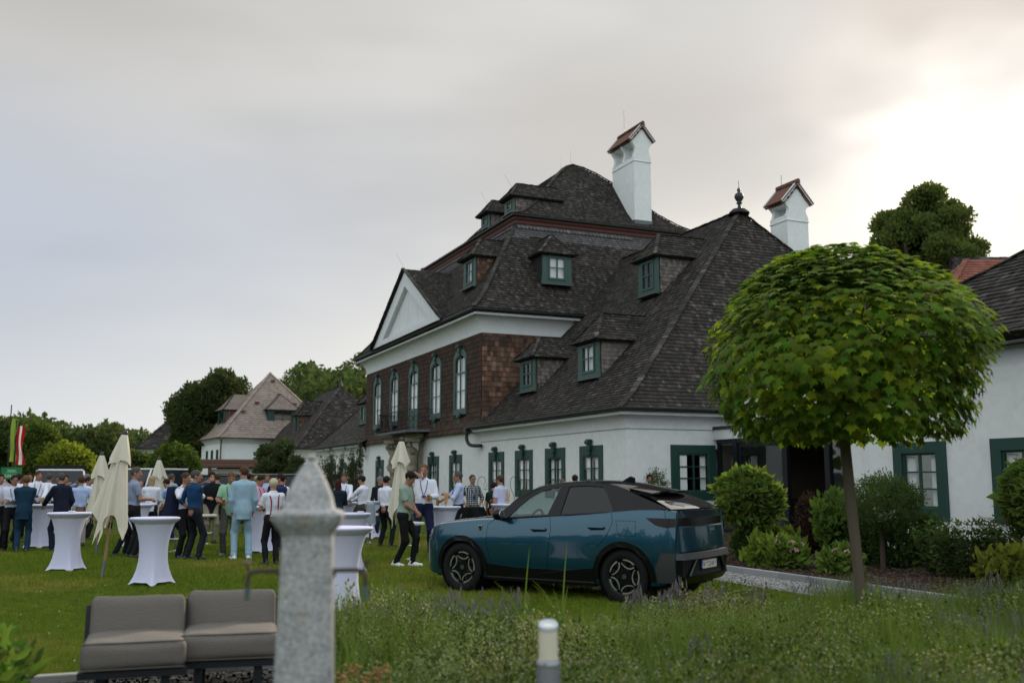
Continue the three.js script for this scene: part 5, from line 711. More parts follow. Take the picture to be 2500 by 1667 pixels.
// ---------------------------------------------------------------- background trees
{
  rnd = mulberry(71);
  const far = (label, px, pyTop, Z, wpx, o = {}) => { // crown as wide as wpx photo pixels, its top at pyTop
    const top = seen(px, pyTop, Z)[1], x = seen(px, 1100, Z)[0], R = wpx / 2430 * Z / 2, cb = o.cb ?? Math.max(0.6, top - 2.1 * R), H = (top - cb) / 2, r = Math.min(R, H) * (o.lob || 0.42), rr0 = 0;
    return tree(label, { at: [x, -Z], h: cb + H * 0.6, r: 0.03 * top, spread: R, blobs: lump(o.n || 26, [0, cb + H, 0], [R - r * 0.75, Math.max(0.1, H - r * 0.6), R - r * 0.75], r), n: Math.round((o.leaves || 900) * 1.3), c: o.c || [0.045, 0.07, 0.02], warm: 0.25, geo: o.geo || SPR.tree, category: o.cat, name: o.name, group: o.group });
  };
  far('broad dark green tree at the far left behind the flags', 15, 1004, 110, 210, { cb: 1.5, leaves: 1500 }); far('lighter green tree right of the flags at the far left', 95, 1016, 104, 120, { cb: 1, c: [0.06, 0.09, 0.02], leaves: 1000 });
  far('low round tree beyond the van in the far tree line', 155, 1052, 125, 90, { cb: 0.6 }); far('dark green tree in the far tree line behind the tallest parasol', 232, 1033, 140, 150, { cb: 1, leaves: 1300, c: [0.038, 0.062, 0.02] }); far('tree in the far tree line left of the dark barn', 320, 1052, 135, 110, { cb: 1 }); far('small pale tree beside the roof of the dark barn', 378, 1037, 160, 50, { cb: 3, c: [0.055, 0.075, 0.035], n: 6, leaves: 260 });
  far('hazy tree crown rising in the middle of the far tree line', 262, 1028, 190, 90, { c: [0.05, 0.07, 0.04] });
  far('tall dark tree with gaps in its crown left of the far white house', 520, 880, 100, 225, { cb: 3.5, leaves: 2000, n: 40, lob: 0.3, c: [0.034, 0.05, 0.018] }); far('lower limb of trees beside the tall dark tree behind the barn', 455, 1010, 103, 110, { cb: 2, c: [0.032, 0.047, 0.017] });
  far('tall green tree right of the pale pyramid roof', 735, 878, 150, 130, { cb: 2, c: [0.05, 0.075, 0.022], leaves: 1300 }); far('yellow green tree behind the annex roof', 815, 905, 140, 125, { cb: 2, c: [0.1, 0.125, 0.022], leaves: 1200 }); far('dark tree close behind the left end of the manor house', 862, 870, 160, 130, { cb: 2, c: [0.04, 0.06, 0.02], leaves: 1300 }); far('tree top between the pyramid roof and the yellow green tree', 705, 900, 155, 110, { cb: 2, c: [0.04, 0.065, 0.02] });
  far('large round tree on the slope above the roofs at the right', 2300, 448, 85, 290, { cb: 13.5, leaves: 4400, n: 110, lob: 0.21, c: [0.06, 0.085, 0.025] }); far('smaller tree left of the large round tree above the maple', 2190, 575, 88, 110, { cb: 15, leaves: 700, c: [0.05, 0.075, 0.025] });
  // clipped globes and shrubs along the car park
  const globe = (label, px, py0, py1, Z, wpx, c, n) => { const t = seen(px, py0, Z)[1], x = seen(px, 1150, Z)[0], R = wpx / 4860 * Z, b = seen(px, py1, Z)[1], H = (t - b) / 2; return bush(label, { name: 'globe_maple', category: 'tree', at: [x, -Z], stem: b + H, r: 0.07, blobs: [[0, b + H, 0, R, H, R], [-R * 0.4, b + H * 0.9, 0.3, R * 0.6, H * 0.8, R * 0.6], [R * 0.45, b + H * 0.95, 0, R * 0.58, H * 0.85, R * 0.6]], n, geo: SPR.globe, c, leaf: { shell: 0.75, up: 0.25 } }); };
  globe('yellow green globe maple behind the white pickup', 163, 1087, 1190, 52, 112, [0.12, 0.15, 0.014], 620); globe('dark green globe tree left of the far white house', 425, 1088, 1200, 52, 108, [0.045, 0.075, 0.012], 700);
  far('loose green shrub between the parasols and the dark globe tree', 335, 1092, 56, 85, { cb: 0.3, geo: SPR.globe, c: [0.05, 0.07, 0.025], cat: 'shrub', name: 'shrub', leaves: 500 });
  far('grey green olive tree before the annex', 672, 1052, 46, 92, { cb: 0.5, geo: SPR.soft, c: [0.05, 0.07, 0.035], leaves: 900, name: 'olive_tree', lob: 0.4 }); far('small olive bush beside the olive tree', 728, 1112, 45, 58, { cb: 0.5, geo: SPR.soft, c: [0.05, 0.07, 0.035], leaves: 420, name: 'olive_tree' });
  // thin twiggy olive bushes before the far wing
  for (const [px, w, label] of [[805, 62, 'thin twiggy olive bush before the first far window'], [865, 45, 'sparse grey olive bush just left of the green shuttered window']]) { const Z = 44, b = seen(px, 1172, Z), t = thing('olive_bush', label, 'bush', [b[0], 0, -Z]), st = [], ms = [], tn = [], R = w / 4860 * Z; for (let i = 0; i < 34; i++) { const x = rr(-R, R), h = rr(1.6, 3.3), z = rr(-R, R); st.push(bar([x * 0.3, 0, z * 0.3], [x, h, z], 0.012, 4, 0.004)); for (let k = 0; k < 9; k++) { const q = rr(0.45, 1); ms.push(place(lerp(x * 0.3, x, q) + rr(-0.1, 0.1), h * q, lerp(z * 0.3, z, q), rr(0, 6.28), 0.7)); tn.push(rr(0.7, 1.2)); } } part(t, 'stem', st, M_bark, 'stuff'); instanced(t, 'foliage', SPR.bushy, M_leaf, ms, tint([0.05, 0.062, 0.035], tn)); }
  bush('little fir shrub just visible over the car roof', { at: [3.75, -26], blobs: [[0, 1.2, 0, 0.3, 0.75, 0.3]], n: 260, geo: SPR.fine, c: [0.04, 0.06, 0.025] });
  // trees behind the photographer, which the car and the panes mirror
  const bk = [], bt = []; for (let i = 0; i < 2600; i++) { const a = rr(-2.5, 1.9), D = rr(46, 64), h = (5 + 9 * fbm(a * 4, 3, 2, 3)); bk.push(place(Math.sin(a) * D, rr(0.1, 1) * h, Math.cos(a) * D, rr(0, 6.28), rr(3, 5), rr(2.5, 4), rr(-0.5, 0.5), rr(0, 6))); bt.push(rr(0.6, 1.3)); } tag(instanced(scene, 'wood_edge', SPR.tree, M_leaf, bk, tint([0.04, 0.065, 0.02], bt, 0.2)), 'edge of a wood on the other side of the garden, behind the viewer', 'wood');
  // belt of woodland behind everything at the left
  const ms = [], tn = []; for (let i = 0; i < 7000; i++) { const Z = rr(125, 190), px = rr(-160, 960), hgt = (5 + 5 * fbm(px * 0.012, Z * 0.05, 3, 3)) * (px < 150 ? 1.15 : 1) * (1 + 1.0 * sstep(640, 740, px)), p = seen(px, 1172, Z); ms.push(place(p[0], rr(0.2, 1) * hgt, -Z, rr(0, 6.28), rr(2.2, 4), rr(1.6, 3), rr(-0.5, 0.5), rr(0, 6))); tn.push(rr(0.6, 1.3) * (px % 90 < 45 ? 0.85 : 1.1)); }
  tag(instanced(scene, 'far_wood', SPR.tree, M_leaf, ms, tint([0.042, 0.064, 0.024], tn, 0.2)), 'far belt of dark green woodland behind the car park', 'wood');
}
// ---------------------------------------------------------------- the car on the lawn: x forward, y up, z to its right; the photograph shows its left side
{
  rnd = mulberry(81);
  const car = thing('car', 'dark teal blue car with black wheel arches parked on the lawn behind the lavender', 'car', [0.887, 0, -15.28], 146.2 * D2R);
  const curve = (t) => (x) => { if (x >= t[0][0]) return t[0][1]; for (let i = 1; i < t.length; i++) if (x >= t[i][0]) { const [x1, y1] = t[i - 1], [x0, y0] = t[i]; let q = (x - x0) / (x1 - x0); const m1 = i > 1 ? (t[i - 2][1] - y0) / (t[i - 2][0] - x0) : (y1 - y0) / (x1 - x0), m0 = i + 1 < t.length ? (y1 - t[i + 1][1]) / (x1 - t[i + 1][0]) : (y1 - y0) / (x1 - x0), d = x1 - x0; const q2 = q * q, q3 = q2 * q; return (2 * q3 - 3 * q2 + 1) * y0 + (q3 - 2 * q2 + q) * d * m0 + (3 * q2 - 2 * q3) * y1 + (q3 - q2) * d * m1; } return t[t.length - 1][1]; };
  const w = curve([[2.24, 0.6], [2.18, 0.7], [2.05, 0.82], [1.85, 0.895], [1.5, 0.93], [1.1, 0.932], [0, 0.928], [-1, 0.938], [-1.5, 0.945], [-1.8, 0.925], [-2.0, 0.885], [-2.1, 0.845]]);
  const yT = curve([[2.24, 0.74], [2.15, 0.83], [2.03, 0.92], [1.86, 0.985], [1.4, 1.04], [1.05, 1.07], [0.6, 1.092], [-0.14, 1.14], [-1.0, 1.195], [-1.35, 1.232], [-1.7, 1.255], [-2.0, 1.25], [-2.1, 1.235]]);
  const yC = curve([[2.24, 0.76], [2.15, 0.87], [2.03, 0.965], [1.86, 1.03], [1.4, 1.09], [1.05, 1.12], [0.6, 1.1], [-0.14, 1.14], [-1.0, 1.195], [-1.35, 1.232], [-1.7, 1.26], [-2.1, 1.245]]);
  const yB = curve([[2.24, 0.34], [2.1, 0.24], [1.8, 0.2], [0, 0.2], [-1.8, 0.22], [-2.1, 0.3]]);
  const fy = (x, y) => { const top = yT(x), q = clamp((y - 0.62) / (top - 0.62), 0, 1.05), lo = clamp((0.62 - y) / 0.4, 0, 1); return y >= 0.62 ? 1 - 0.02 * q - 0.045 * q ** 4 + 0.006 * Math.sin(q * Math.PI * 2) : 1 - 0.045 * lo * lo - 0.012 * lo; };
  const hw = (x, y) => w(x) * fy(x, y);
  const paint = mat([0.003, 0.064, 0.11], 0.28, { metalness: 0.62, clearcoat: 1, clearcoatRoughness: 0.02 }), gloss = mat([0.006, 0.006, 0.007], 0.22, { specularIntensity: 0.6 }), matte = mat([0.012, 0.012, 0.013], 0.7), roofM = mat([0.005, 0.005, 0.006], 0.1, { specularIntensity: 0.55 }), greyM = mat([0.07, 0.075, 0.08], 0.4, { metalness: 0.5 }), chrome = mat([0.75, 0.76, 0.78], 0.18, { metalness: 1 }), silver = mat([0.62, 0.64, 0.66], 0.3, { metalness: 0.9 }), smoke = mat([0.01, 0.006, 0.007], 0.2, { specularIntensity: 0.5 });
  // lower body
  const N = 64, rows = [], K = 14; for (let i = 0; i <= N; i++) { const x = lerp(2.24, -2.1, i / N), yb = yB(x), r = [[0, yb]]; r.push([0.8 * hw(x, yb), yb]); for (let k = 0; k <= K; k++) { const y = lerp(yb + 0.03, yT(x) - 0.012, k / K); r.push([hw(x, y), y]); } const e = hw(x, yT(x)); r.push([e - 0.022, yT(x) + 0.001], [e * 0.85, lerp(yT(x), yC(x), 0.35)], [e * 0.55, lerp(yT(x), yC(x), 0.8)], [0, yC(x)]); rows.push(r.map(([z, y]) => [x, y, -z]).concat(r.slice(1, -1).reverse().map(([z, y]) => [x, y, z]))); }
  const n = rows[0].length, pos = [], idx = []; rows.forEach((r) => r.forEach((p) => pos.push(...p))); for (let i = 0; i < N; i++) for (let k = 0; k < n; k++) { const a = i * n + k, b = i * n + (k + 1) % n; idx.push(a, a + n, b, b, a + n, b + n); } const capF = pos.length / 3; pos.push(2.26, 0.55, 0, -2.1, 0.75, 0); for (let k = 0; k < n; k++) { idx.push(capF, k, (k + 1) % n); const a = N * n; idx.push(capF + 1, a + (k + 1) % n, a + k); }
  const bg = new THREE.BufferGeometry(); bg.setAttribute('position', new THREE.Float32BufferAttribute(pos, 3)); bg.setAttribute('uv', new THREE.Float32BufferAttribute(new Float32Array(pos.length / 3 * 2), 2)); bg.setIndex(idx); bg.computeVertexNormals();
  { const v = (i) => V3(pos[3 * i], pos[3 * i + 1], pos[3 * i + 2]); let vol = 0; for (let i = 0; i < idx.length; i += 3) vol += v(idx[i]).dot(V3().crossVectors(v(idx[i + 1]), v(idx[i + 2]))); if (vol < 0) { for (let i = 0; i < idx.length; i += 3) [idx[i + 1], idx[i + 2]] = [idx[i + 2], idx[i + 1]]; bg.setIndex(idx); bg.computeVertexNormals(); } }
  const ev = new Evaluator(); ev.useGroups = false; ev.attributes = ['position', 'normal', 'uv']; let body = new Brush(bg); body.updateMatrixWorld();
  const cut = (g) => { const b = new Brush(plain(g)); b.updateMatrixWorld(); body = ev.evaluate(body, b, SUBTRACTION); };
  for (const x of [1.365, -1.365]) for (const s of [-1, 1]) cut(new THREE.CylinderGeometry(0.4, 0.4, 0.5, 48).rotateX(Math.PI / 2).translate(x, 0.355, s * 0.85));
  cut(bx(2.62, 0.8, 1.46, -0.36, 1.02, 0)); cut(bx(0.5, 0.4, 1.3, -1.8, 1.3, 0));
  const seam = (pts, wd = 0.007) => { for (let i = 0; i + 1 < pts.length; i++) { const [a, b] = [pts[i], pts[i + 1]], L = Math.hypot(b[0] - a[0], b[1] - a[1]), an = Math.atan2(b[1] - a[1], b[0] - a[0]); for (const s of [-1]) cut(new THREE.BoxGeometry(L + wd * 0.9, wd, 0.22).rotateZ(an).translate((a[0] + b[0]) / 2, (a[1] + b[1]) / 2, s * 0.9)); } };
  seam([[0.72, 1.12], [0.9, 1.0], [0.92, 0.75], [0.84, 0.5], [0.8, 0.3]]); seam([[-0.16, 1.2], [-0.2, 0.95], [-0.16, 0.6], [-0.14, 0.3]]); seam([[-1.16, 1.26], [-1.2, 1.08], [-1.12, 0.9], [-0.98, 0.74]]); seam([[-1.25, 1.1], [-1.55, 1.1], [-1.56, 0.9], [-1.3, 0.9], [-1.25, 1.1]], 0.005);
  seam([[-1.95, 1.27], [-1.98, 1.1]], 0.006);
  part(car, 'body', toCreasedNormals(plain(body.geometry), 0.5), paint);
  // pieces that follow the flank
  const ribbon = (top, bot, off, side) => { const n = 18, at_ = (P, q) => { const L = P.length - 1, i = Math.min(L - 1, Math.floor(q * L)), f = q * L - i; return [lerp(P[i][0], P[i + 1][0], f), lerp(P[i][1], P[i + 1][1], f)]; }, rows = []; for (let j = 0; j <= 6; j++) { const row = []; for (let k = 0; k <= n; k++) { const a = at_(top, k / n), b = at_(bot, k / n), x = lerp(a[0], b[0], j / 6), y = lerp(a[1], b[1], j / 6); row.push([x, y, side * (hw(clamp(x, -2.1, 2.24), Math.min(y, yT(x) - 0.01)) + off)]); } rows.push(row); } return quads([rows]); };
  const conform = (shape, off, depth, side = -1, sub_ = 2) => { let g = new THREE.ExtrudeGeometry(shape, { depth: 1, bevelEnabled: false, curveSegments: 24 }); g = plain(g); const p = g.attributes.position; for (let i = 0; i < p.count; i++) { const x = p.getX(i), y = p.getY(i), o = p.getZ(i) > 0.5 ? off : off - depth; p.setZ(i, side * (hw(clamp(x, -2.1, 2.24), y) + o)); } if (side < 0) { const a = p.array; for (let i = 0; i < a.length; i += 9) for (let k = 0; k < 3; k++) [a[i + 3 + k], a[i + 6 + k]] = [a[i + 6 + k], a[i + 3 + k]]; } g.computeVertexNormals(); return g; };
  const poly = (pts) => new THREE.Shape(pts.map((q) => new THREE.Vector2(...q)));
  for (const s of [-1, 1]) {
    for (const x of [1.365, -1.365]) { const p = [], a0 = -0.12, a1 = Math.PI + 0.12; for (let k = 0; k <= 40; k++) { const a = lerp(a0, a1, k / 40); p.push([x + 0.462 * Math.cos(a), 0.365 + 0.462 * Math.sin(a)]); } for (let k = 40; k >= 0; k--) { const a = lerp(a0, a1, k / 40); p.push([x + 0.392 * Math.cos(a), 0.36 + 0.392 * Math.sin(a)]); } part(car, 'wheel_arch', conform(poly(p), 0.018, 0.06, s), gloss); part(car, 'wheel_well', new THREE.CylinderGeometry(0.398, 0.398, 0.36, 40, 1, true).rotateX(Math.PI / 2).translate(x, 0.355, s * 0.72), matte); }
    part(car, 'sill', conform(poly([[0.93, 0.2], [0.9, 0.44], [0.4, 0.4], [-0.4, 0.4], [-0.9, 0.45], [-0.93, 0.2]].reverse()), 0.012, 0.05, s), gloss); part(car, 'sill_strip', conform(poly([[0.9, 0.235], [-0.9, 0.245], [-0.9, 0.262], [0.9, 0.252]].reverse()), 0.02, 0.03, s), greyM);
    part(car, 'tail_light', ribbon([[-1.7, 1.146], [-1.9, 1.145], [-2.1, 1.14]], [[-1.7, 1.143], [-1.84, 1.05], [-1.98, 1.018], [-2.1, 1.03]], 0.006, s), smoke);
    part(car, 'headlight', conform(poly([[1.85, 0.955], [2.14, 0.8], [2.2, 0.68], [2.17, 0.67], [2.08, 0.78], [1.9, 0.86]].reverse()), 0.006, 0.03, s), smoke); part(car, 'light_strip', conform(poly([[2.06, 0.76], [2.09, 0.76], [2.16, 0.45], [2.13, 0.45]].reverse()), 0.006, 0.02, s), silver);
    for (const [x, y] of [[0.0, 0.95], [-0.95, 1.0]]) { part(car, 'door_handle', rb(0.26, 0.035, 0.035, x, y, s * (hw(x, y) + 0.018), 0.016, 3), paint); part(car, 'handle_recess', conform(poly([[x - 0.12, y - 0.03], [x + 0.1, y - 0.04], [x + 0.12, y], [x - 0.12, y + 0.02]]), 0.0015, 0.01, s), matte); }
    const mg = [new THREE.SphereGeometry(0.1, 20, 14).scale(0.75, 0.85, 1.05).translate(0.62, 1.155, s * 1.03), beam([0.66, 1.08, s * 0.86], [0.64, 1.11, s * 1.0], 0.08, 0.04)]; part(car, 'mirror', mg, gloss); part(car, 'mirror_glass', new THREE.CylinderGeometry(0.07, 0.07, 0.01, 20).rotateZ(Math.PI / 2).scale(1, 0.9, 1.05).translate(0.552, 1.155, s * 1.03), mat([0.5, 0.52, 0.54], 0.05, { metalness: 1 }));
    // emblem on the front wing: a small shield with a lion's head
    const z = s * (hw(1.03, 0.94) + 0.004), sh = poly([[-0.032, 0.04], [0.032, 0.04], [0.032, -0.005], [0.018, -0.032], [0, -0.045], [-0.018, -0.032], [-0.032, -0.005]]), b1 = new THREE.ExtrudeGeometry(sh, { depth: 0.006, bevelEnabled: true, bevelSize: 0.003, bevelThickness: 0.003, bevelSegments: 2 }).translate(1.03, 0.94, z - 0.003); part(car, 'emblem', b1, chrome);
    part(car, 'emblem_relief', extr([[-0.022, 0.03], [-0.004, 0.034], [0.02, 0.024], [0.024, 0.008], [0.01, 0.002], [0.02, -0.008], [0.008, -0.014], [0.004, -0.032], [-0.012, -0.02], [-0.02, 0.0]].map((q) => [1.03 + q[0], 0.94 + q[1]]), 0.004).translate(0, 0, z + s * 0.009 - 0.002), matte);
  }
  // glasshouse
  const zs = (y) => 0.878 - 0.5 * Math.max(0, y - 1.1) - 0.12 * Math.max(0, y - 1.1) ** 2;
  const lean = (g, off, side) => { const p = g.attributes.position; for (let i = 0; i < p.count; i++) p.setZ(i, side * (zs(p.getY(i)) + p.getZ(i) + off)); const r = plain(g); r.computeVertexNormals(); return r; };
  const flip = (g) => { const r = plain(g), a = r.attributes.position.array; for (let i = 0; i < a.length; i += 9) for (let k = 0; k < 3; k++) [a[i + 3 + k], a[i + 6 + k]] = [a[i + 6 + k], a[i + 3 + k]]; r.computeVertexNormals(); return r; };
  const DLO = [[0.82, 1.075], [0.46, 1.41], [0.3, 1.495], [0.1, 1.565], [-0.2, 1.605], [-0.5, 1.62], [-0.8, 1.612], [-1.05, 1.58], [-1.25, 1.53], [-1.45, 1.455], [-2.0, 1.265], [-1.7, 1.25], [-1.35, 1.228], [-1.17, 1.205], [-0.14, 1.14], [0.6, 1.09]];
  const WF = [[0.555, 1.112], [0.43, 1.245], [0.28, 1.39], [0.12, 1.475], [-0.05, 1.525], [-0.215, 1.55], [-0.115, 1.158]], WR = [[-0.355, 1.558], [-0.62, 1.57], [-0.9, 1.556], [-1.0, 1.46], [-1.165, 1.222], [-0.325, 1.17]];
  const tintF = mat([0.62, 0.72, 0.7], 0.01, { transmission: 1, thickness: 0, ior: 1.5 }), tintR = mat([0.16, 0.17, 0.18], 0.01, { transmission: 1, thickness: 0, ior: 1.5 });
  for (const s of [-1, 1]) {
    const fr = lean(extr(DLO, 0.03, [WF, WR]), -0.03, s); part(car, 'window_frame', s < 0 ? flip(fr) : fr, roofM);
    const gl = (P, m) => { const g = lean(extr(P, 0.004), -0.018, s); part(car, 'side_window', s < 0 ? flip(g) : g, m); }; gl(WF, tintF); gl(WR, tintR);
    part(car, 'window_trim', tube([[0.7, 1.085, s * 0.893], [-0.14, 1.143, s * 0.868], [-1.17, 1.21, s * 0.842], [-1.36, 1.236, s * 0.836]], 0.007, 30, 5), gloss);
  }
  const side = curve([[0.5, 1.385], [0.3, 1.498], [0.1, 1.568], [-0.2, 1.608], [-0.5, 1.624], [-0.8, 1.616], [-1.05, 1.584], [-1.25, 1.535], [-1.45, 1.46]]), cen = curve([[0.5, 1.42], [0.3, 1.53], [0.1, 1.6], [-0.2, 1.635], [-0.6, 1.65], [-0.9, 1.638], [-1.2, 1.6], [-1.5, 1.54], [-1.68, 1.5]]);
  { const r = []; for (let i = 0; i <= 24; i++) { const x = lerp(0.14, -1.35, i / 24), ys = side(x), zr = zs(ys) + 0.004, row = []; for (let k = -10; k <= 10; k++) { const t = k / 10; row.push([x + 0.05 * (1 - t * t) * (i < 3 ? 1 : 0), lerp(cen(x), ys, Math.abs(t) ** 2.6), t * zr]); } r.push(row); } part(car, 'roof', quads([r]), roofM);
    const sp = []; for (let i = 0; i <= 8; i++) { const x = lerp(-1.34, -1.66, i / 8), row = []; for (let k = -10; k <= 10; k++) { const t = k / 10, zr = lerp(zs(side(-1.34)), 0.6, i / 8); row.push([x - 0.06 * (1 - t * t) * (i / 8), lerp(cen(x), cen(x) - 0.035, t * t) , t * zr]); } sp.push(row); } const lo = sp.map((row) => row.map(([x, y, z], k) => [x, y - 0.028, z * 0.99])); part(car, 'spoiler', [quads([sp]), quads([lo]), quads([[sp[8], lo[8]]]), quads([sp.map((q) => q[0]).map((q, i) => [q, lo[i][0]])]), quads([sp.map((q, i) => [q[20], lo[i][20]])])], roofM);
    const ws = []; for (let j = 0; j <= 10; j++) { const q = j / 10, row = []; for (let k = -10; k <= 10; k++) { const t = k / 10; row.push([lerp(1.06 - 0.26 * t * t, 0.2 - 0.06 * t * t, q), lerp(1.1 - 0.02 * t * t, 1.58 - 0.02 * t * t, q) + 0.03 * Math.sin(q * Math.PI), t * lerp(0.84, 0.66, q)]); } ws.push(row); } part(car, 'windscreen', quads([ws]), tintF);
    const rg = []; for (let j = 0; j <= 8; j++) { const q = j / 8, row = []; for (let k = -10; k <= 10; k++) { const t = k / 10; row.push([lerp(-1.46, -2.03, q) - 0.05 * (1 - t * t), lerp(1.475, 1.262, q) + 0.025 * Math.sin(q * Math.PI), t * lerp(0.7, 0.8, q)]); } rg.push(row); } part(car, 'rear_window', quads([rg]), mat([0.012, 0.013, 0.014], 0.03, { clearcoat: 1, clearcoatRoughness: 0.01 }));
    part(car, 'scuttle', [bx(0.3, 0.05, 1.5, 0.93, 1.06, 0)], matte);
    part(car, 'antenna', extr([[-0.09, 0], [-0.085, 0.05], [-0.03, 0.07], [0.02, 0.045], [0.11, 0]], 0.03, [], 0.008).translate(-1.0, 1.628, -0.015), gloss);
    part(car, 'rear_wiper', [beam([-2.0, 1.29, 0], [-1.85, 1.34, -0.42], 0.02, 0.02)], matte);
  }
  // tail: ducktail, light bar, hatch, bumper; each runs round the corners in plan
  const rearBar = (y0, y1, x0, x1, half, bulge, thick, m, name, r = 0.6) => { const plan = (xe, h) => { const p = []; for (let k = -14; k <= 14; k++) { const t = k / 14; p.push([xe - bulge * (1 - Math.abs(t) ** 2.4) + 0.18 * Math.max(0, Math.abs(t) - 0.86) / 0.14 * r, t * h]); } return p; }; const a = plan(x0, half), b = plan(x1, half), rws = [a.map(([x, z]) => [x + thick, y0, z * 0.985]), a.map(([x, z]) => [x, y0, z]), b.map(([x, z]) => [x, y1, z]), b.map(([x, z]) => [x + thick, y1, z * 0.985])]; return part(car, name, toCreasedNormals(plain(quads([rws])), 0.4), m); };
  rearBar(1.142, 1.243, -2.07, -2.1, 0.835, 0.06, 0.16, paint, 'tailgate_lip'); rearBar(1.036, 1.142, -2.092, -2.088, 0.85, 0.05, 0.05, smoke, 'light_bar', 0.35); rearBar(0.7, 1.03, -2.12, -2.09, 0.85, 0.06, 0.1, paint, 'tailgate'); rearBar(1.018, 1.034, -2.1, -2.09, 0.845, 0.06, 0.06, paint, 'tailgate_edge');
  rearBar(0.6, 0.685, -2.19, -2.16, 0.9, 0.06, 0.3, greyM, 'bumper_trim', 1); rearBar(0.36, 0.6, -2.14, -2.15, 0.89, 0.06, 0.3, gloss, 'bumper', 1); rearBar(0.27, 0.37, -2.08, -2.17, 0.86, 0.06, 0.4, gloss, 'diffuser', 1);
  for (const s of [-1, 1]) { part(car, 'bumper_corner', ribbon([[-1.84, 0.5], [-1.93, 0.69], [-2.1, 0.69]], [[-1.86, 0.3], [-1.98, 0.3], [-2.1, 0.3]], 0.02, s), greyM); part(car, 'bumper_fin', bar([-2.215, 0.6, s * 0.42], [-2.2, 0.38, s * 0.62], 0.018, 6), greyM); }
  // number plate
  const plate = canvasTex(512, 112, (c, W, H) => { c.fillStyle = '#f2f2ee'; c.fillRect(0, 0, W, H); c.fillStyle = '#b01818'; for (const y of [4, 10, H - 8, H - 14]) c.fillRect(0, y, W, 3); c.fillStyle = '#1846b0'; c.fillRect(0, 0, 46, H); c.fillStyle = '#f0d040'; for (let k = 0; k < 12; k++) { const a = k / 12 * 6.283; c.beginPath(); c.arc(23 + 13 * Math.cos(a), 34 + 13 * Math.sin(a), 2.2, 0, 7); c.fill(); } c.fillStyle = '#fff'; c.font = 'bold 34px sans-serif'; c.textAlign = 'center'; c.fillText('A', 23, 98); c.fillStyle = '#0b0b0b'; c.font = 'bold 84px sans-serif'; c.textAlign = 'left'; const tx = (s, x, w) => { const m = c.measureText(s).width; c.save(); c.translate(x, 87); c.scale(w / m, 1); c.fillText(s, 0, 0); c.restore(); }; tx('W', 58, 62); c.fillStyle = '#c02020'; c.beginPath(); c.moveTo(128, 26); c.lineTo(164, 26); c.lineTo(164, 62); c.quadraticCurveTo(162, 82, 146, 90); c.quadraticCurveTo(130, 82, 128, 62); c.fill(); c.fillStyle = '#fff'; c.fillRect(142, 26, 8, 62); c.fillRect(128, 50, 36, 8); c.fillStyle = '#0b0b0b'; tx('72248', 176, 250); tx('P', 442, 48); });
  part(car, 'number_plate_holder', rb(0.02, 0.15, 0.56, -2.205, 0.51, 0, 0.008), matte);
  const pl = part(car, 'number_plate', new THREE.PlaneGeometry(0.52, 0.113), mat([1, 1, 1], 0.4, { map: plate })); pl.position.set(-2.217, 0.512, 0); pl.rotation.y = -Math.PI / 2;
  const word = (name, s, col, W, H, x, y, z) => { const t = canvasTex(256, 48, (c) => { c.clearRect(0, 0, 256, 48); c.fillStyle = col; c.font = 'bold 40px sans-serif'; c.textAlign = 'center'; const m = c.measureText(s).width; c.translate(128, 38); c.scale(236 / m, 1); c.fillText(s, 0, 0); }); const q = part(car, name, new THREE.PlaneGeometry(W, H), mat([1, 1, 1], 0.35, { map: t, transparent: true, metalness: 0.3 })); q.position.set(x, y, z); q.rotation.y = -Math.PI / 2; };
  word('tail_lettering', 'PEUGEOT', '#6a6a6a', 0.42, 0.05, -2.128, 1.085, 0.1); word('model_lettering', '3008', '#b8bcc0', 0.16, 0.03, -2.168, 0.97, 0.25);
  // wheels
  const tyre = lathe([[0.245, -0.1], [0.262, -0.118], [0.31, -0.122], [0.34, -0.108], [0.354, -0.085], [0.356, -0.04], [0.356, 0.04], [0.354, 0.085], [0.34, 0.108], [0.31, 0.122], [0.262, 0.118], [0.245, 0.1]], 56).rotateX(Math.PI / 2);
  const tread = merge(Array.from({ length: 66 }, (_, k) => [-1, 1].map((s) => bx(0.018, 0.012, 0.075, 0, 0.358, s * 0.068).rotateZ(k / 66 * 6.2832 + (s > 0 ? 0.04 : 0)))).flat());
  const rim = lathe([[0.05, -0.02], [0.1, -0.03], [0.19, 0.02], [0.215, -0.06], [0.235, -0.1], [0.246, -0.108], [0.247, -0.1], [0.24, -0.08], [0.24, 0.1]], 48).rotateX(Math.PI / 2);
  const spokes = [], acc = []; for (let k = 0; k < 5; k++) { const a = k / 5 * 6.2832 + Math.PI / 2; for (const d of [-0.32, 0.32]) spokes.push(extr([[0.03, -0.022], [0.12, -0.028], [0.238, -0.036], [0.238, 0.03], [0.12, 0.022], [0.03, 0.02]], 0.02, [], 0.006).rotateZ(a + 0.628 + d)); }
  const strip = (pts, wd) => { const p = [], q = []; pts.forEach((c, i) => { const a = pts[Math.max(0, i - 1)], b = pts[Math.min(pts.length - 1, i + 1)], l = Math.hypot(b[0] - a[0], b[1] - a[1]), W = wd * (1 - 0.45 * i / pts.length); const nx = -(b[1] - a[1]) / l * W, ny = (b[0] - a[0]) / l * W; p.push([c[0] + nx, c[1] + ny]); q.push([c[0] - nx, c[1] - ny]); }); return extr([...p, ...q.reverse()], 0.012); };
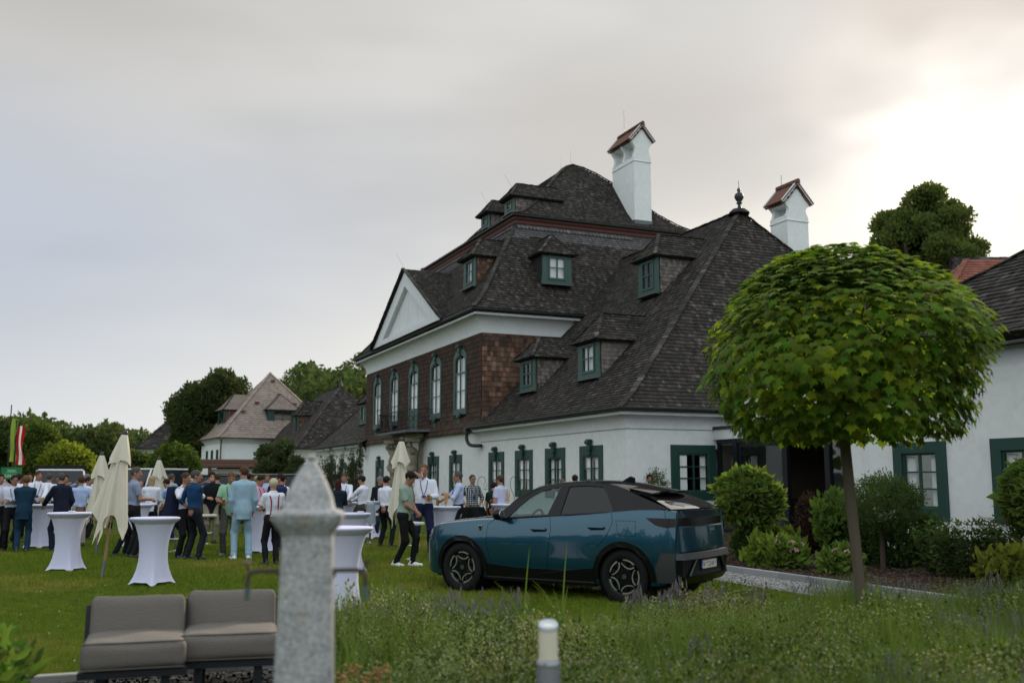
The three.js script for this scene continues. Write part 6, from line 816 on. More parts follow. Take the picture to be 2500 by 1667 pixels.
  for (let k = 0; k < 5; k++) { const a = k / 5 * 6.2832 + Math.PI / 2, P = (r, d) => [r * Math.cos(a + d), r * Math.sin(a + d)]; acc.push(strip(Array.from({ length: 9 }, (_, i) => P(0.222, lerp(0.4, -0.42, i / 8))), 0.011), strip([P(0.2, 0.52), P(0.15, 0.42), P(0.128, 0.2), P(0.125, -0.05), P(0.135, -0.3), P(0.165, -0.52), P(0.19, -0.56)], 0.0085)); }
  for (const x of [1.365, -1.365]) for (const s of [-1, 1]) { const wh = sub(car, 'wheel', [x, 0.356, s * 0.81], s > 0 ? Math.PI : 0); wh.rotation.z = x > 0 ? 0.1 : 0.35; part(wh, 'tyre', tyre, mat([0.014, 0.014, 0.015], 0.85)); part(wh, 'tread', tread, matte); part(wh, 'rim', rim, mat([0.014, 0.014, 0.016], 0.3, { metalness: 0.4 })); part(wh, 'spoke', spokes.map((g) => g.clone().translate(0, 0, -0.075)), gloss); part(wh, 'rim_accent', acc.map((g) => g.clone().translate(0, 0, -0.096)), silver); part(wh, 'hub_cap', [new THREE.CylinderGeometry(0.032, 0.036, 0.02, 20).rotateX(Math.PI / 2).translate(0, 0, -0.085)], greyM); part(wh, 'brake_disc', new THREE.CylinderGeometry(0.16, 0.16, 0.02, 32).rotateX(Math.PI / 2).translate(0, 0, 0.0), mat([0.1, 0.1, 0.1], 0.4, { metalness: 0.8 })); }
  part(car, 'underbody', [bx(3.9, 0.14, 1.5, 0, 0.27, 0)], matte);
  // inside
  const cloth = mat([0.03, 0.03, 0.032], 0.9), seat = (x, z) => { part(car, 'seat', [rb(0.16, 0.62, 0.5, 0, 0.31, 0, 0.07, 3).rotateZ(0.25).translate(x - 0.05, 0.72, z), rb(0.5, 0.14, 0.5, x + 0.28, 0.68, z, 0.06, 3)], cloth); part(car, 'headrest', [rb(0.1, 0.18, 0.26, x - 0.25, 1.42, z, 0.045, 3)], mat([0.12, 0.12, 0.12], 0.8)); };
  for (const z of [-0.37, 0.37]) { seat(-0.2, z); } part(car, 'rear_seat', [rb(0.18, 0.62, 1.3, -1.25, 1.0, 0, 0.07, 3), rb(0.5, 0.14, 1.3, -0.95, 0.68, 0, 0.06)], cloth); for (const z of [-0.4, 0, 0.4]) part(car, 'headrest', rb(0.09, 0.15, 0.24, -1.3, 1.37, z, 0.04, 3), mat([0.12, 0.12, 0.12], 0.8));
  part(car, 'dashboard', [rb(0.55, 0.22, 1.44, 0.72, 1.0, 0, 0.05)], cloth); part(car, 'steering_wheel', [new THREE.TorusGeometry(0.16, 0.017, 10, 28).rotateY(Math.PI / 2).rotateZ(0.35).translate(0.38, 1.06, -0.37), beam([0.38, 1.06, -0.52], [0.38, 1.06, -0.22], 0.03, 0.03)], cloth); part(car, 'floor_pan', bx(2.6, 0.04, 1.44, -0.36, 0.64, 0), cloth); part(car, 'rear_view_mirror', rb(0.03, 0.06, 0.22, 0.18, 1.5, 0, 0.012), matte);
  tag(part(scene, 'jacket', tube([[-0.2, 0, 0], [0.1, 0.12, 0.05], [0.15, 0.02, 0.2]], 0.08, 12, 8), mat([0.32, 0.34, 0.36], 0.9)), 'pale grey cloth lying behind the rear side window of the teal car', 'cloth').position.set(1.25, 1.25, -14.7);
}
// ---------------------------------------------------------------- people: distance fields meshed with surface nets
function surfaceNet(f, lo, hi, c) {
  const nx = Math.ceil((hi[0] - lo[0]) / c) + 1, ny = Math.ceil((hi[1] - lo[1]) / c) + 1, nz = Math.ceil((hi[2] - lo[2]) / c) + 1, F = new Float32Array(nx * ny * nz);
  let o = 0; for (let k = 0; k < nz; k++) for (let j = 0; j < ny; j++) for (let i = 0; i < nx; i++) F[o++] = f(lo[0] + i * c, lo[1] + j * c, lo[2] + k * c);
  const id = new Int32Array(nx * ny * nz).fill(-1), pos = [], idx = [], sx = 1, sy = nx, sz = nx * ny, off = [0, sx, sy, sx + sy, sz, sx + sz, sy + sz, sx + sy + sz], E = [[0, 1], [2, 3], [4, 5], [6, 7], [0, 2], [1, 3], [4, 6], [5, 7], [0, 4], [1, 5], [2, 6], [3, 7]];
  for (let k = 0; k < nz - 1; k++) for (let j = 0; j < ny - 1; j++) for (let i = 0; i < nx - 1; i++) { const b = i + j * sy + k * sz; let m = 0; for (let q = 0; q < 8; q++) if (F[b + off[q]] < 0) m |= 1 << q; if (m === 0 || m === 255) continue; let x = 0, y = 0, z = 0, n = 0; for (const [a, d] of E) { if (((m >> a) & 1) === ((m >> d) & 1)) continue; const fa = F[b + off[a]], fd = F[b + off[d]], t = fa / (fa - fd); const ax = a & 1, ay = (a >> 1) & 1, az = a >> 2, dx = d & 1, dy = (d >> 1) & 1, dz = d >> 2; x += ax + (dx - ax) * t; y += ay + (dy - ay) * t; z += az + (dz - az) * t; n++; } id[b] = pos.length / 3; pos.push(lo[0] + (i + x / n) * c, lo[1] + (j + y / n) * c, lo[2] + (k + z / n) * c); }
  const quad = (a, b, d, e, s) => { if (a < 0 || b < 0 || d < 0 || e < 0) return; if (s) idx.push(a, b, d, a, d, e); else idx.push(a, d, b, a, e, d); };
  for (let k = 1; k < nz - 1; k++) for (let j = 1; j < ny - 1; j++) for (let i = 1; i < nx - 1; i++) { const b = i + j * sy + k * sz, s = F[b] < 0; if (s !== F[b + sx] < 0) quad(id[b - sy - sz], id[b - sz], id[b], id[b - sy], s); if (s !== F[b + sy] < 0) quad(id[b - sx - sz], id[b - sx], id[b], id[b - sz], s); if (s !== F[b + sz] < 0) quad(id[b - sx - sy], id[b - sy], id[b], id[b - sx], s); }
  const g = new THREE.BufferGeometry(), nn = new Float32Array(pos.length), e = c * 0.5; for (let i = 0; i < pos.length; i += 3) { const [x, y, z] = [pos[i], pos[i + 1], pos[i + 2]]; let a = f(x + e, y, z) - f(x - e, y, z), b = f(x, y + e, z) - f(x, y - e, z), d = f(x, y, z + e) - f(x, y, z - e); const l = Math.hypot(a, b, d) || 1; nn[i] = a / l; nn[i + 1] = b / l; nn[i + 2] = d / l; }
  g.setAttribute('position', new THREE.Float32BufferAttribute(pos, 3)); g.setAttribute('normal', new THREE.BufferAttribute(nn, 3)); g.setIndex(idx); return g;
}
const smin = (a, b, k) => { const h = Math.max(k - Math.abs(a - b), 0) / k; return Math.min(a, b) - h * h * k * 0.25; };
const cap = (p, a, b, ra, rb) => { const bx_ = b.x - a.x, by = b.y - a.y, bz = b.z - a.z, px = p.x - a.x, py = p.y - a.y, pz = p.z - a.z; const t = clamp((px * bx_ + py * by + pz * bz) / (bx_ * bx_ + by * by + bz * bz + 1e-9), 0, 1); return Math.hypot(px - bx_ * t, py - by * t, pz - bz * t) - (ra + (rb - ra) * t); };
const ell = (p, c, r) => { const x = (p.x - c[0]) / r[0], y = (p.y - c[1]) / r[1], z = (p.z - c[2]) / r[2], k0 = Math.hypot(x, y, z), k1 = Math.hypot(x / r[0], y / r[1], z / r[2]); return k1 < 1e-6 ? -Math.min(...r) : k0 * (k0 - 1) / k1; };
const ARMS = { down: [0.27, 0.8, 0.06, 0.4, -1], hip: [0.19, 0.98, 0.06, 1, -0.6], pocket: [0.21, 0.9, 0.09, 0.7, -0.9], hold: [0.13, 1.14, 0.3, 0.5, -0.6], high: [0.1, 1.26, 0.3, 0.6, -0.4], crossed: [-0.1, 1.19, 0.2, 1, -0.3], phone: [0.12, 1.58, 0.09, 1, -0.1], drink: [0.03, 1.52, 0.2, 1, -0.1], table: [0.16, 1.1, 0.42, 0.7, -0.6], clasp: [0.02, 1.02, 0.24, 0.9, -0.3], back: [0.12, 1.0, -0.16, 0.9, -0.6], tray: [0.24, 1.1, 0.34, 0.3, -0.9], shoulder: [0.15, 1.46, 0.12, 0.7, -0.9], swing: [0.26, 0.86, -0.16, 0.4, -0.9], lean: [0.34, 1.06, 0.2, 1, -0.3] };
const skinMats = {};
function person(o) {
  const { label, pos, H = 1.78, yaw = 0, top, pants = [0.012, 0.012, 0.015], shoes = [0.01, 0.01, 0.01], hair = { c: [0.04, 0.025, 0.016] }, arms = ['down', 'down'], stance = 0.11, stride = 0, lean = 0, side = 0, headYaw = 0, headPitch = 0, build = 1, belly = 1, skin = 1, seated = 0, glasses, lanyard, far = pos[1] > 25.5 } = o;
  const t = thing('person', label, 'person', [pos[0], 0, -pos[1]], yaw, o.group), S = H / 1.78, cell = far ? 0.024 : 0.016, hc = far ? 0.0125 : 0.0085; const seed = (pos[0] * 13.7 + pos[1] * 7.1) % 50;
  const v = (x, y, z) => V3(x, y, z), pelY = seated ? 0.86 : 0.95 - Math.abs(stride) * 0.05, pel = v(side * 0.5, pelY, 0);
  const R = new THREE.Quaternion().setFromEuler(new THREE.Euler(lean, o.twist || 0, -side * 0.6)), Ri = R.clone().invert(), tor = (x, y, z) => v(x, y, z).applyQuaternion(R).add(pel);
  // legs by two-bone reach
  const reach = (a, b, l1, l2, pole) => { const d = b.clone().sub(a); let L = d.length(); if (L > (l1 + l2) * 0.995) { d.multiplyScalar((l1 + l2) * 0.995 / L); L = d.length(); } const n = d.clone().normalize(), q = (l1 * l1 - l2 * l2 + L * L) / (2 * L), h = Math.sqrt(Math.max(0, l1 * l1 - q * q)), pp = pole.clone().addScaledVector(n, -pole.dot(n)).normalize(); return [a.clone().addScaledVector(n, q).addScaledVector(pp, h), a.clone().add(d)]; };
  const legs = [1, -1].map((s) => { const hip = v(pel.x + s * 0.088 * build, pelY - 0.03, 0), fz = s * stride, lift = o.lift && s < 0 ? o.lift : 0, foot = v((seated ? 0.12 : stance) * s + (o.shift || 0), 0.095 + lift, seated ? 0.32 : fz); const [k, a] = reach(hip, foot, 0.44, 0.435, v(s * 0.12, 0, 1)); return { hip, k, a, s, turn: s * 0.25 + (o.feet || 0) }; });
  const arm = [1, -1].map((s, i) => { const A = typeof arms[i] === 'string' ? ARMS[arms[i]] : arms[i], sh = tor(s * 0.178 * build, 0.47, -0.012); let tg = tor(s * A[0], A[1] - 0.95, A[2]); if (A[1] < 1.0) tg = v(s * A[0] * build + pel.x, A[1], A[2]); const [e, w] = reach(sh, tg, 0.29, 0.255, v(s * A[3], A[4], -0.55).applyQuaternion(R)); return { sh, e, w, s, kind: arms[i] }; });
  const neck0 = tor(0, 0.49, -0.015), neck1 = tor(0, 0.6, 0.012), HQ = R.clone().multiply(new THREE.Quaternion().setFromEuler(new THREE.Euler(headPitch - lean * 0.6, headYaw, 0, 'YXZ'))), HQi = HQ.clone().invert(), hd = neck1.clone().add(v(0, 0.105, 0.014).applyQuaternion(HQ)), P = v(), Q = v(), T = v();
  const toHead = (x, y, z) => Q.set(x - hd.x, y - hd.y, z - hd.z).applyQuaternion(HQi), toTor = (x, y, z) => T.set(x - pel.x, y - pel.y, z - pel.z).applyQuaternion(Ri);
  const fem = o.female ? 1 : 0, b = belly;
  const torso = (m) => { let d = ell(T, [0, 0.0, -0.005], [0.16 * build + m, 0.14 + m, 0.112 + m]); d = smin(d, ell(T, [0, 0.17, 0.01 + 0.03 * (b - 1)], [0.145 * build * (0.6 + 0.4 * b) - 0.012 * fem + m, 0.2, 0.1 * b + m]), 0.06); d = smin(d, ell(T, [0, 0.35, 0.004 + 0.012 * fem], [0.178 * build + m, 0.19 + m, 0.112 + 0.01 * fem + m]), 0.06); d = smin(d, cap(T, { x: -0.15 * build, y: 0.462, z: -0.012 }, { x: 0.15 * build, y: 0.462, z: -0.012 }, 0.056 + m, 0.056 + m), 0.06); return smin(d, cap(T, { x: 0, y: 0.47, z: -0.015 }, { x: 0, y: 0.535, z: -0.005 }, 0.085 + m, 0.058 + m), 0.05); };
  // ---- skin
  const headF = (x, y, z) => { P.set(x, y, z); toHead(x, y, z); let d = ell(Q, [0, 0.034, -0.014], [0.0745, 0.086, 0.095]); d = smin(d, ell(Q, [0, -0.045, 0.02], [0.057, 0.077, 0.066]), 0.035); d = smin(d, Math.hypot(Q.x * 0.75, Q.y + 0.098, Q.z - 0.05) - 0.024, 0.03); d = smin(d, cap(Q, { x: -0.034, y: 0.03, z: 0.07 }, { x: 0.034, y: 0.03, z: 0.07 }, 0.012, 0.012), 0.016); for (const s of [-1, 1]) { d = Math.max(d, -(Math.hypot(Q.x - s * 0.031, Q.y - 0.008, Q.z - 0.096) - 0.0155)); d = smin(d, ell(Q, [s * 0.03, 0.008, 0.074], [0.0125, 0.0105, 0.0105]), 0.004); d = smin(d, ell(Q, [s * 0.076, -0.01, -0.012], [0.011, 0.034, 0.022]), 0.01); } d = smin(d, cap(Q, { x: 0, y: 0.014, z: 0.084 }, { x: 0, y: -0.03, z: 0.104 }, 0.008, 0.0145), 0.014); d = smin(d, cap(Q, { x: -0.02, y: -0.064, z: 0.073 }, { x: 0.02, y: -0.064, z: 0.073 }, 0.0085, 0.0085), 0.008); return smin(d, cap(P, neck0, hd.clone().lerp(neck1, 0.45), 0.064, 0.053), 0.03); };
  const pieces = []; const colored = (g, f) => { const p = g.attributes.position, c = new Float32Array(p.count * 3); for (let i = 0; i < p.count; i++) c.set(f(p.getX(i), p.getY(i), p.getZ(i)), 3 * i); g.setAttribute('color', new THREE.BufferAttribute(c, 3)); return g; };
  const sk = [0.36 * skin, 0.185 * skin, 0.125 * skin], hcol = hair.c;
  const around = (pts, m) => { const B = new THREE.Box3().setFromPoints(pts).expandByScalar(m); return [B.min.toArray(), B.max.toArray()]; };
  { const [lo, hi] = around([hd.clone().add(v(0, 0.02, 0)), neck0], 0.14); pieces.push(colored(surfaceNet(headF, lo, hi, hc), (x, y, z) => { toHead(x, y, z); const ax = Math.abs(Q.x); if (Q.z > 0.066 && Math.hypot(ax - 0.031, (Q.y - 0.008) * 1.3) < 0.0095) return Math.hypot(ax - 0.031, Q.y - 0.008) < 0.006 ? [0.03, 0.025, 0.02] : [0.42, 0.38, 0.35]; if (Q.z > 0.055 && ax > 0.013 && ax < 0.05 && Math.abs(Q.y - 0.034) < 0.0065) return [lerp(sk[0], hcol[0], 0.8), lerp(sk[1], hcol[1], 0.8), lerp(sk[2], hcol[2], 0.8)]; if (Q.z > 0.064 && ax < 0.025 && Math.abs(Q.y + 0.064) < 0.008) return [sk[0] * 0.85, sk[1] * 0.6, sk[2] * 0.62]; if (!fem && Q.y < -0.045 && Q.z > -0.01 && Q.y > -0.12) return [sk[0] * 0.82, sk[1] * 0.8, sk[2] * 0.8]; const rosy = ax > 0.025 && ax < 0.06 && Q.y < -0.005 && Q.y > -0.05 && Q.z > 0.03 ? 0.9 : 1; return [sk[0], sk[1] * rosy, sk[2] * rosy]; })); }
  const sl = top.sleeve || 'long';
  for (const A of arm) { // forearm and hand
    const fd = A.w.clone().sub(A.e).normalize(), palm = A.kind === 'down' || A.kind === 'swing' || A.kind === 'hip' ? v(-A.s, 0, 0) : A.kind === 'tray' ? v(0, 1, 0) : v(-A.s * 0.75, -0.5, 0.1); const nrm = palm.clone().addScaledVector(fd, -palm.dot(fd)).normalize(), th = V3().crossVectors(fd, nrm).multiplyScalar(-A.s).normalize(); if (th.z + th.y < 0 && A.kind !== 'tray') th.negate();
    const at_ = (x, y, z) => A.w.clone().addScaledVector(fd, x).addScaledVector(nrm, y).addScaledVector(th, z), C = [], cu = A.kind === 'down' || A.kind === 'swing' ? 0.35 : A.kind === 'tray' ? 0.15 : 0.85;
    for (const z of [-0.026, -0.004, 0.018]) C.push([at_(0.0, 0, z * 0.7), at_(0.08, 0.002, z), 0.017, 0.0145]);
    [-0.031, -0.0105, 0.0105, 0.03].forEach((z, i) => { let p = [0.084, 0.002, z], a = 0.1 + cu * 0.5; const len = [0.03, 0.04, 0.042, 0.037][i]; for (let q = 0; q < 3; q++) { const n = [p[0] + Math.cos(a) * len * [1, 0.75, 0.6][q], p[1] + Math.sin(a) * len * [1, 0.75, 0.6][q], z * (1 - 0.08 * q)]; C.push([at_(...p), at_(...n), 0.0092 - q * 0.0008, 0.0086 - q * 0.001]); p = n; a += cu * 0.85; } });
    C.push([at_(0.02, 0.004, 0.024), at_(0.052, 0.018, 0.046), 0.0145, 0.011], [at_(0.052, 0.018, 0.046), at_(0.084, 0.03 + 0.01 * cu, 0.044), 0.0105, 0.0085]);
    const s0 = sl === 'long' ? 0.72 : sl === 'rolled' ? 0.1 : 0, up = sl === 'short'; const f0 = A.e.clone().lerp(A.w, s0);
    const F = (x, y, z) => { P.set(x, y, z); let d = cap(P, f0, A.w, lerp(0.042, 0.03, s0), 0.027); if (up) d = smin(d, cap(P, A.sh.clone().lerp(A.e, 0.45), A.e, 0.048, 0.04), 0.02); if (d > 0.16) return d - 0.05; let h = 1; for (const q of C) h = smin(h, cap(P, q[0], q[1], q[2], q[3]), 0.008); return smin(d, h, 0.02); };
    const [lo, hi] = around([f0, A.w, at_(0.17, 0.03, 0), ...(up ? [A.sh.clone().lerp(A.e, 0.45)] : [])], 0.07); pieces.push(colored(surfaceNet(F, lo, hi, far ? 0.0115 : 0.0085), () => sk));
  }
  { const F = (x, y, z) => { P.set(x, y, z); toTor(x, y, z); let d = torso(-0.022); for (const L of legs) { d = smin(d, cap(P, L.hip, L.k, 0.06, 0.04), 0.04); d = Math.min(d, cap(P, L.k, L.a, 0.038, 0.03)); } for (const A of arm) d = smin(d, cap(P, A.sh, A.e, 0.036, 0.03), 0.03); return d; }; const [lo, hi] = around([neck0, ...legs.flatMap((l) => [l.a, l.k]), ...arm.flatMap((a) => [a.sh, a.e])], 0.16); pieces.push(colored(surfaceNet(F, lo, hi, 0.04), () => sk)); }
  part(t, 'body', mergeGeometries(pieces).scale(S, S, S), skinMats.m ??= mat([1, 1, 1], 0.55, { vertexColors: true, specularIntensity: 0.6 }));
  // ---- clothes
  const fold = (x, y, z, a) => a * (0.016 * (vnoise(x * 9 + seed, y * 8, z * 9) - 0.5) + 0.014 * (vnoise(x * 22 + seed, y * 9 - x * 12, z * 22) - 0.5)), jacket = top.kind === 'jacket', loose = top.tucked === false || jacket, m0 = jacket ? 0.02 : top.kind === 'tee' ? 0.012 : 0.01, hem = jacket ? -0.19 : loose ? -0.1 : 0.055;
  const shirtF = (x, y, z) => { P.set(x, y, z); toTor(x, y, z); let d = torso(m0); if (loose) d = smin(d, cap(T, { x: 0, y: 0.1, z: 0.0 }, { x: 0, y: hem - 0.02, z: -0.01 }, 0.13, 0.13 + (jacket ? 0.01 : 0)) + 0.0, 0.05); const th = jacket ? 0.012 : 0.004; const ty = T.y; for (const A of arm) { let a; if (sl === 'short') { const q = A.sh.clone().lerp(A.e, 0.72); a = cap(P, A.sh, q, 0.062 + th, 0.058 + th); const dx = (x - q.x) * (A.e.x - A.sh.x) + (y - q.y) * (A.e.y - A.sh.y) + (z - q.z) * (A.e.z - A.sh.z); a = Math.max(a, dx / 0.29); } else { const e = sl === 'rolled' ? 0.3 : 0.97, W = A.e.clone().lerp(A.w, e); a = smin(cap(P, A.sh, A.e, 0.06 + th, 0.05 + th), cap(P, A.e, W, 0.05 + th, (sl === 'rolled' ? 0.046 : 0.035) + th), 0.02); const dx = (x - W.x) * (A.w.x - A.e.x) + (y - W.y) * (A.w.y - A.e.y) + (z - W.z) * (A.w.z - A.e.z); a = Math.max(a, dx / 0.255); } d = smin(d, a, 0.035); } d = Math.max(d, hem - ty); if (Math.abs(d) < 0.05) d += fold(x, y, z, jacket ? 0.8 : 1) * (ty < 0.4 ? 1 : 0.6); if (top.kind !== 'tee') { const rx = Math.hypot(T.x, (T.z + 0.008) * 0.95), cl = Math.hypot(rx - 0.062, (T.y - 0.548) * 0.45) - 0.0115; d = smin(d, cl, 0.012); } return Math.max(d, T.y - 0.58); };
  { const [lo, hi] = around([tor(0, 0.55, 0), tor(0, hem, 0), tor(0.17, 0.1, 0.12), tor(-0.17, 0.1, -0.1), ...arm.flatMap((a) => [a.sh, a.e, ...(sl === 'short' ? [] : [a.w])])], 0.1); const cm = top.mat || mat(top.c, top.rough || 0.85, { sheen: 0.2 }); const g = surfaceNet(shirtF, lo, hi, cell); if (top.check) { const p = g.attributes.position, c = new Float32Array(p.count * 3); g.setAttribute('uv', new THREE.BufferAttribute(new Float32Array(p.count * 2).map((_, i) => (i % 2 ? p.getY(i >> 1) : Math.atan2(p.getX(i >> 1), p.getZ(i >> 1) + 0.001) * 0.16)), 2)); } part(t, top.name || (jacket ? 'jacket' : top.kind === 'tee' ? 't_shirt' : 'shirt'), g.scale(S, S, S), cm); }
  const trF = (x, y, z) => { P.set(x, y, z); toTor(x, y, z); let d = ell(T, [0, -0.01, -0.006], [0.166 * build + 0.004, 0.15, 0.118 + 0.01 * b]); d = smin(d, cap(T, { x: -0.03, y: 0.06, z: 0 }, { x: 0.03, y: 0.06, z: 0 }, 0.115 * (0.5 + 0.5 * b), 0.115 * (0.5 + 0.5 * b)), 0.05); const lg = legs.map((L) => { const A = L.a.clone().add(v(0, -0.035, 0)); let q = smin(cap(P, L.hip, L.k, 0.094 * build, 0.07), cap(P, L.k, A, 0.068, o.slim ? 0.048 : 0.062), 0.03); return q; }); d = smin(d, smin(lg[0], lg[1], 0.012), 0.05); const lowest = y - 0.06 - (o.lift && x < 0 ? o.lift : 0); d = Math.max(d, -lowest); d = Math.max(d, T.y - 0.1); if (Math.abs(d) < 0.05) d += fold(x, y, z, 1) + (y < 0.3 ? 0.004 * Math.sin(y * 75 + 3 * vnoise(x * 8, seed, z * 8)) * sstep(0.3, 0.12, y) : 0); return d; };
  { const [lo, hi] = around([tor(0, 0.1, 0), ...legs.flatMap((l) => [l.hip, l.k, l.a])], 0.13); part(t, 'trousers', surfaceNet(trF, lo, hi, cell).scale(S, S, S), mat(pants, 0.85)); }
  const SM = mat(shoes, 0.4); for (const L of legs) { const c = Math.cos(L.turn), s = Math.sin(L.turn), y0 = L.a.y - 0.095, W = (z, y, x = 0) => v(L.a.x + s * z + c * x, y0 + y, L.a.z + c * z - s * x), tip = o.lift && L.s < 0 ? 0.5 : 0; const hl = W(-0.05, 0.038), md = W(0.06, 0.035), to = W(0.165, 0.03 - tip * 0.06), an = W(-0.01, 0.1); const F = (x, y, z) => { P.set(x, y, z); let d = smin(cap(P, hl, md, 0.038, 0.045), cap(P, md, to, 0.045, 0.036), 0.03); d = smin(d, cap(P, an, W(0.0, 0.04), 0.042, 0.04), 0.03); return Math.max(d, tip ? -1 : 0.004 - y + 0); }; const [lo, hi] = around([hl, to, an], 0.06); part(t, 'shoe', surfaceNet(F, lo, hi, far ? 0.018 : 0.012).scale(S, S, S), SM); }
  if (hair.style !== 'bald') { const lg = hair.style === 'long', th = hair.th || 0.011, line = hair.line || 0; const F = (x, y, z) => { toHead(x, y, z); let d = ell(Q, [0, 0.036, -0.016], [0.0745 + th, 0.086 + th + (hair.top || 0), 0.095 + th]); d -= 0.004 * (vnoise(Q.x * 60, Q.y * 40, Q.z * 60 + seed) - 0.5) * 2; if (lg) { d = smin(d, ell(Q, [0, -0.06, -0.055], [0.088, 0.17, 0.062]), 0.03); const g = Math.max(Q.z - 0.045 - (Q.y - 0.02) * 0.55, -9); return Math.max(d, Math.min(g, Math.abs(Q.x) > 0.07 ? -0.01 + g : g)); } const g = 0.749 * (Q.z + 0.028 + line) - 0.663 * (Q.y + 0.055); d = Math.max(d, g); d = Math.max(d, -0.068 - Q.y); if (hair.crown) d = Math.max(d, -(Math.hypot(Q.x, Q.z + 0.02) - hair.crown) * (Q.y > 0.05 ? 1 : -1)); return d; }; const [lo, hi] = around([hd.clone().add(v(0, 0.02, 0)), ...(lg ? [hd.clone().add(v(0, -0.15, -0.06).applyQuaternion(HQ))] : [])], 0.15); part(t, 'hair', surfaceNet(F, lo, hi, hc).scale(S, S, S), mat(hcol, 0.7)); }
  const front = (x, y) => { for (let z = 0.3; z > -0.1; z -= 0.004) { const p = tor(x, y, z); if (shirtF(p.x, p.y, p.z) < 0.004) return tor(x, y, z + 0.008); } return tor(x, y, 0.12); };
  const sc = (p) => p.clone().multiplyScalar(S).toArray();
  if (lanyard) { const pts = [[-1, 0], [1, 0]].flatMap(([s]) => { const q = [tor(0, 0.555, -0.075), tor(s * 0.06, 0.55, -0.04), front(s * 0.07, 0.49), front(s * 0.05, 0.36), front(s * 0.01, 0.235)]; return [s < 0 ? q : q]; }); part(t, 'lanyard', pts.map((q) => new THREE.TubeGeometry(new THREE.CatmullRomCurve3(q.map((p) => V3(...sc(p)))), 20, 0.007, 5)), mat(lanyard === true ? [0.03, 0.02, 0.12] : lanyard, 0.7)); const bp = front(0, 0.2), q = part(t, 'badge', bx(0.085, 0.055, 0.006), mat([0.02, 0.04, 0.22], 0.5)); q.position.set(...sc(bp.add(v(0, 0, 0.006).applyQuaternion(R)))); q.quaternion.copy(R); }
  if (glasses) { const g = []; for (const s of [-1, 1]) { g.push(new THREE.TorusGeometry(0.021, 0.0025, 5, 16).scale(1.1, 0.85, 1).translate(s * 0.031, 0.006, 0.099), bar([s * 0.053, 0.012, 0.097], [s * 0.08, 0.012, 0.0], 0.0022, 4)); } g.push(bar([-0.01, 0.01, 0.1], [0.01, 0.01, 0.1], 0.0025, 4)); const q = part(t, 'glasses', g, M.dark); q.quaternion.copy(HQ); q.position.set(...sc(hd)); q.scale.setScalar(S); }
  if (o.braces) { const mk = (x, s) => [tor(x, 0.08, -0.12), tor(x * 0.9, 0.22, -0.13), tor(x * 0.9, 0.36, -0.135), tor(x * 1.2, 0.5, -0.06), tor(x * 1.2, 0.5, 0.03)]; part(t, 'braces', [mk(0.085), mk(-0.085)].map((q) => new THREE.TubeGeometry(new THREE.CatmullRomCurve3(q.map((p) => V3(...sc(p)))), 16, 0.012, 5)), mat([0.25, 0.02, 0.03], 0.7)); }
  t.userData.hands = arm.map((a) => a.w); const toWorld = (p) => p.clone().multiplyScalar(S).applyAxisAngle(V3(0, 1, 0), yaw).add(t.position); const hands = arm.map((a) => toWorld(a.w.clone().addScaledVector(a.w.clone().sub(a.e).normalize(), 0.09))); delete t.userData.hands; return { t, hands, shoulder: arm.map((a) => toWorld(a.sh)), S };
}
// ---------------------------------------------------------------- cocktail tables, parasols, stools, glasses
const clothMat = mat([0.66, 0.66, 0.86], 0.8, { sheen: 0.3 });
function stretchTable(label, pos, rot = 0, Hh = 1.06) {
  const t = thing('cocktail_table', label, 'table', [pos[0], 0, -pos[1]], rot, 'cocktail tables on the lawn'), R = 0.385, rows = [];
  const ring = (y, r, four, ph = 0) => { const a = []; for (let k = 0; k <= 96; k++) { const q = k / 96 * 6.28318, c = Math.cos(4 * q), pl = Math.pow(Math.max(0, c), 3); a.push([Math.cos(q) * r * (1 + four * (pl - 0.32)), y + (ph ? ph * (1 - pl) : 0), Math.sin(q) * r * (1 + four * (pl - 0.32))]); } return a; };
  const pleat = (a, amp) => a.map(([x, y, z], k) => { const s = 1 + amp * (Math.sin(k * 1.9) + 0.6 * Math.sin(k * 3.3 + 1)); return [x * s, y, z * s]; });
  for (const [y, r, f, ph, pl] of [[0.012, 0.305, 0.3, 0.045, 0], [0.05, 0.288, 0.26, 0.028, 0], [0.12, 0.262, 0.19, 0.008, 0], [0.24, 0.233, 0.11, 0, 0], [0.38, 0.214, 0.06, 0, 0.001], [0.52, 0.21, 0.03, 0, 0.003], [0.66, 0.222, 0.01, 0, 0.006], [0.8, 0.25, 0, 0, 0.01], [0.9, 0.28, 0, 0, 0.013], [0.965, 0.305, 0, 0, 0.012]]) rows.push(pleat(ring(y * Hh / 1.06, r, f, ph), pl));
  part(t, 'cloth', [quads([rows]), quads([[ring(0.965 * Hh / 1.06, 0.31, 0), ring(Hh - 0.045, 0.372, 0), ring(Hh - 0.03, R - 0.005, 0)]])], clothMat);
  part(t, 'tabletop', lathe([[0, Hh], [R - 0.012, Hh], [R, Hh - 0.008], [R + 0.002, Hh - 0.025], [R - 0.008, Hh - 0.034], [0, Hh - 0.034]], 64), clothMat);
  part(t, 'table_post', cyl(0.03, 0.03, Hh - 0.06, 0, 0.02, 0), mat([0.4, 0.4, 0.4], 0.3, { metalness: 1 }));
  return t;
}
const ecru = mat([0.75, 0.7, 0.59], 1, { transmission: 0.18, thickness: 0, side: THREE.DoubleSide }), woodM = mat([0.3, 0.19, 0.09], 0.65);
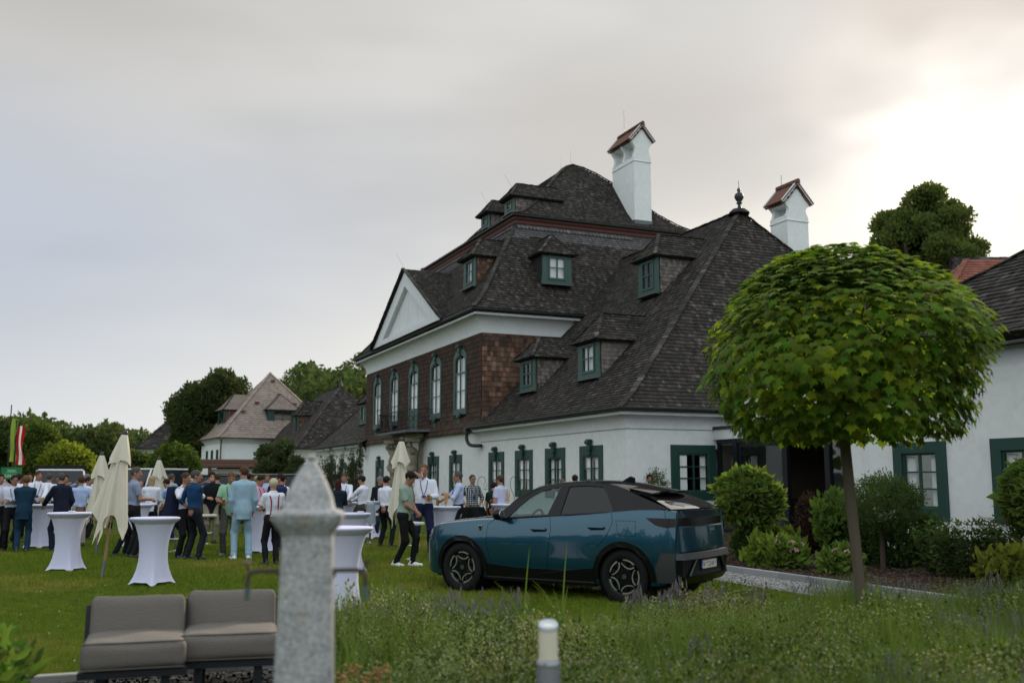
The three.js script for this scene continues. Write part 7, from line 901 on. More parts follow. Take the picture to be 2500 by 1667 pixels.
function parasol(label, pos, H, rot, o = {}) { // a closed square parasol, its cover hanging in folds round the slightly leaning pole
  const t = thing('parasol', label, 'parasol', [pos[0], 0, -pos[1]], rot, 'closed parasols on the lawn'), lean = o.lean || 0, bot = o.bot || 0.72, wob = o.seed || 1; t.rotation.z = 0;
  const tilt = (y) => [lean * y, y * 1, (o.leanZ || 0) * y]; part(t, 'pole', bar([0, 0, 0], tilt(H - 0.05), 0.026, 12, 0.022), woodM);
  const mk = (y0, y1, r0, r1, folds, amp, sag, spread = 1) => { const rows = []; for (let j = 0; j <= 22; j++) { const q = j / 22, row = []; for (let k = 0; k <= 128; k++) { const a = k / 128 * 6.28318, wv = Math.cos(folds * a + wob + q * 0.9) * 0.6 + Math.cos((folds * 2 + 1) * a + wob * 2 + q) * 0.25 + Math.cos(3 * a + wob * 3) * 0.3, cr = 1 - 1.9 * Math.pow(Math.abs(Math.sin(2 * a + wob)), 0.62) + 0.25 * Math.cos(a * 3 + wob * 5); const r = lerp(r0, r1, Math.pow(q, 0.85)) * (1 + amp * Math.pow(q, 0.7) * wv + 0.3 * q * Math.max(0, cr)), y = lerp(y1, y0, q) - sag * q * q * cr + 0.03 * q * wv; const T = tilt(y); row.push([T[0] + Math.cos(a) * r * spread, y, T[2] + Math.sin(a) * r]); } rows.push(row); } return quads([rows]); };
  part(t, 'cover', mk(bot, H - 0.07, 0.045, o.r || 0.23, 5, 0.42, o.sag || 0.2), ecru); part(t, 'vent_cover', mk(H - 0.56, H - 0.06, 0.052, 0.17, 4, 0.28, 0.07), ecru);
  const T = tilt(H); part(t, 'finial', lathe([[0, 0.06], [0.03, 0.05], [0.045, 0.02], [0.05, -0.02], [0.04, -0.04], [0, -0.045]], 16).translate(...tilt(H - 0.03)), mat([0.02, 0.02, 0.025], 0.4));
  for (let k = 0; k < 4; k++) { const a = k * 1.571 + 0.6 + wob, e = tilt(bot + 0.06); part(t, 'rib', bar([tilt(H - 0.2)[0], H - 0.2, tilt(H - 0.2)[2]], [e[0] + Math.cos(a) * 0.17, bot - 0.06, e[2] + Math.sin(a) * 0.17], 0.011, 6), woodM); } part(t, 'runner', cyl(0.035, 0.035, 0.1, ...tilt(bot + 0.02), 12), M.dark); part(t, 'foot', cyl(0.032, 0.03, 0.3, 0, 0, 0, 12), mat([0.2, 0.2, 0.2], 0.5, { metalness: 0.6 }));
  return t;
}
function barStool(label, pos, rot = 0, seatY = 0.74) {
  const t = thing('bar_stool', label, 'stool', [pos[0], 0, -pos[1]], rot, 'chrome bar stools'), ch = mat([0.72, 0.72, 0.74], 0.12, { metalness: 1 });
  part(t, 'seat', rb(0.4, 0.075, 0.37, 0, seatY, 0, 0.035, 3), mat([0.62, 0.58, 0.5], 0.6)); part(t, 'column', [cyl(0.03, 0.03, 0.42, 0, 0.03, 0), cyl(0.022, 0.022, seatY - 0.42, 0, 0.4, 0)], ch); part(t, 'base', lathe([[0, 0.05], [0.05, 0.045], [0.1, 0.03], [0.19, 0.016], [0.2, 0.006], [0.2, 0], [0, 0]], 36), ch); part(t, 'footrest', [new THREE.TorusGeometry(0.13, 0.012, 8, 28, 4.2).rotateX(Math.PI / 2).rotateY(1).translate(0, 0.3, 0.06)], ch); return t;
}
const clear = mat([0.95, 0.97, 0.97], 0.03, { transmission: 1, thickness: 0, ior: 1.45 }), beerM = mat([0.5, 0.25, 0.02], 0.1, { transmission: 0.55, thickness: 0 });
const GL = {}; // glass kinds: outline of revolution, drink level and colour
function glass(kind, label, x, y, z, drink) {
  const K = { beer: { w: [[0, 0], [0.028, 0], [0.03, 0.01], [0.033, 0.06], [0.038, 0.15], [0.036, 0.19]], l: [0.012, 0.15, 0.031, 0.036] }, tumbler: { w: [[0, 0], [0.032, 0], [0.034, 0.01], [0.04, 0.11]], l: [0.008, 0.07, 0.031, 0.036] }, long: { w: [[0, 0], [0.03, 0], [0.031, 0.01], [0.034, 0.15]], l: [0.008, 0.1, 0.028, 0.031] }, spritz: { w: [[0, 0], [0.035, 0], [0.008, 0.008], [0.005, 0.09], [0.02, 0.1], [0.044, 0.14], [0.046, 0.17], [0.036, 0.21]], l: [0.105, 0.165, 0.02, 0.043] }, flute: { w: [[0, 0], [0.03, 0], [0.006, 0.008], [0.004, 0.09], [0.012, 0.1], [0.025, 0.15], [0.022, 0.22]], l: [0.1, 0.16, 0.01, 0.022] }, ashtray: { w: [[0, 0.012], [0.05, 0.012], [0.056, 0.03], [0.062, 0.03], [0.06, 0], [0, 0]] } }[kind];
  const t = thing(kind === 'ashtray' ? 'ashtray' : 'drinking_glass', label, kind === 'ashtray' ? 'ashtray' : 'glass', [x, y, z]); part(t, 'bowl', GL[kind] ??= lathe(K.w, 20), kind === 'ashtray' ? (GL.am ??= mat([0.75, 0.76, 0.78], 0.15, { clearcoat: 1 })) : clear);
  if (drink && K.l) part(t, 'drink', GL[kind + 'd'] ??= cyl(K.l[2], K.l[3], K.l[1] - K.l[0], 0, K.l[0], 0, 18), drink); if (kind === 'beer') part(t, 'foam', GL.foam ??= cyl(0.036, 0.0365, 0.028, 0, 0.15, 0, 18), mat([0.75, 0.72, 0.62], 0.9)); return t;
}
const orangeM = mat([0.75, 0.16, 0.02], 0.2, { transmission: 0.4, thickness: 0 }), colaM = mat([0.01, 0.005, 0.004], 0.2), paleM = mat([0.6, 0.55, 0.25], 0.2, { transmission: 0.5, thickness: 0 });
{
  rnd = mulberry(91);
  stretchTable('white cloth covered cocktail table standing alone on the lawn, right of the largest parasol', [-5.73, 16.2], 0.35); stretchTable('white cocktail table with a glass ashtray, left of the tall parasols', [-8.18, 18.64], 0.6); stretchTable('white cocktail table crowded with glasses between the men at the far left', [-11.62, 24.85], 0.5); stretchTable('white cocktail table with glasses in front of the blonde woman', [-9.32, 25.1], 0.2);
  stretchTable('white cocktail table with an ashtray just right of the stone post', [-2.95, 18.32], 0.5); stretchTable('nearest white cocktail table half hidden behind the stone post', [-2.16, 12.9], 0.75); stretchTable('white cocktail table with bread sticks and beer before the man with the telephone', [-1.55, 22.94], 0.3); stretchTable('small distant white cocktail table behind the man in the dark suit', [-14.09, 30.96], 0); stretchTable('white cocktail table behind the waitress with the braces', [-5.75, 23.2], 0.4); stretchTable('white cocktail table beside the wall, behind the man carrying his jacket', [-4.02, 28.81], 0.2); stretchTable('white cocktail table between the red haired woman and the man facing her', [-4.55, 27.2], 0.6); stretchTable('white cocktail table almost hidden by the car bonnet', [-0.15, 25.2], 0);
  parasol('tallest closed cream parasol, nearest of the group at the left', [-6.96, 17.26], 2.5, 0.5, { lean: 0.0, leanZ: 0, seed: 1.1, bot: 0.82, r: 0.25, sag: 0.27 }).rotation.set(0, 0.5, -0.1); parasol('closed cream parasol directly behind the tallest one', [-9.25, 22.56], 2.26, 1.2, { seed: 2.4, bot: 0.75 }); parasol('small looking far closed parasol before the dark globe tree', [-9.82, 27.85], 2.26, 0.4, { seed: 0.3, bot: 0.9, r: 0.19 }); parasol('closed cream parasol before the stone figures of the portal', [-2.29, 20.67], 2.5, 2.2, { seed: 3.2, bot: 0.85, r: 0.2 });
  barStool('cream chrome bar stool next to the front wheel of the car', [-1.25, 20.9], 0.3); barStool('cream bar stool behind the cocktail table with bread sticks', [-1.75, 23.6], 0.1); barStool('cream bar stool behind the man in the green t-shirt', [-2.1, 21.3], 0.8); barStool('chrome bar stool beside the man carrying his jacket', [-3.75, 26.7], 0); barStool('chrome bar stool near the man with a jacket over his shoulder', [-7.85, 23.6], 0); barStool('second chrome bar stool close behind the lone cocktail table', [-7.9, 26.2], 0.5);
  // on the tables
  glass('ashtray', 'glass ashtray on the table left of the parasols', -8.12, 1.06, -18.6); glass('ashtray', 'glass ashtray on the table right of the stone post', -2.75, 1.06, -18.3);
  const on = (T, list) => list.forEach(([k, l, dx, dz, d]) => glass(k, l, T[0] + dx, 1.06, -T[1] + dz, d));
  on([-11.62, 24.85], [['spritz', 'stemmed glass of orange spritz on the crowded table', -0.2, 0.1, orangeM], ['long', 'glass of dark cola on the crowded table', 0.15, 0.12, colaM], ['tumbler', 'empty tumbler beside the cola glass', 0.26, 0.02], ['tumbler', 'tumbler with pale drink on the crowded table', 0.03, 0.05, paleM], ['long', 'tall empty glass at the back of the crowded table', 0.12, -0.12], ['tumbler', 'small tumbler in front of the orange spritz', -0.1, 0.2]]);
  on([-9.32, 25.1], [['tumbler', 'tumbler with yellow drink before the blonde woman', -0.1, 0.15, paleM], ['beer', 'beer glass standing before the blonde woman', 0.08, 0.12], ['beer', 'second empty beer glass before the blonde woman', 0.14, 0.0], ['long', 'small bottle shaped glass at the edge of the table before the blonde woman', 0.28, 0.05]]);
  on([-1.55, 22.94], [['beer', 'full beer glass on the table with bread sticks', -0.14, 0.02, beerM], ['flute', 'champagne flute on the table with bread sticks', 0.24, 0.1, paleM], ['tumbler', 'short tumbler beside the bread sticks', -0.02, 0.12]]);
  for (const [x, z, l, y] of [[-1.5, -22.9, 'glass of thin bread sticks on the table before the man with the telephone', 1.06], [-0.1, -25.1, 'glass of thin bread sticks just above the car bonnet', 1.06]]) { const t = thing('bread_sticks', l, 'bread sticks', [x, y, z]); part(t, 'holder', lathe([[0, 0], [0.035, 0], [0.04, 0.1]], 16), clear); for (let k = 0; k < 9; k++) { const a = k * 2.4; part(t, 'stick', bar([Math.cos(a) * 0.015, 0.01, Math.sin(a) * 0.015], [Math.cos(a) * 0.05, 0.26 + 0.03 * (k % 3), Math.sin(a) * 0.05], 0.007, 6), mat([0.55, 0.36, 0.17], 0.8)); } }
}
// ---------------------------------------------------------------- the guests
{
  rnd = mulberry(101);
  const W = [0.72, 0.73, 0.84], W2 = [0.62, 0.64, 0.76], LB = [0.4, 0.5, 0.75], NV = [0.012, 0.016, 0.035], BK = [0.01, 0.01, 0.012], GREY = [0.055, 0.055, 0.06], DB = { c: [0.02, 0.013, 0.009] }, BR = { c: [0.06, 0.034, 0.02] }, LBR = { c: [0.13, 0.075, 0.035] }, GR = { c: [0.17, 0.165, 0.16] }, GD = { c: [0.075, 0.068, 0.062] };
  const shirt = (c, x = {}) => ({ kind: 'shirt', c, sleeve: 'long', ...x }), shorts = (c, x = {}) => shirt(c, { sleeve: 'short', ...x }), rolled = (c, x = {}) => shirt(c, { sleeve: 'rolled', ...x }), suit = (c) => ({ kind: 'jacket', c, sleeve: 'long' }), LAN = [0.1, 0.015, 0.05], BL = [0.03, 0.05, 0.3], PI = Math.PI;
  person({ label: 'man in a white shirt cut off at the left edge of the picture', pos: [-12.17, 23.86], H: 1.8, yaw: 0.8, top: shirt(W2), hair: DB, arms: ['down', 'hold'] });
  person({ label: 'man with glasses and crossed arms in a pale blue shirt at the far left', pos: [-11.75, 23.7], H: 1.77, yaw: 0.5, top: shirt(W2), hair: DB, arms: ['crossed', 'crossed'], glasses: 1, lanyard: BL, headYaw: 0.25 });
  person({ label: 'man in a white shirt with short dark hair behind the man in the teal suit', pos: [-13.18, 26.77], H: 1.82, yaw: 2.6, top: shirt(W), hair: DB, arms: ['hold', 'hold'], headYaw: 0.5 }); person({ label: 'dark haired man barely visible over the teal suit', pos: [-13.75, 28.61], H: 1.86, yaw: 0.4, top: shirt(W), hair: DB });
  person({ label: 'man in a dark teal blue suit with crossed arms, seen from behind', pos: [-11.29, 23.32], H: 1.76, yaw: -2.75, top: suit([0.012, 0.04, 0.075]), pants: [0.013, 0.042, 0.08], hair: LBR, arms: ['crossed', 'crossed'], shoes: [0.05, 0.025, 0.015], headYaw: 0.3 });
  person({ label: 'heavy man in a white shirt with a lanyard behind the crowded table', pos: [-12.55, 26.6], H: 1.9, yaw: 0.35, top: shirt(W), hair: BR, arms: ['table', 'table'], lanyard: LAN, belly: 1.25, build: 1.08, headYaw: 0.5, far: false }); person({ label: 'man in a white shirt seen from behind in front of the white pickup', pos: [-13.1, 28.4], H: 1.84, yaw: -2.9, top: shirt(W), hair: GD, arms: ['hold', 'hold'] });
  const dr = person({ label: 'man drinking from a glass half hidden behind the dark suit', pos: [-12.9, 29.0], H: 1.8, yaw: 0.6, top: shirt(LB), hair: DB, arms: ['drink', 'down'] });
  person({ label: 'man in a black navy suit leaning on the crowded table, seen from the side', pos: [-10.54, 23.59], H: 1.83, yaw: -2.1, top: suit(NV), pants: NV, hair: GD, arms: ['table', 'pocket'], lean: 0.14, stride: 0.1, headYaw: 0.1, shoes: [0.05, 0.03, 0.02], belly: 1.15 });
  person({ label: 'man in a pale blue shirt with a hand on his hip, left of the parasols', pos: [-10.86, 25.31], H: 1.75, yaw: -2.6, top: shorts(LB), pants: [0.3, 0.27, 0.22], hair: BR, arms: ['table', 'hip'], belly: 1.2 }); person({ label: 'grey haired man at the back left of the parasols', pos: [-13.0, 30.73], H: 1.84, yaw: -0.5, top: shirt(W), hair: GR }); person({ label: 'man in a white shirt with short black hair beside the parasols', pos: [-11.95, 28.3], H: 1.74, yaw: 2.4, top: shorts(W), hair: DB, lanyard: LAN, headYaw: -0.9 });
  person({ label: 'tall man in a grey blue short sleeved shirt just right of the tallest parasol', pos: [-8.17, 21.74], H: 1.93, yaw: 2.2, top: shorts([0.25, 0.29, 0.42]), hair: GD, arms: ['hold', 'hold'], stance: 0.16, headYaw: -0.5 }); person({ label: 'person in black trousers mostly hidden behind the tallest parasol', pos: [-8.63, 22.3], H: 1.72, yaw: 2.0, top: shirt([0.05, 0.05, 0.06]), hair: DB, stride: 0.12 });
  person({ label: 'woman with long blonde hair in a white blouse, seen from behind', pos: [-9.44, 26.3], H: 1.76, yaw: -2.9, female: 1, top: shirt(W, { tucked: false }), hair: { c: [0.36, 0.26, 0.14], style: 'long', th: 0.014 }, arms: ['hold', 'hold'], pants: [0.02, 0.02, 0.03], far: false }); person({ label: 'bald man far behind the blonde woman', pos: [-11.2, 30.28], H: 1.62, yaw: 0.5, top: shirt(W), hair: { c: [0.2, 0.15, 0.1], style: 'bald' } });
  person({ label: 'man in a bright blue shirt bending over a table beside the blonde woman', pos: [-9.2, 27.3], H: 1.72, yaw: -1.9, top: rolled([0.25, 0.42, 0.75]), hair: DB, arms: ['table', 'table'], lean: 0.3, headPitch: 0.3, pants: [0.02, 0.03, 0.07] }); person({ label: 'man in a grey green shirt seen from behind near the far parasol', pos: [-10.67, 31.43], H: 1.85, yaw: 2.7, top: shirt([0.3, 0.36, 0.4]), hair: GD, lanyard: LAN }); person({ label: 'man facing the camera far behind near the far parasol', pos: [-11.26, 32.67], H: 1.85, yaw: 0.6, top: shirt([0.1, 0.1, 0.12]), hair: BR });
  const jm = person({ label: 'man in white with a navy jacket over his shoulder', pos: [-7.01, 21.52], H: 1.81, yaw: 1.0, top: shirt(W), hair: BR, arms: ['shoulder', 'shoulder'], shoes: [0.012, 0.03, 0.1], stance: 0.1, headYaw: 0.4 });
  const bm = person({ label: 'man in a royal blue shirt drinking beer, seen from behind', pos: [-6.65, 21.08], H: 1.86, yaw: 2.6, top: rolled([0.012, 0.048, 0.13]), pants: [0.014, 0.016, 0.022], hair: GD, arms: ['hip', 'drink'], stance: 0.17, headYaw: -0.8 });
  person({ label: 'dark dressed person with black hair behind the man drinking beer', pos: [-7.9, 26.4], H: 1.86, yaw: 0.5, top: suit(BK), pants: [0.25, 0.22, 0.17], hair: { c: [0.012, 0.01, 0.009], th: 0.016 }, arms: ['hold', 'hold'] }); person({ label: 'man in grey blue shirt and dark trousers standing with his back turned', pos: [-8.82, 30.06], H: 1.84, yaw: -2.8, top: shirt([0.22, 0.24, 0.33]), pants: [0.03, 0.03, 0.038], hair: BR, arms: ['hold', 'hold'], stance: 0.26, lanyard: LAN, far: false });
  const gp = person({ label: 'man in a mint green polo shirt holding a beer and looking down', pos: [-6.18, 22.09], H: 1.85, yaw: 0.15, top: shorts([0.3, 0.52, 0.34], { tucked: false, name: 'polo_shirt' }), pants: [0.09, 0.085, 0.08], hair: LBR, arms: ['down', 'hold'], headPitch: 0.4, headYaw: 0.2, lanyard: [0.02, 0.04, 0.25], shoes: [0.16, 0.18, 0.15], far: false });
  person({ label: 'man in a sky blue linen suit and white trainers, seen from behind', pos: [-5.66, 21.19], H: 1.94, yaw: -2.75, build: 0.95, top: suit([0.31, 0.45, 0.57]), pants: [0.29, 0.43, 0.55], shoes: [0.75, 0.75, 0.76], hair: { c: [0.075, 0.04, 0.022] }, arms: ['pocket', 'pocket'], stance: 0.14, headYaw: 0.5 });
  person({ label: 'dark haired man far behind the sky blue suit', pos: [-8.3, 31.67], H: 1.85, yaw: 2.8, top: shirt(BK), hair: DB }); person({ label: 'blond person far back right of the sky blue suit', pos: [-8.19, 32.16], H: 1.78, yaw: 2.6, top: shirt(W), hair: { c: [0.34, 0.24, 0.11] } });
  person({ label: 'man in a pink shirt and black trousers looking down beside the waitress', pos: [-5.95, 23.6], H: 1.77, yaw: 1.1, top: rolled([0.62, 0.34, 0.42]), hair: DB, arms: ['hold', 'clasp'], headPitch: 0.35, lanyard: true, far: false }); person({ label: 'man in a white shirt and grey jeans behind the waitress', pos: [-5.7, 24.9], H: 1.78, yaw: 2.7, top: shirt(W), pants: [0.1, 0.12, 0.15], hair: DB, shoes: [0.04, 0.06, 0.12] });
  const wt = person({ label: 'waitress with short blonde hair, white shirt and red braces carrying a tray', pos: [-4.72, 19.88], H: 1.68, yaw: -2.6, female: 1, top: shorts(W), hair: { c: [0.5, 0.43, 0.3], th: 0.014 }, arms: ['hold', 'tray'], braces: 1 });
  person({ label: 'man in a dark blue shirt partly hidden by the tip of the stone post', pos: [-5.5, 23.86], H: 1.8, yaw: -1.8, top: shirt([0.02, 0.03, 0.09]), hair: DB, headYaw: 0.3 }); person({ label: 'dark haired man further back between the waitress and the stone post', pos: [-6.75, 28.81], H: 1.8, yaw: 0.3, top: shirt(BK), hair: DB }); person({ label: 'man with light hair far back between pink and blonde heads', pos: [-7.84, 32.16], H: 1.83, yaw: 0.2, top: shirt(LB), hair: LBR });
  person({ label: 'woman with dark red hair in a navy jacket', pos: [-4.39, 25.31], H: 1.66, yaw: -2.7, female: 1, top: suit([0.012, 0.02, 0.035]), hair: { c: [0.045, 0.012, 0.01], style: 'long' }, arms: ['hold', 'hold'] }); person({ label: 'man in a dark grey suit partly hidden by the stone post tip', pos: [-5.31, 28.23], H: 1.73, yaw: 2.2, top: suit([0.03, 0.03, 0.033]), hair: BR });
  person({ label: 'man in a white shirt with a lanyard facing the red haired woman', pos: [-4.75, 28.4], H: 1.83, yaw: 0.1, top: shirt(W), hair: { c: [0.07, 0.045, 0.03], line: 0.022 }, arms: ['table', 'hold'], lanyard: true, headPitch: 0.2, far: false }); person({ label: 'black haired man in a white shirt turned to the left at the far table', pos: [-3.95, 26.6], H: 1.77, yaw: -1.9, top: shirt(W), pants: GREY, hair: DB, arms: ['table', 'table'], headPitch: 0.15, far: false });
  person({ label: 'grey haired man in a dark shirt between the two white shirts near the wall', pos: [-3.79, 28.81], H: 1.75, yaw: 0.6, top: shirt([0.012, 0.012, 0.02]), pants: [0.02, 0.025, 0.06], hair: GR, lanyard: BL, headYaw: 0.5, far: false }); const cm = person({ label: 'man in a white shirt carrying a grey jacket on his arm, seen from behind', pos: [-3.15, 25.15], H: 1.75, yaw: 2.6, top: shirt(W), hair: DB, arms: ['hold', 'hold'], stance: 0.17 });
  person({ label: 'young man in a sage green t-shirt and white trainers walking past', pos: [-2.08, 19.51], H: 1.84, yaw: 1.35, top: { kind: 'tee', c: [0.27, 0.36, 0.3], sleeve: 'short', tucked: false }, pants: [0.009, 0.009, 0.01], slim: 1, shoes: [0.75, 0.76, 0.76], hair: { c: [0.013, 0.009, 0.007], th: 0.014 }, arms: ['clasp', 'clasp'], stride: 0.15, stance: 0.05, headPitch: 0.5, lean: 0.05, lanyard: false });
  const ph = person({ label: 'tall man in a white shirt telephoning with a beer in his hand', pos: [-1.96, 22.32], H: 2.0, yaw: 0.1, top: shirt(W), pants: [0.012, 0.015, 0.05], hair: { c: [0.14, 0.075, 0.035], line: 0.025 }, arms: ['hold', 'phone'], lanyard: true, belly: 1.2, build: 1.05, stance: 0.15, headYaw: -0.15, headPitch: 0.1, shoes: [0.02, 0.02, 0.025] });
  person({ label: 'man with glasses and light blue shirt at the table with bread sticks', pos: [-1.3, 24.5], H: 1.85, yaw: -1.5, top: rolled([0.45, 0.52, 0.75]), hair: GD, arms: ['high', 'table'], glasses: 1, lanyard: true, belly: 1.15, far: false });
  const ck = canvasTex(64, 64, (c) => { c.fillStyle = '#cfd3d6'; c.fillRect(0, 0, 64, 64); c.fillStyle = 'rgba(12,22,30,0.72)'; c.fillRect(0, 0, 30, 64); c.fillRect(0, 0, 64, 30); }); ck.wrapS = ck.wrapT = THREE.RepeatWrapping; ck.repeat.set(1 / 0.05, 1 / 0.05);
  person({ label: 'man in a black and white checked shirt with hands on his hips near the wall', pos: [-1.06, 26.77], H: 1.79, yaw: 0.45, top: { ...rolled([1, 1, 1], { tucked: false }), check: 1, mat: mat([0.9, 0.9, 0.9], 0.9, { map: ck }) }, hair: { c: [0.05, 0.035, 0.028], line: 0.02 }, arms: ['hip', 'hip'], glasses: 1, lanyard: true, far: false });
  person({ label: 'man in a pale blue short sleeved shirt above the car bonnet', pos: [-0.29, 25.62], H: 1.77, yaw: -2.3, top: shorts([0.5, 0.53, 0.68]), hair: BR, arms: ['down', 'hold'], lanyard: true, far: false }); person({ label: 'person in a dark green shirt behind the man above the car bonnet', pos: [-0.5, 26.9], H: 1.6, yaw: 2.6, top: shorts([0.012, 0.025, 0.02]), hair: DB });
  person({ label: 'dark haired head visible over the middle of the car roof', pos: [1.78, 28.42], H: 1.8, yaw: 2.6, top: shirt(BK), hair: DB }); person({ label: 'brown haired head barely visible over the front of the car roof', pos: [1.5, 29.85], H: 1.68, yaw: 0.5, top: shirt(W), hair: LBR }); person({ label: 'man with black hair looking over the rear of the car', pos: [3.58, 26.1], H: 1.8, yaw: 0.05, top: shirt(BK), hair: { c: [0.014, 0.01, 0.009], th: 0.014 }, far: false });
  // held things
  const held = (k, l, p, d) => glass(k, l, p.x, p.y - 0.1, p.z, d); held('beer', 'beer glass in the hand of the man in the mint green polo', gp.hands[1], beerM); held('beer', 'half full beer glass in the hand of the man telephoning', ph.hands[0], beerM); { const g = held('beer', 'beer glass tipped at the mouth of the man in royal blue', bm.hands[1], beerM); g.rotation.set(0.5, 0, -0.9); }
  const tel = thing('mobile_phone', 'pale mobile phone held to the ear of the tall man', 'phone', ph.hands[1].toArray(), 0); part(tel, 'case', rb(0.012, 0.14, 0.07, 0, 0, 0, 0.005), mat([0.6, 0.62, 0.66], 0.3)); part(tel, 'screen', bx(0.002, 0.125, 0.06, 0.0072, 0, 0), M.dark); tel.rotation.set(-0.4, 0.3, 0.2); tel.position.y += 0.02;
  const tp = wt.hands[1], tray = thing('serving_tray', 'round black tray carried by the waitress', 'tray', [tp.x - 0.05, tp.y + 0.03, tp.z]); part(tray, 'plate', lathe([[0, 0], [0.18, 0], [0.195, 0.02], [0.19, 0.022], [0.178, 0.008], [0, 0.008]], 36), M.dark); part(tray, 'mat', cyl(0.17, 0.17, 0.003, 0, 0.0085, 0, 30), mat([0.03, 0.03, 0.03], 0.95));
  glass('spritz', 'orange spritz with a black straw on the tray of the waitress', tp.x - 0.02, tp.y + 0.042, tp.z + 0.02, orangeM); tag(part(scene, 'drinking_straw', bar([tp.x - 0.03, tp.y + 0.13, tp.z + 0.02], [tp.x + 0.07, tp.y + 0.36, tp.z + 0.02], 0.005, 6), M.dark), 'black straw in the spritz on the tray', 'straw');
  // jackets carried
  const drape = (name, label, c, P0, w, h, d) => { const rows = []; for (let j = 0; j <= 14; j++) { const q = j / 14, r = []; for (let k = 0; k <= 28; k++) { const a = k / 28 * 6.283; r.push([Math.cos(a) * w * (0.75 + 0.35 * q) * (1 + 0.12 * Math.sin(5 * a + 3 * q)), -h * q - 0.03 * Math.cos(4 * a) * q, Math.sin(a) * d * (1 + 0.2 * Math.sin(4 * a + 2 * q))]); } rows.push(r); } const cap_ = rows[0].map(() => [0, 0.03, 0]); const t = thing(name, label, 'jacket', P0); part(t, 'fabric', quads([[cap_, ...rows]]), mat(c, 0.9, { side: THREE.DoubleSide })); return t; };
  const s0 = jm.shoulder[1]; drape('carried_jacket', 'navy jacket hanging over the shoulder of the man in white', [0.012, 0.018, 0.045], [s0.x - 0.07, s0.y + 0.05, s0.z + 0.02], 0.17, 0.85, 0.1).rotation.set(0, 0.5, -0.08);
  const c0 = cm.hands[0]; drape('carried_jacket', 'pale grey jacket hanging on the arm of the man seen from behind', [0.3, 0.33, 0.38], [-3.52, 1.08, -25.1], 0.12, 0.5, 0.09);
  drape('carried_jacket', 'black jacket lying over a stool right behind the car bonnet', [0.01, 0.01, 0.011], [-0.95, 0.98, -25.2], 0.32, 0.3, 0.2); drape('carried_jacket', 'dark blue jacket lying on the stool by the table with bread sticks', [0.02, 0.025, 0.06], [-1.72, 0.86, -23.5], 0.22, 0.09, 0.18);
}
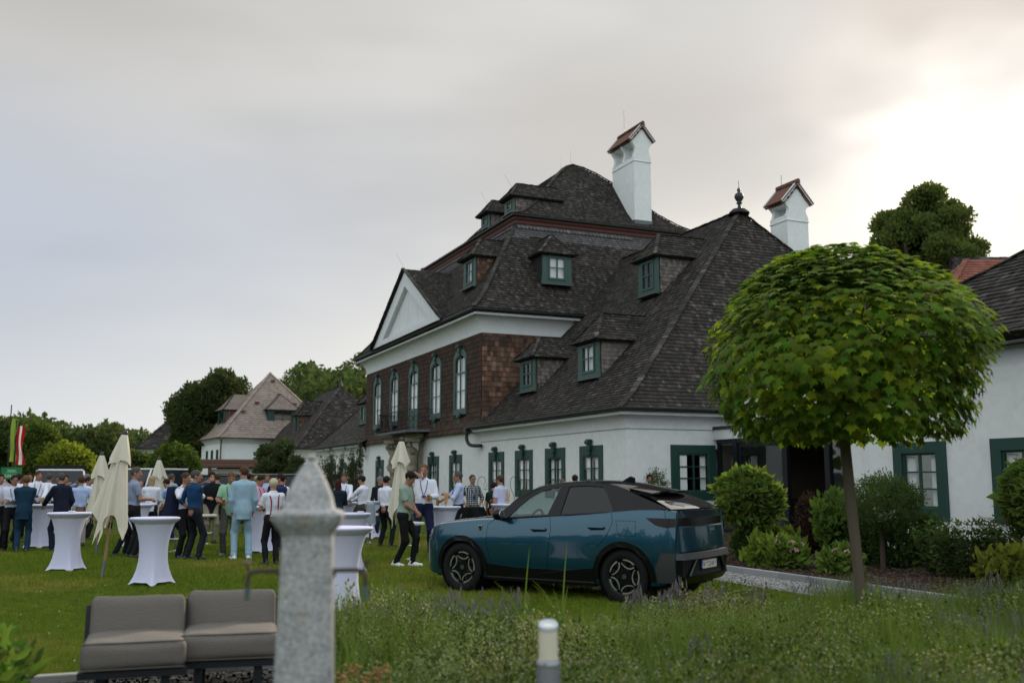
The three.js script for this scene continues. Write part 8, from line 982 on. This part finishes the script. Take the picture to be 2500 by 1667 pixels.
// ---------------------------------------------------------------- granite post with water taps, benches, lamp
{
  rnd = mulberry(111);
  const gran = noiseTex(256, (x, y) => { const a = tnoise(x, y, 40, 3, 2), b = tnoise(x, y, 9, 5, 3), c = tnoise(x, y, 70, 8, 1); const r = tnoise(x, y, 10, 12, 2); let k = 0.8 + 0.26 * (a - 0.5) + 0.12 * (b - 0.5) + (c > 0.74 ? -0.12 : c < 0.22 ? 0.08 : 0); const ru = sstep(0.8, 0.88, r) * 0.16; return [k, k * (1.0 - ru * 0.5), k * (1.02 - ru)]; }, true); const gm = (s) => { const t = gran.clone(); t.repeat.set(s, s); return mat([0.66, 0.66, 0.645], 0.85, { map: t, bumpMap: t, bumpScale: 0.002 }); };
  const t = thing('water_post', 'square granite post with a pointed cap and two iron water taps, close in the foreground', 'stone post', [-0.845, 0, -4.2], 0.12), G = gm(2.6), h = 1.425;
  const sq = (y, w, r = 0.02) => { const p = [], n = 6; for (const [sx, sz, a0] of [[1, 1, 0], [-1, 1, 1.5708], [-1, -1, 3.1416], [1, -1, 4.7124]]) for (let k = 0; k <= n; k++) { const a = a0 + k / n * 1.5708; p.push([sx * (w - r) + Math.cos(a) * r, y, sz * (w - r) + Math.sin(a) * r]); } p.push([...p[0]]); return p; };
  part(t, 'shaft', boxUV(toCreasedNormals(plain(quads([[sq(0, 0.132), sq(h * 0.5, 0.117), sq(h, 0.1)]])), 0.6)), G);
  const capR = [[h - 0.002, 0.1, 0.02], [h + 0.012, 0.106, 0.02], [h + 0.04, 0.128, 0.03], [h + 0.065, 0.14, 0.03], [h + 0.085, 0.143, 0.035], [h + 0.098, 0.135, 0.035], [h + 0.102, 0.12, 0.03], [h + 0.106, 0.104, 0.03], [h + 0.16, 0.091, 0.03], [h + 0.22, 0.067, 0.03], [h + 0.27, 0.042, 0.03], [h + 0.3, 0.018, 0.016], [h + 0.306, 0.003, 0.002]];
  part(t, 'cap', boxUV(toCreasedNormals(plain(quads([capR.map(([y, w, r]) => sq(y, w, Math.min(r, w * 0.98)))])), 0.7)), G);
  part(t, 'knob', boxUV(new THREE.SphereGeometry(0.02, 14, 10).scale(1, 0.7, 1).translate(0.004, h + 0.318, 0)), G);
  const fe = mat([0.085, 0.06, 0.055], 0.6, { metalness: 0.5 }), cu = mat([0.1, 0.16, 0.16], 0.6, { metalness: 0.3 }); for (const s of [-1, 1]) { const g = sub(t, 'tap'); part(g, 'spout', [tube([[s * 0.1, 1.282, 0.02], [s * 0.16, 1.282, 0.02], [s * 0.205, 1.281, 0.02], [s * 0.23, 1.272, 0.02], [s * 0.237, 1.25, 0.02], [s * 0.238, 1.215, 0.02]], 0.0095, 30, 10), new THREE.TorusGeometry(0.014, 0.006, 6, 16).rotateY(Math.PI / 2).translate(s * 0.112, 1.275, 0.02)], fe); part(g, 'nozzle', bar([s * 0.236, 1.215, 0.02], [s * 0.24, 1.165, 0.02], 0.013, 10, 0.01), cu); part(g, 'handle', [bar([s * 0.224, 1.27, 0.02], [s * 0.244, 1.315, 0.02], 0.006, 6), bar([s * 0.23, 1.315, 0.0], [s * 0.256, 1.318, 0.045], 0.0055, 6)], fe); }
  // lounge benches
  const fab = mat([0.165, 0.147, 0.132], 0.95, { bumpMap: noiseTex(128, (x, y) => { const v = tnoise(x, y, 64, 3, 2); return [v, v, v]; }), bumpScale: 0.004, sheen: 0.4 }), fm = mat([0.02, 0.023, 0.028], 0.5, { metalness: 0.4 });
  const cushion = (w, h, d, puff) => { const g = new RoundedBoxGeometry(w, h, d, 6, 0.045), p = g.attributes.position; const q = new THREE.BoxGeometry(w, h, d, 24, 8, 20); const pq = q.attributes.position; for (let i = 0; i < pq.count; i++) { let x = pq.getX(i), y = pq.getY(i), z = pq.getZ(i); const X = x / w * 2, Y = y / h * 2, Z = z / d * 2; const r = 0.05, ix = clamp(x, -w / 2 + r, w / 2 - r), iy = clamp(y, -h / 2 + r, h / 2 - r), iz = clamp(z, -d / 2 + r, d / 2 - r), l = Math.hypot(x - ix, y - iy, z - iz) || 1; x = ix + (x - ix) / l * r; y = iy + (y - iy) / l * r; z = iz + (z - iz) / l * r; const wr = (vnoise(x * 7 + w * 9, y * 9, z * 7) - 0.5) * 0.016 + 0.006 * Math.sin(x * 9 + z * 23 + 4 * vnoise(x * 4, 1, z * 4)) * Math.abs(X * Z); y += Math.sign(Y || 1) * Math.abs(Y) * (puff * (1 - X * X) * (1 - Z * Z) + wr); z += Math.sign(Z || 1) * Math.abs(Z) * 0.012 * (1 - X * X) * (1 - Y * Y); pq.setXYZ(i, x, y, z); } return toCreasedNormals(plain(q), 0.9); };
  const bench = (label, x, z, rot, W) => { const b = thing('lounge_seat', label, 'garden seat', [x, 0, z], rot, 'grey cushioned lounge seats'); part(b, 'seat_cushion', cushion(W, 0.19, 0.72, 0.018).translate(0, 0.4, 0.02), fab); part(b, 'back_cushion', cushion(W * 0.965, 0.36, 0.16, 0.0).rotateX(-0.2).translate(0, 0.57, -0.32), fab); for (const q of [tube([[-W / 2 + 0.01, 0.495, 0.36], [W / 2 - 0.01, 0.495, 0.36]], 0.006, 8, 5), tube([[-W / 2 + 0.01, 0.315, 0.375], [W / 2 - 0.01, 0.315, 0.375]], 0.006, 8, 5)]) part(b, 'piping', q, fab); part(b, 'frame', [bx(W + 0.02, 0.05, 0.05, 0, 0.275, 0.33), bx(W + 0.02, 0.05, 0.05, 0, 0.275, -0.36), bx(0.05, 0.05, 0.64, -W / 2 + 0.02, 0.276, -0.015), bx(0.05, 0.05, 0.64, W / 2 - 0.02, 0.276, -0.015)], fm); for (const sx of [-1, 1]) { part(b, 'leg', bx(0.06, 0.26, 0.06, sx * (W / 2 - 0.14), 0.125, 0.28), fm); part(b, 'leg', bx(0.06, 0.26, 0.06, sx * (W / 2 - 0.14), 0.125, -0.34), fm); } part(b, 'back_frame', rb(W + 0.04, 0.42, 0.03, 0, 0.46, 0, 0.01).rotateX(-0.2).translate(-0.015, 0.02, -0.35), fm); return b; };
  bench('left of the two taupe cushioned lounge seats, its dark frame showing at one side', -2.83, -7.72, 0.32, 0.72); bench('second taupe cushioned lounge seat, partly hidden by the granite post', -2.23, -8.12, 0.25, 0.72);
  // bollard lamp
  const bl = thing('bollard_lamp', 'grey metal bollard lamp with an opal light ring standing in the lavender', 'garden lamp', [0.168, 0, -4.75]), al = mat([0.33, 0.34, 0.37], 0.45, { metalness: 0.55 }); part(bl, 'post', lathe([[0, 0], [0.055, 0], [0.055, 0.79], [0.052, 0.8], [0.055, 0.802], [0.056, 0.815], [0.048, 0.832], [0, 0.832]], 40), al); part(bl, 'diffuser', lathe([[0.044, 0.825], [0.044, 0.93], [0.043, 0.95]], 40), mat([0.85, 0.8, 0.64], 1, { transmission: 0.2, thickness: 0 })); const ring = lathe([[0.026, 0.0], [0.044, 0.0], [0.046, 0.006], [0.046, 0.016], [0.04, 0.024], [0.03, 0.018], [0.026, 0.0]], 40); ring.rotateX(0.32).translate(0, 0.972, 0); part(bl, 'lamp_ring', ring, mat([0.62, 0.65, 0.72], 0.4)); part(bl, 'lens', new THREE.CylinderGeometry(0.03, 0.03, 0.006, 30).rotateX(0.32).translate(0, 0.98, 0), mat([0.88, 0.86, 0.76], 0.3)); part(bl, 'inner_sleeve', lathe([[0.043, 0.93], [0.0435, 0.985]], 40), mat([0.72, 0.68, 0.54], 0.5)); part(bl, 'screw', new THREE.CylinderGeometry(0.005, 0.005, 0.006, 10).rotateX(Math.PI / 2).translate(-0.018, 0.818, 0.052), fm);
}
// ---------------------------------------------------------------- stone figures of the portal, signs, flags, hooks
{
  rnd = mulberry(121);
  const SM = mat([0.3, 0.265, 0.2], 0.95, { map: plasterMap });
  for (const [u, s, label] of [[20.15, 1, 'weathered stone figure carrying the balcony, nearer to the car'], [23.35, -1, 'weathered stone figure carrying the balcony, beyond the parasol']]) {
    const p = at(u, -0.55), t = thing('stone_figure', label, 'statue', p, TURN + Math.PI - s * 0.35), c = (a, b, r0, r1) => [V3(...a), V3(...b), r0, r1];
    const C = [c([0, 2.15, 0], [0, 2.6, 0.05], 0.2, 0.25), c([0, 2.6, 0.05], [0, 3.02, -0.02], 0.26, 0.23), c([-0.26, 3.05, 0], [0.26, 3.05, 0], 0.13, 0.13), c([0, 3.1, 0], [0.03, 3.3, 0.14], 0.11, 0.1), c([0.28, 3.05, 0], [0.42, 3.34, 0.18], 0.11, 0.09), c([0.42, 3.34, 0.18], [0.12, 3.5, 0.12], 0.085, 0.06), c([-0.28, 3.05, 0], [-0.42, 3.34, 0.16], 0.11, 0.09), c([-0.42, 3.34, 0.16], [-0.15, 3.5, 0.1], 0.085, 0.06), c([0.11, 2.15, 0], [0.13, 1.45, 0.08], 0.17, 0.12), c([-0.11, 2.15, 0], [-0.12, 1.45, 0.02], 0.17, 0.12), c([0.13, 1.45, 0.08], [0.13, 0.85, 0], 0.12, 0.12), c([-0.12, 1.45, 0.02], [-0.12, 0.85, 0], 0.12, 0.12)], P = V3();
    const F = (x, y, z) => { P.set(x, y, z); let d = 9; for (const q of C) d = smin(d, cap(P, q[0], q[1], q[2], q[3]), 0.09); d = smin(d, ell(P, [0.04, 3.36, 0.2], [0.1, 0.13, 0.12]), 0.04); const cl = cap(P, V3(-0.22, 2.3, 0.05), V3(0.2, 2.08, 0.08), 0.22, 0.22) + 0.02 * Math.sin(40 * (y + 0.45 * x)); d = smin(d, Math.max(cl, Math.abs(z) - 0.3), 0.05); return d + 0.012 * (vnoise(x * 14, y * 14, z * 14) - 0.5); };
    part(t, 'figure', surfaceNet(F, [-0.65, 0.7, -0.4], [0.65, 3.65, 0.45], 0.035), SM); part(t, 'pedestal', [rb(0.62, 0.75, 0.55, 0, 0.375, 0, 0.02), rb(0.72, 0.14, 0.65, 0, 0.8, 0, 0.03), rb(0.9, 0.22, 0.75, 0, 3.6, 0.02, 0.04)].map((g) => boxUV(g)), SM);
  }
  const hook = (x, z, label) => { const t = thing('shepherd_hook', label, 'garden hook', [x, 0, -z]); part(t, 'rod', [tube([[0, 0, 0], [0, 0.9, 0], [-0.05, 1.25, 0], [-0.14, 1.5, 0], [-0.1, 1.72, 0], [0.02, 1.72, 0], [0.05, 1.62, 0]], 0.007, 40, 6), tube([[0, 0.95, 0], [0.06, 1.2, 0], [0.16, 1.42, 0], [0.2, 1.5, 0]], 0.006, 20, 6)], M.iron); const l = thing('lantern', 'small glass lantern hanging from ' + (x < 0 ? 'the hook left of the man above the bonnet' : 'the hook right of the man above the bonnet'), 'lantern', [x + 0.05, 1.42, -z]); part(l, 'glass', cyl(0.045, 0.045, 0.11, 0, 0, 0, 14), clear); part(l, 'wire', [tube([[-0.045, 0.1, 0], [0, 0.2, 0], [0.045, 0.1, 0]], 0.003, 12, 4), bx(0.095, 0.012, 0.095, 0, 0, 0)], M.iron); };
  hook(-0.72, 25.3, 'thin iron shepherd hook left of the man above the car bonnet'); hook(0.1, 25.3, 'thin iron shepherd hook right of the man above the car bonnet');
  const p0 = seen(16, 1172, 60), sg = thing('direction_sign', 'green sign with white lettering reading ZUFAHRT at the far left', 'sign', [p0[0] + 0.2, 0, p0[2]], 0.2), tx = canvasTex(256, 160, (c, W, H) => { c.fillStyle = '#1f7a4a'; c.fillRect(0, 0, W, H); c.strokeStyle = '#9fd0b4'; c.lineWidth = 5; c.beginPath(); c.moveTo(80, 46); for (let k = 0; k < 60; k++) c.lineTo(82 + k * 1.8, 44 - 12 * Math.sin(k * 0.9) - 6 * Math.sin(k * 0.31)); c.stroke(); c.fillStyle = '#bfe0cc'; c.fillRect(60, 62, 150, 4); c.fillRect(0, 88, W, 3); c.fillStyle = '#eef6f0'; c.font = 'bold 40px sans-serif'; c.textAlign = 'center'; c.fillText('ZUFAHRT', 128, 132); c.font = '16px sans-serif'; }); part(sg, 'board', bx(1.15, 0.72, 0.03, 0, 2.05, 0), mat([0.02, 0.16, 0.07], 0.6)); const fc = part(sg, 'lettering', new THREE.PlaneGeometry(1.13, 0.7), mat([1, 1, 1], 0.6, { map: tx })); fc.position.set(0, 2.05, 0.018); part(sg, 'post', [cyl(0.03, 0.03, 1.75, -0.45, 0, 0, 8)], M.iron); part(sg, 'post', [cyl(0.03, 0.03, 1.75, 0.45, 0, 0, 8)], M.iron);
  const flag = (px, Z, top, y0, y1, w, cols, label) => { const b = seen(px, 1172, Z), t = thing('banner_flag', label, 'flag', [b[0], 0, b[2]]); part(t, 'flagpole', cyl(0.05, 0.035, top, 0, 0, 0, 10), M.iron); cols.forEach((c, i) => { const rows = []; for (let j = 0; j <= 20; j++) { const q = j / 20, r = []; for (let k = 0; k <= 5; k++) { const f = (i + k / 5) / cols.length, x = w * f * lerp(1, 0.72, q); r.push([0.08 + x + 0.05 * Math.sin(q * 7 + f * 2), lerp(y0, y1, q), 0.14 * Math.sin(f * 5 + q * 6) * f]); } rows.push(r); } part(t, 'flag_stripe', quads([rows]), mat(c, 1, { transmission: 0.25, thickness: 0, side: THREE.DoubleSide })); }); };
  flag(14, 66, 6.6, 2.85, 5.7, 0.44, [[0.2, 0.3, 0.05]], 'light green banner hanging from a tall pole at the far left'); flag(30, 66, 5.6, 2.65, 5.2, 0.56, [[0.3, 0.01, 0.02], [0.7, 0.68, 0.68], [0.36, 0.01, 0.02]], 'red white red striped banner beside the green banner');
  // parked vehicles behind the guests
  const vehicle = (name, label, cat, x, z, turn, o) => { const t = thing(name, label, cat, [x, 0, -z], turn), P = mat(o.c, 0.3, { clearcoat: 1, clearcoatRoughness: 0.05, metalness: o.metal || 0 }), gl = mat([0.02, 0.025, 0.03], 0.08, { specularIntensity: 0.5 }), W = o.w || 1.8, L = o.side.reduce((m, p) => Math.max(m, p[0]), 0); part(t, 'body', extr(o.side, W, [], 0.05).translate(-L / 2, 0, -W / 2), P); part(t, 'glasshouse', (() => { const g = extr(o.glass, W - 0.02, [], 0.03).translate(-L / 2, 0, -W / 2 + 0.01), p = g.attributes.position, y0 = Math.min(...o.glass.map((q) => q[1])); for (let i = 0; i < p.count; i++) p.setZ(i, p.getZ(i) * (1 - 0.22 * Math.max(0, p.getY(i) - y0))); g.computeVertexNormals(); return g; })(), gl); part(t, 'roof', (() => { const ys = Math.max(...o.glass.map((q) => q[1])), top = o.glass.filter((q) => q[1] > ys - 0.12).map((q) => q[0]), a = Math.min(...top), b = Math.max(...top); return rb(b - a + 0.1, 0.09, W * (1 - 0.22 * (ys - Math.min(...o.glass.map((q) => q[1])))) + 0.08, (a + b) / 2 - L / 2, ys + 0.03, 0, 0.04, 3); })(), P); for (const wx of o.wheels) for (const s of [-1, 1]) { const w = sub(t, 'wheel', [wx - L / 2, 0.33, s * (W / 2 - 0.08)]); part(w, 'tyre', new THREE.CylinderGeometry(0.33, 0.33, 0.22, 24).rotateX(Math.PI / 2), M.dark); part(w, 'rim', new THREE.CylinderGeometry(0.2, 0.2, 0.235, 20).rotateX(Math.PI / 2), mat([0.3, 0.3, 0.3], 0.4, { metalness: 0.8 })); } for (const s of [-1, 1]) { part(t, 'headlight', rb(0.06, 0.16, 0.3, L / 2 - 0.02, 0.72, s * (W / 2 - 0.24), 0.03), mat([0.6, 0.62, 0.64], 0.1)); part(t, 'mirror', rb(0.1, 0.2, 0.16, o.mx - L / 2, o.my, s * (W / 2 + 0.1), 0.04), M.dark); const q0 = o.glass; part(t, 'pillar', beam([o.mx - L / 2 + 0.1, q0[0][1], s * (W / 2 - 0.0)], [Math.max(...q0.filter((p) => p[1] > q0[0][1] + 0.3).map((p) => p[0])) - L / 2, Math.max(...q0.map((p) => p[1])), s * W / 2 * 0.86], 0.07, 0.07), P); } if (o.rack) part(t, 'rack', [bx(0.08, 0.9, 1.9, -1.15 + L / 2 - 1.1, 1.75, 0), bx(0.07, 0.07, 2.0, L / 2 - 2.25, 2.22, 0), bx(2.6, 0.35, 1.9, -L / 2 + 1.5, 1.0, 0)], M.dark); return t; };
  const carS = [[0, 0.3], [0.05, 0.75], [0.25, 1.0], [1.2, 1.02], [3.3, 0.98], [4.2, 0.85], [4.4, 0.6], [4.4, 0.25]], carG = [[0.35, 1.0], [0.7, 1.5], [1.1, 1.6], [2.3, 1.58], [3.25, 1.0]], vanS = [[0, 0.3], [0.02, 1.2], [4.2, 1.2], [4.9, 1.05], [5.1, 0.7], [5.1, 0.3]], vanG = [[3.0, 1.18], [3.0, 2.02], [3.75, 2.02], [4.75, 1.16]], estG = [[0.15, 1.05], [0.35, 1.75], [0.8, 1.82], [2.7, 1.78], [3.5, 1.0]];
  const pv = seen(163, 1172, 42), p2 = seen(340, 1172, 46), p3 = seen(440, 1172, 50), p4 = seen(530, 1172, 44), p5 = seen(700, 1172, 40), p6 = seen(495, 1172, 72), p7 = seen(505, 1140, 70), p8 = seen(18, 1172, 44);
  vehicle('pickup_truck', 'white pickup truck with a dark rack behind its cab, behind the guests at the left', 'pickup truck', pv[0] - 0.3, 42, -1.15, { c: [0.72, 0.73, 0.74], side: vanS, glass: vanG, w: 2.0, wheels: [0.9, 4.1], mx: 4.3, my: 1.5, rack: 1 });
  vehicle('parked_car', 'white van like car between the tallest and the far parasol', 'car', p2[0] + 0.3, 46, -2.0, { c: [0.7, 0.72, 0.76], side: carS, glass: estG.map(([x, y]) => [x, y * 1.16]), wheels: [0.8, 3.5], mx: 3.1, my: 1.2 }); vehicle('parked_car', 'silver car behind the man with the jacket over his shoulder', 'car', p3[0], 50, 0.1, { c: [0.4, 0.42, 0.44], metal: 0.6, side: carS, glass: estG, wheels: [0.8, 3.5], mx: 3.1, my: 1.1 }); vehicle('parked_car', 'black car with a pale roof edge behind the man in the mint green polo', 'car', p4[0], 44, 3.0, { c: [0.02, 0.02, 0.022], side: carS, glass: estG, wheels: [0.8, 3.5], mx: 3.1, my: 1.1 }); vehicle('parked_car', 'dark car standing behind the guests left of the stone post', 'car', p5[0], 40, 0.2, { c: [0.025, 0.027, 0.03], side: carS, glass: estG, wheels: [0.8, 3.5], mx: 3.1, my: 1.1 }); vehicle('parked_car', 'white car with a low roof in the far car park before the tall white house', 'car', p6[0], 72, 0.3, { c: [0.7, 0.7, 0.7], side: carS, glass: estG, wheels: [0.8, 3.5], mx: 3.1, my: 1.1 }); vehicle('parked_car', 'bright blue and white van high in the far car park beside the white house', 'van', p6[0] + 0.4, 80, 1.2, { c: [0.02, 0.14, 0.5], side: carS.map(([x, y]) => [x, y * 1.5]), glass: estG.map(([x, y]) => [x, y * 1.6]), wheels: [0.8, 3.5], mx: 3.1, my: 2 }); vehicle('parked_car', 'pale red car partly visible behind the men at the left edge', 'car', p8[0] - 0.5, 44, 0.2, { c: [0.5, 0.35, 0.3], side: carS, glass: carG, wheels: [0.8, 3.5], mx: 3.1, my: 1.1 });
}
renderer.render(scene, camera);
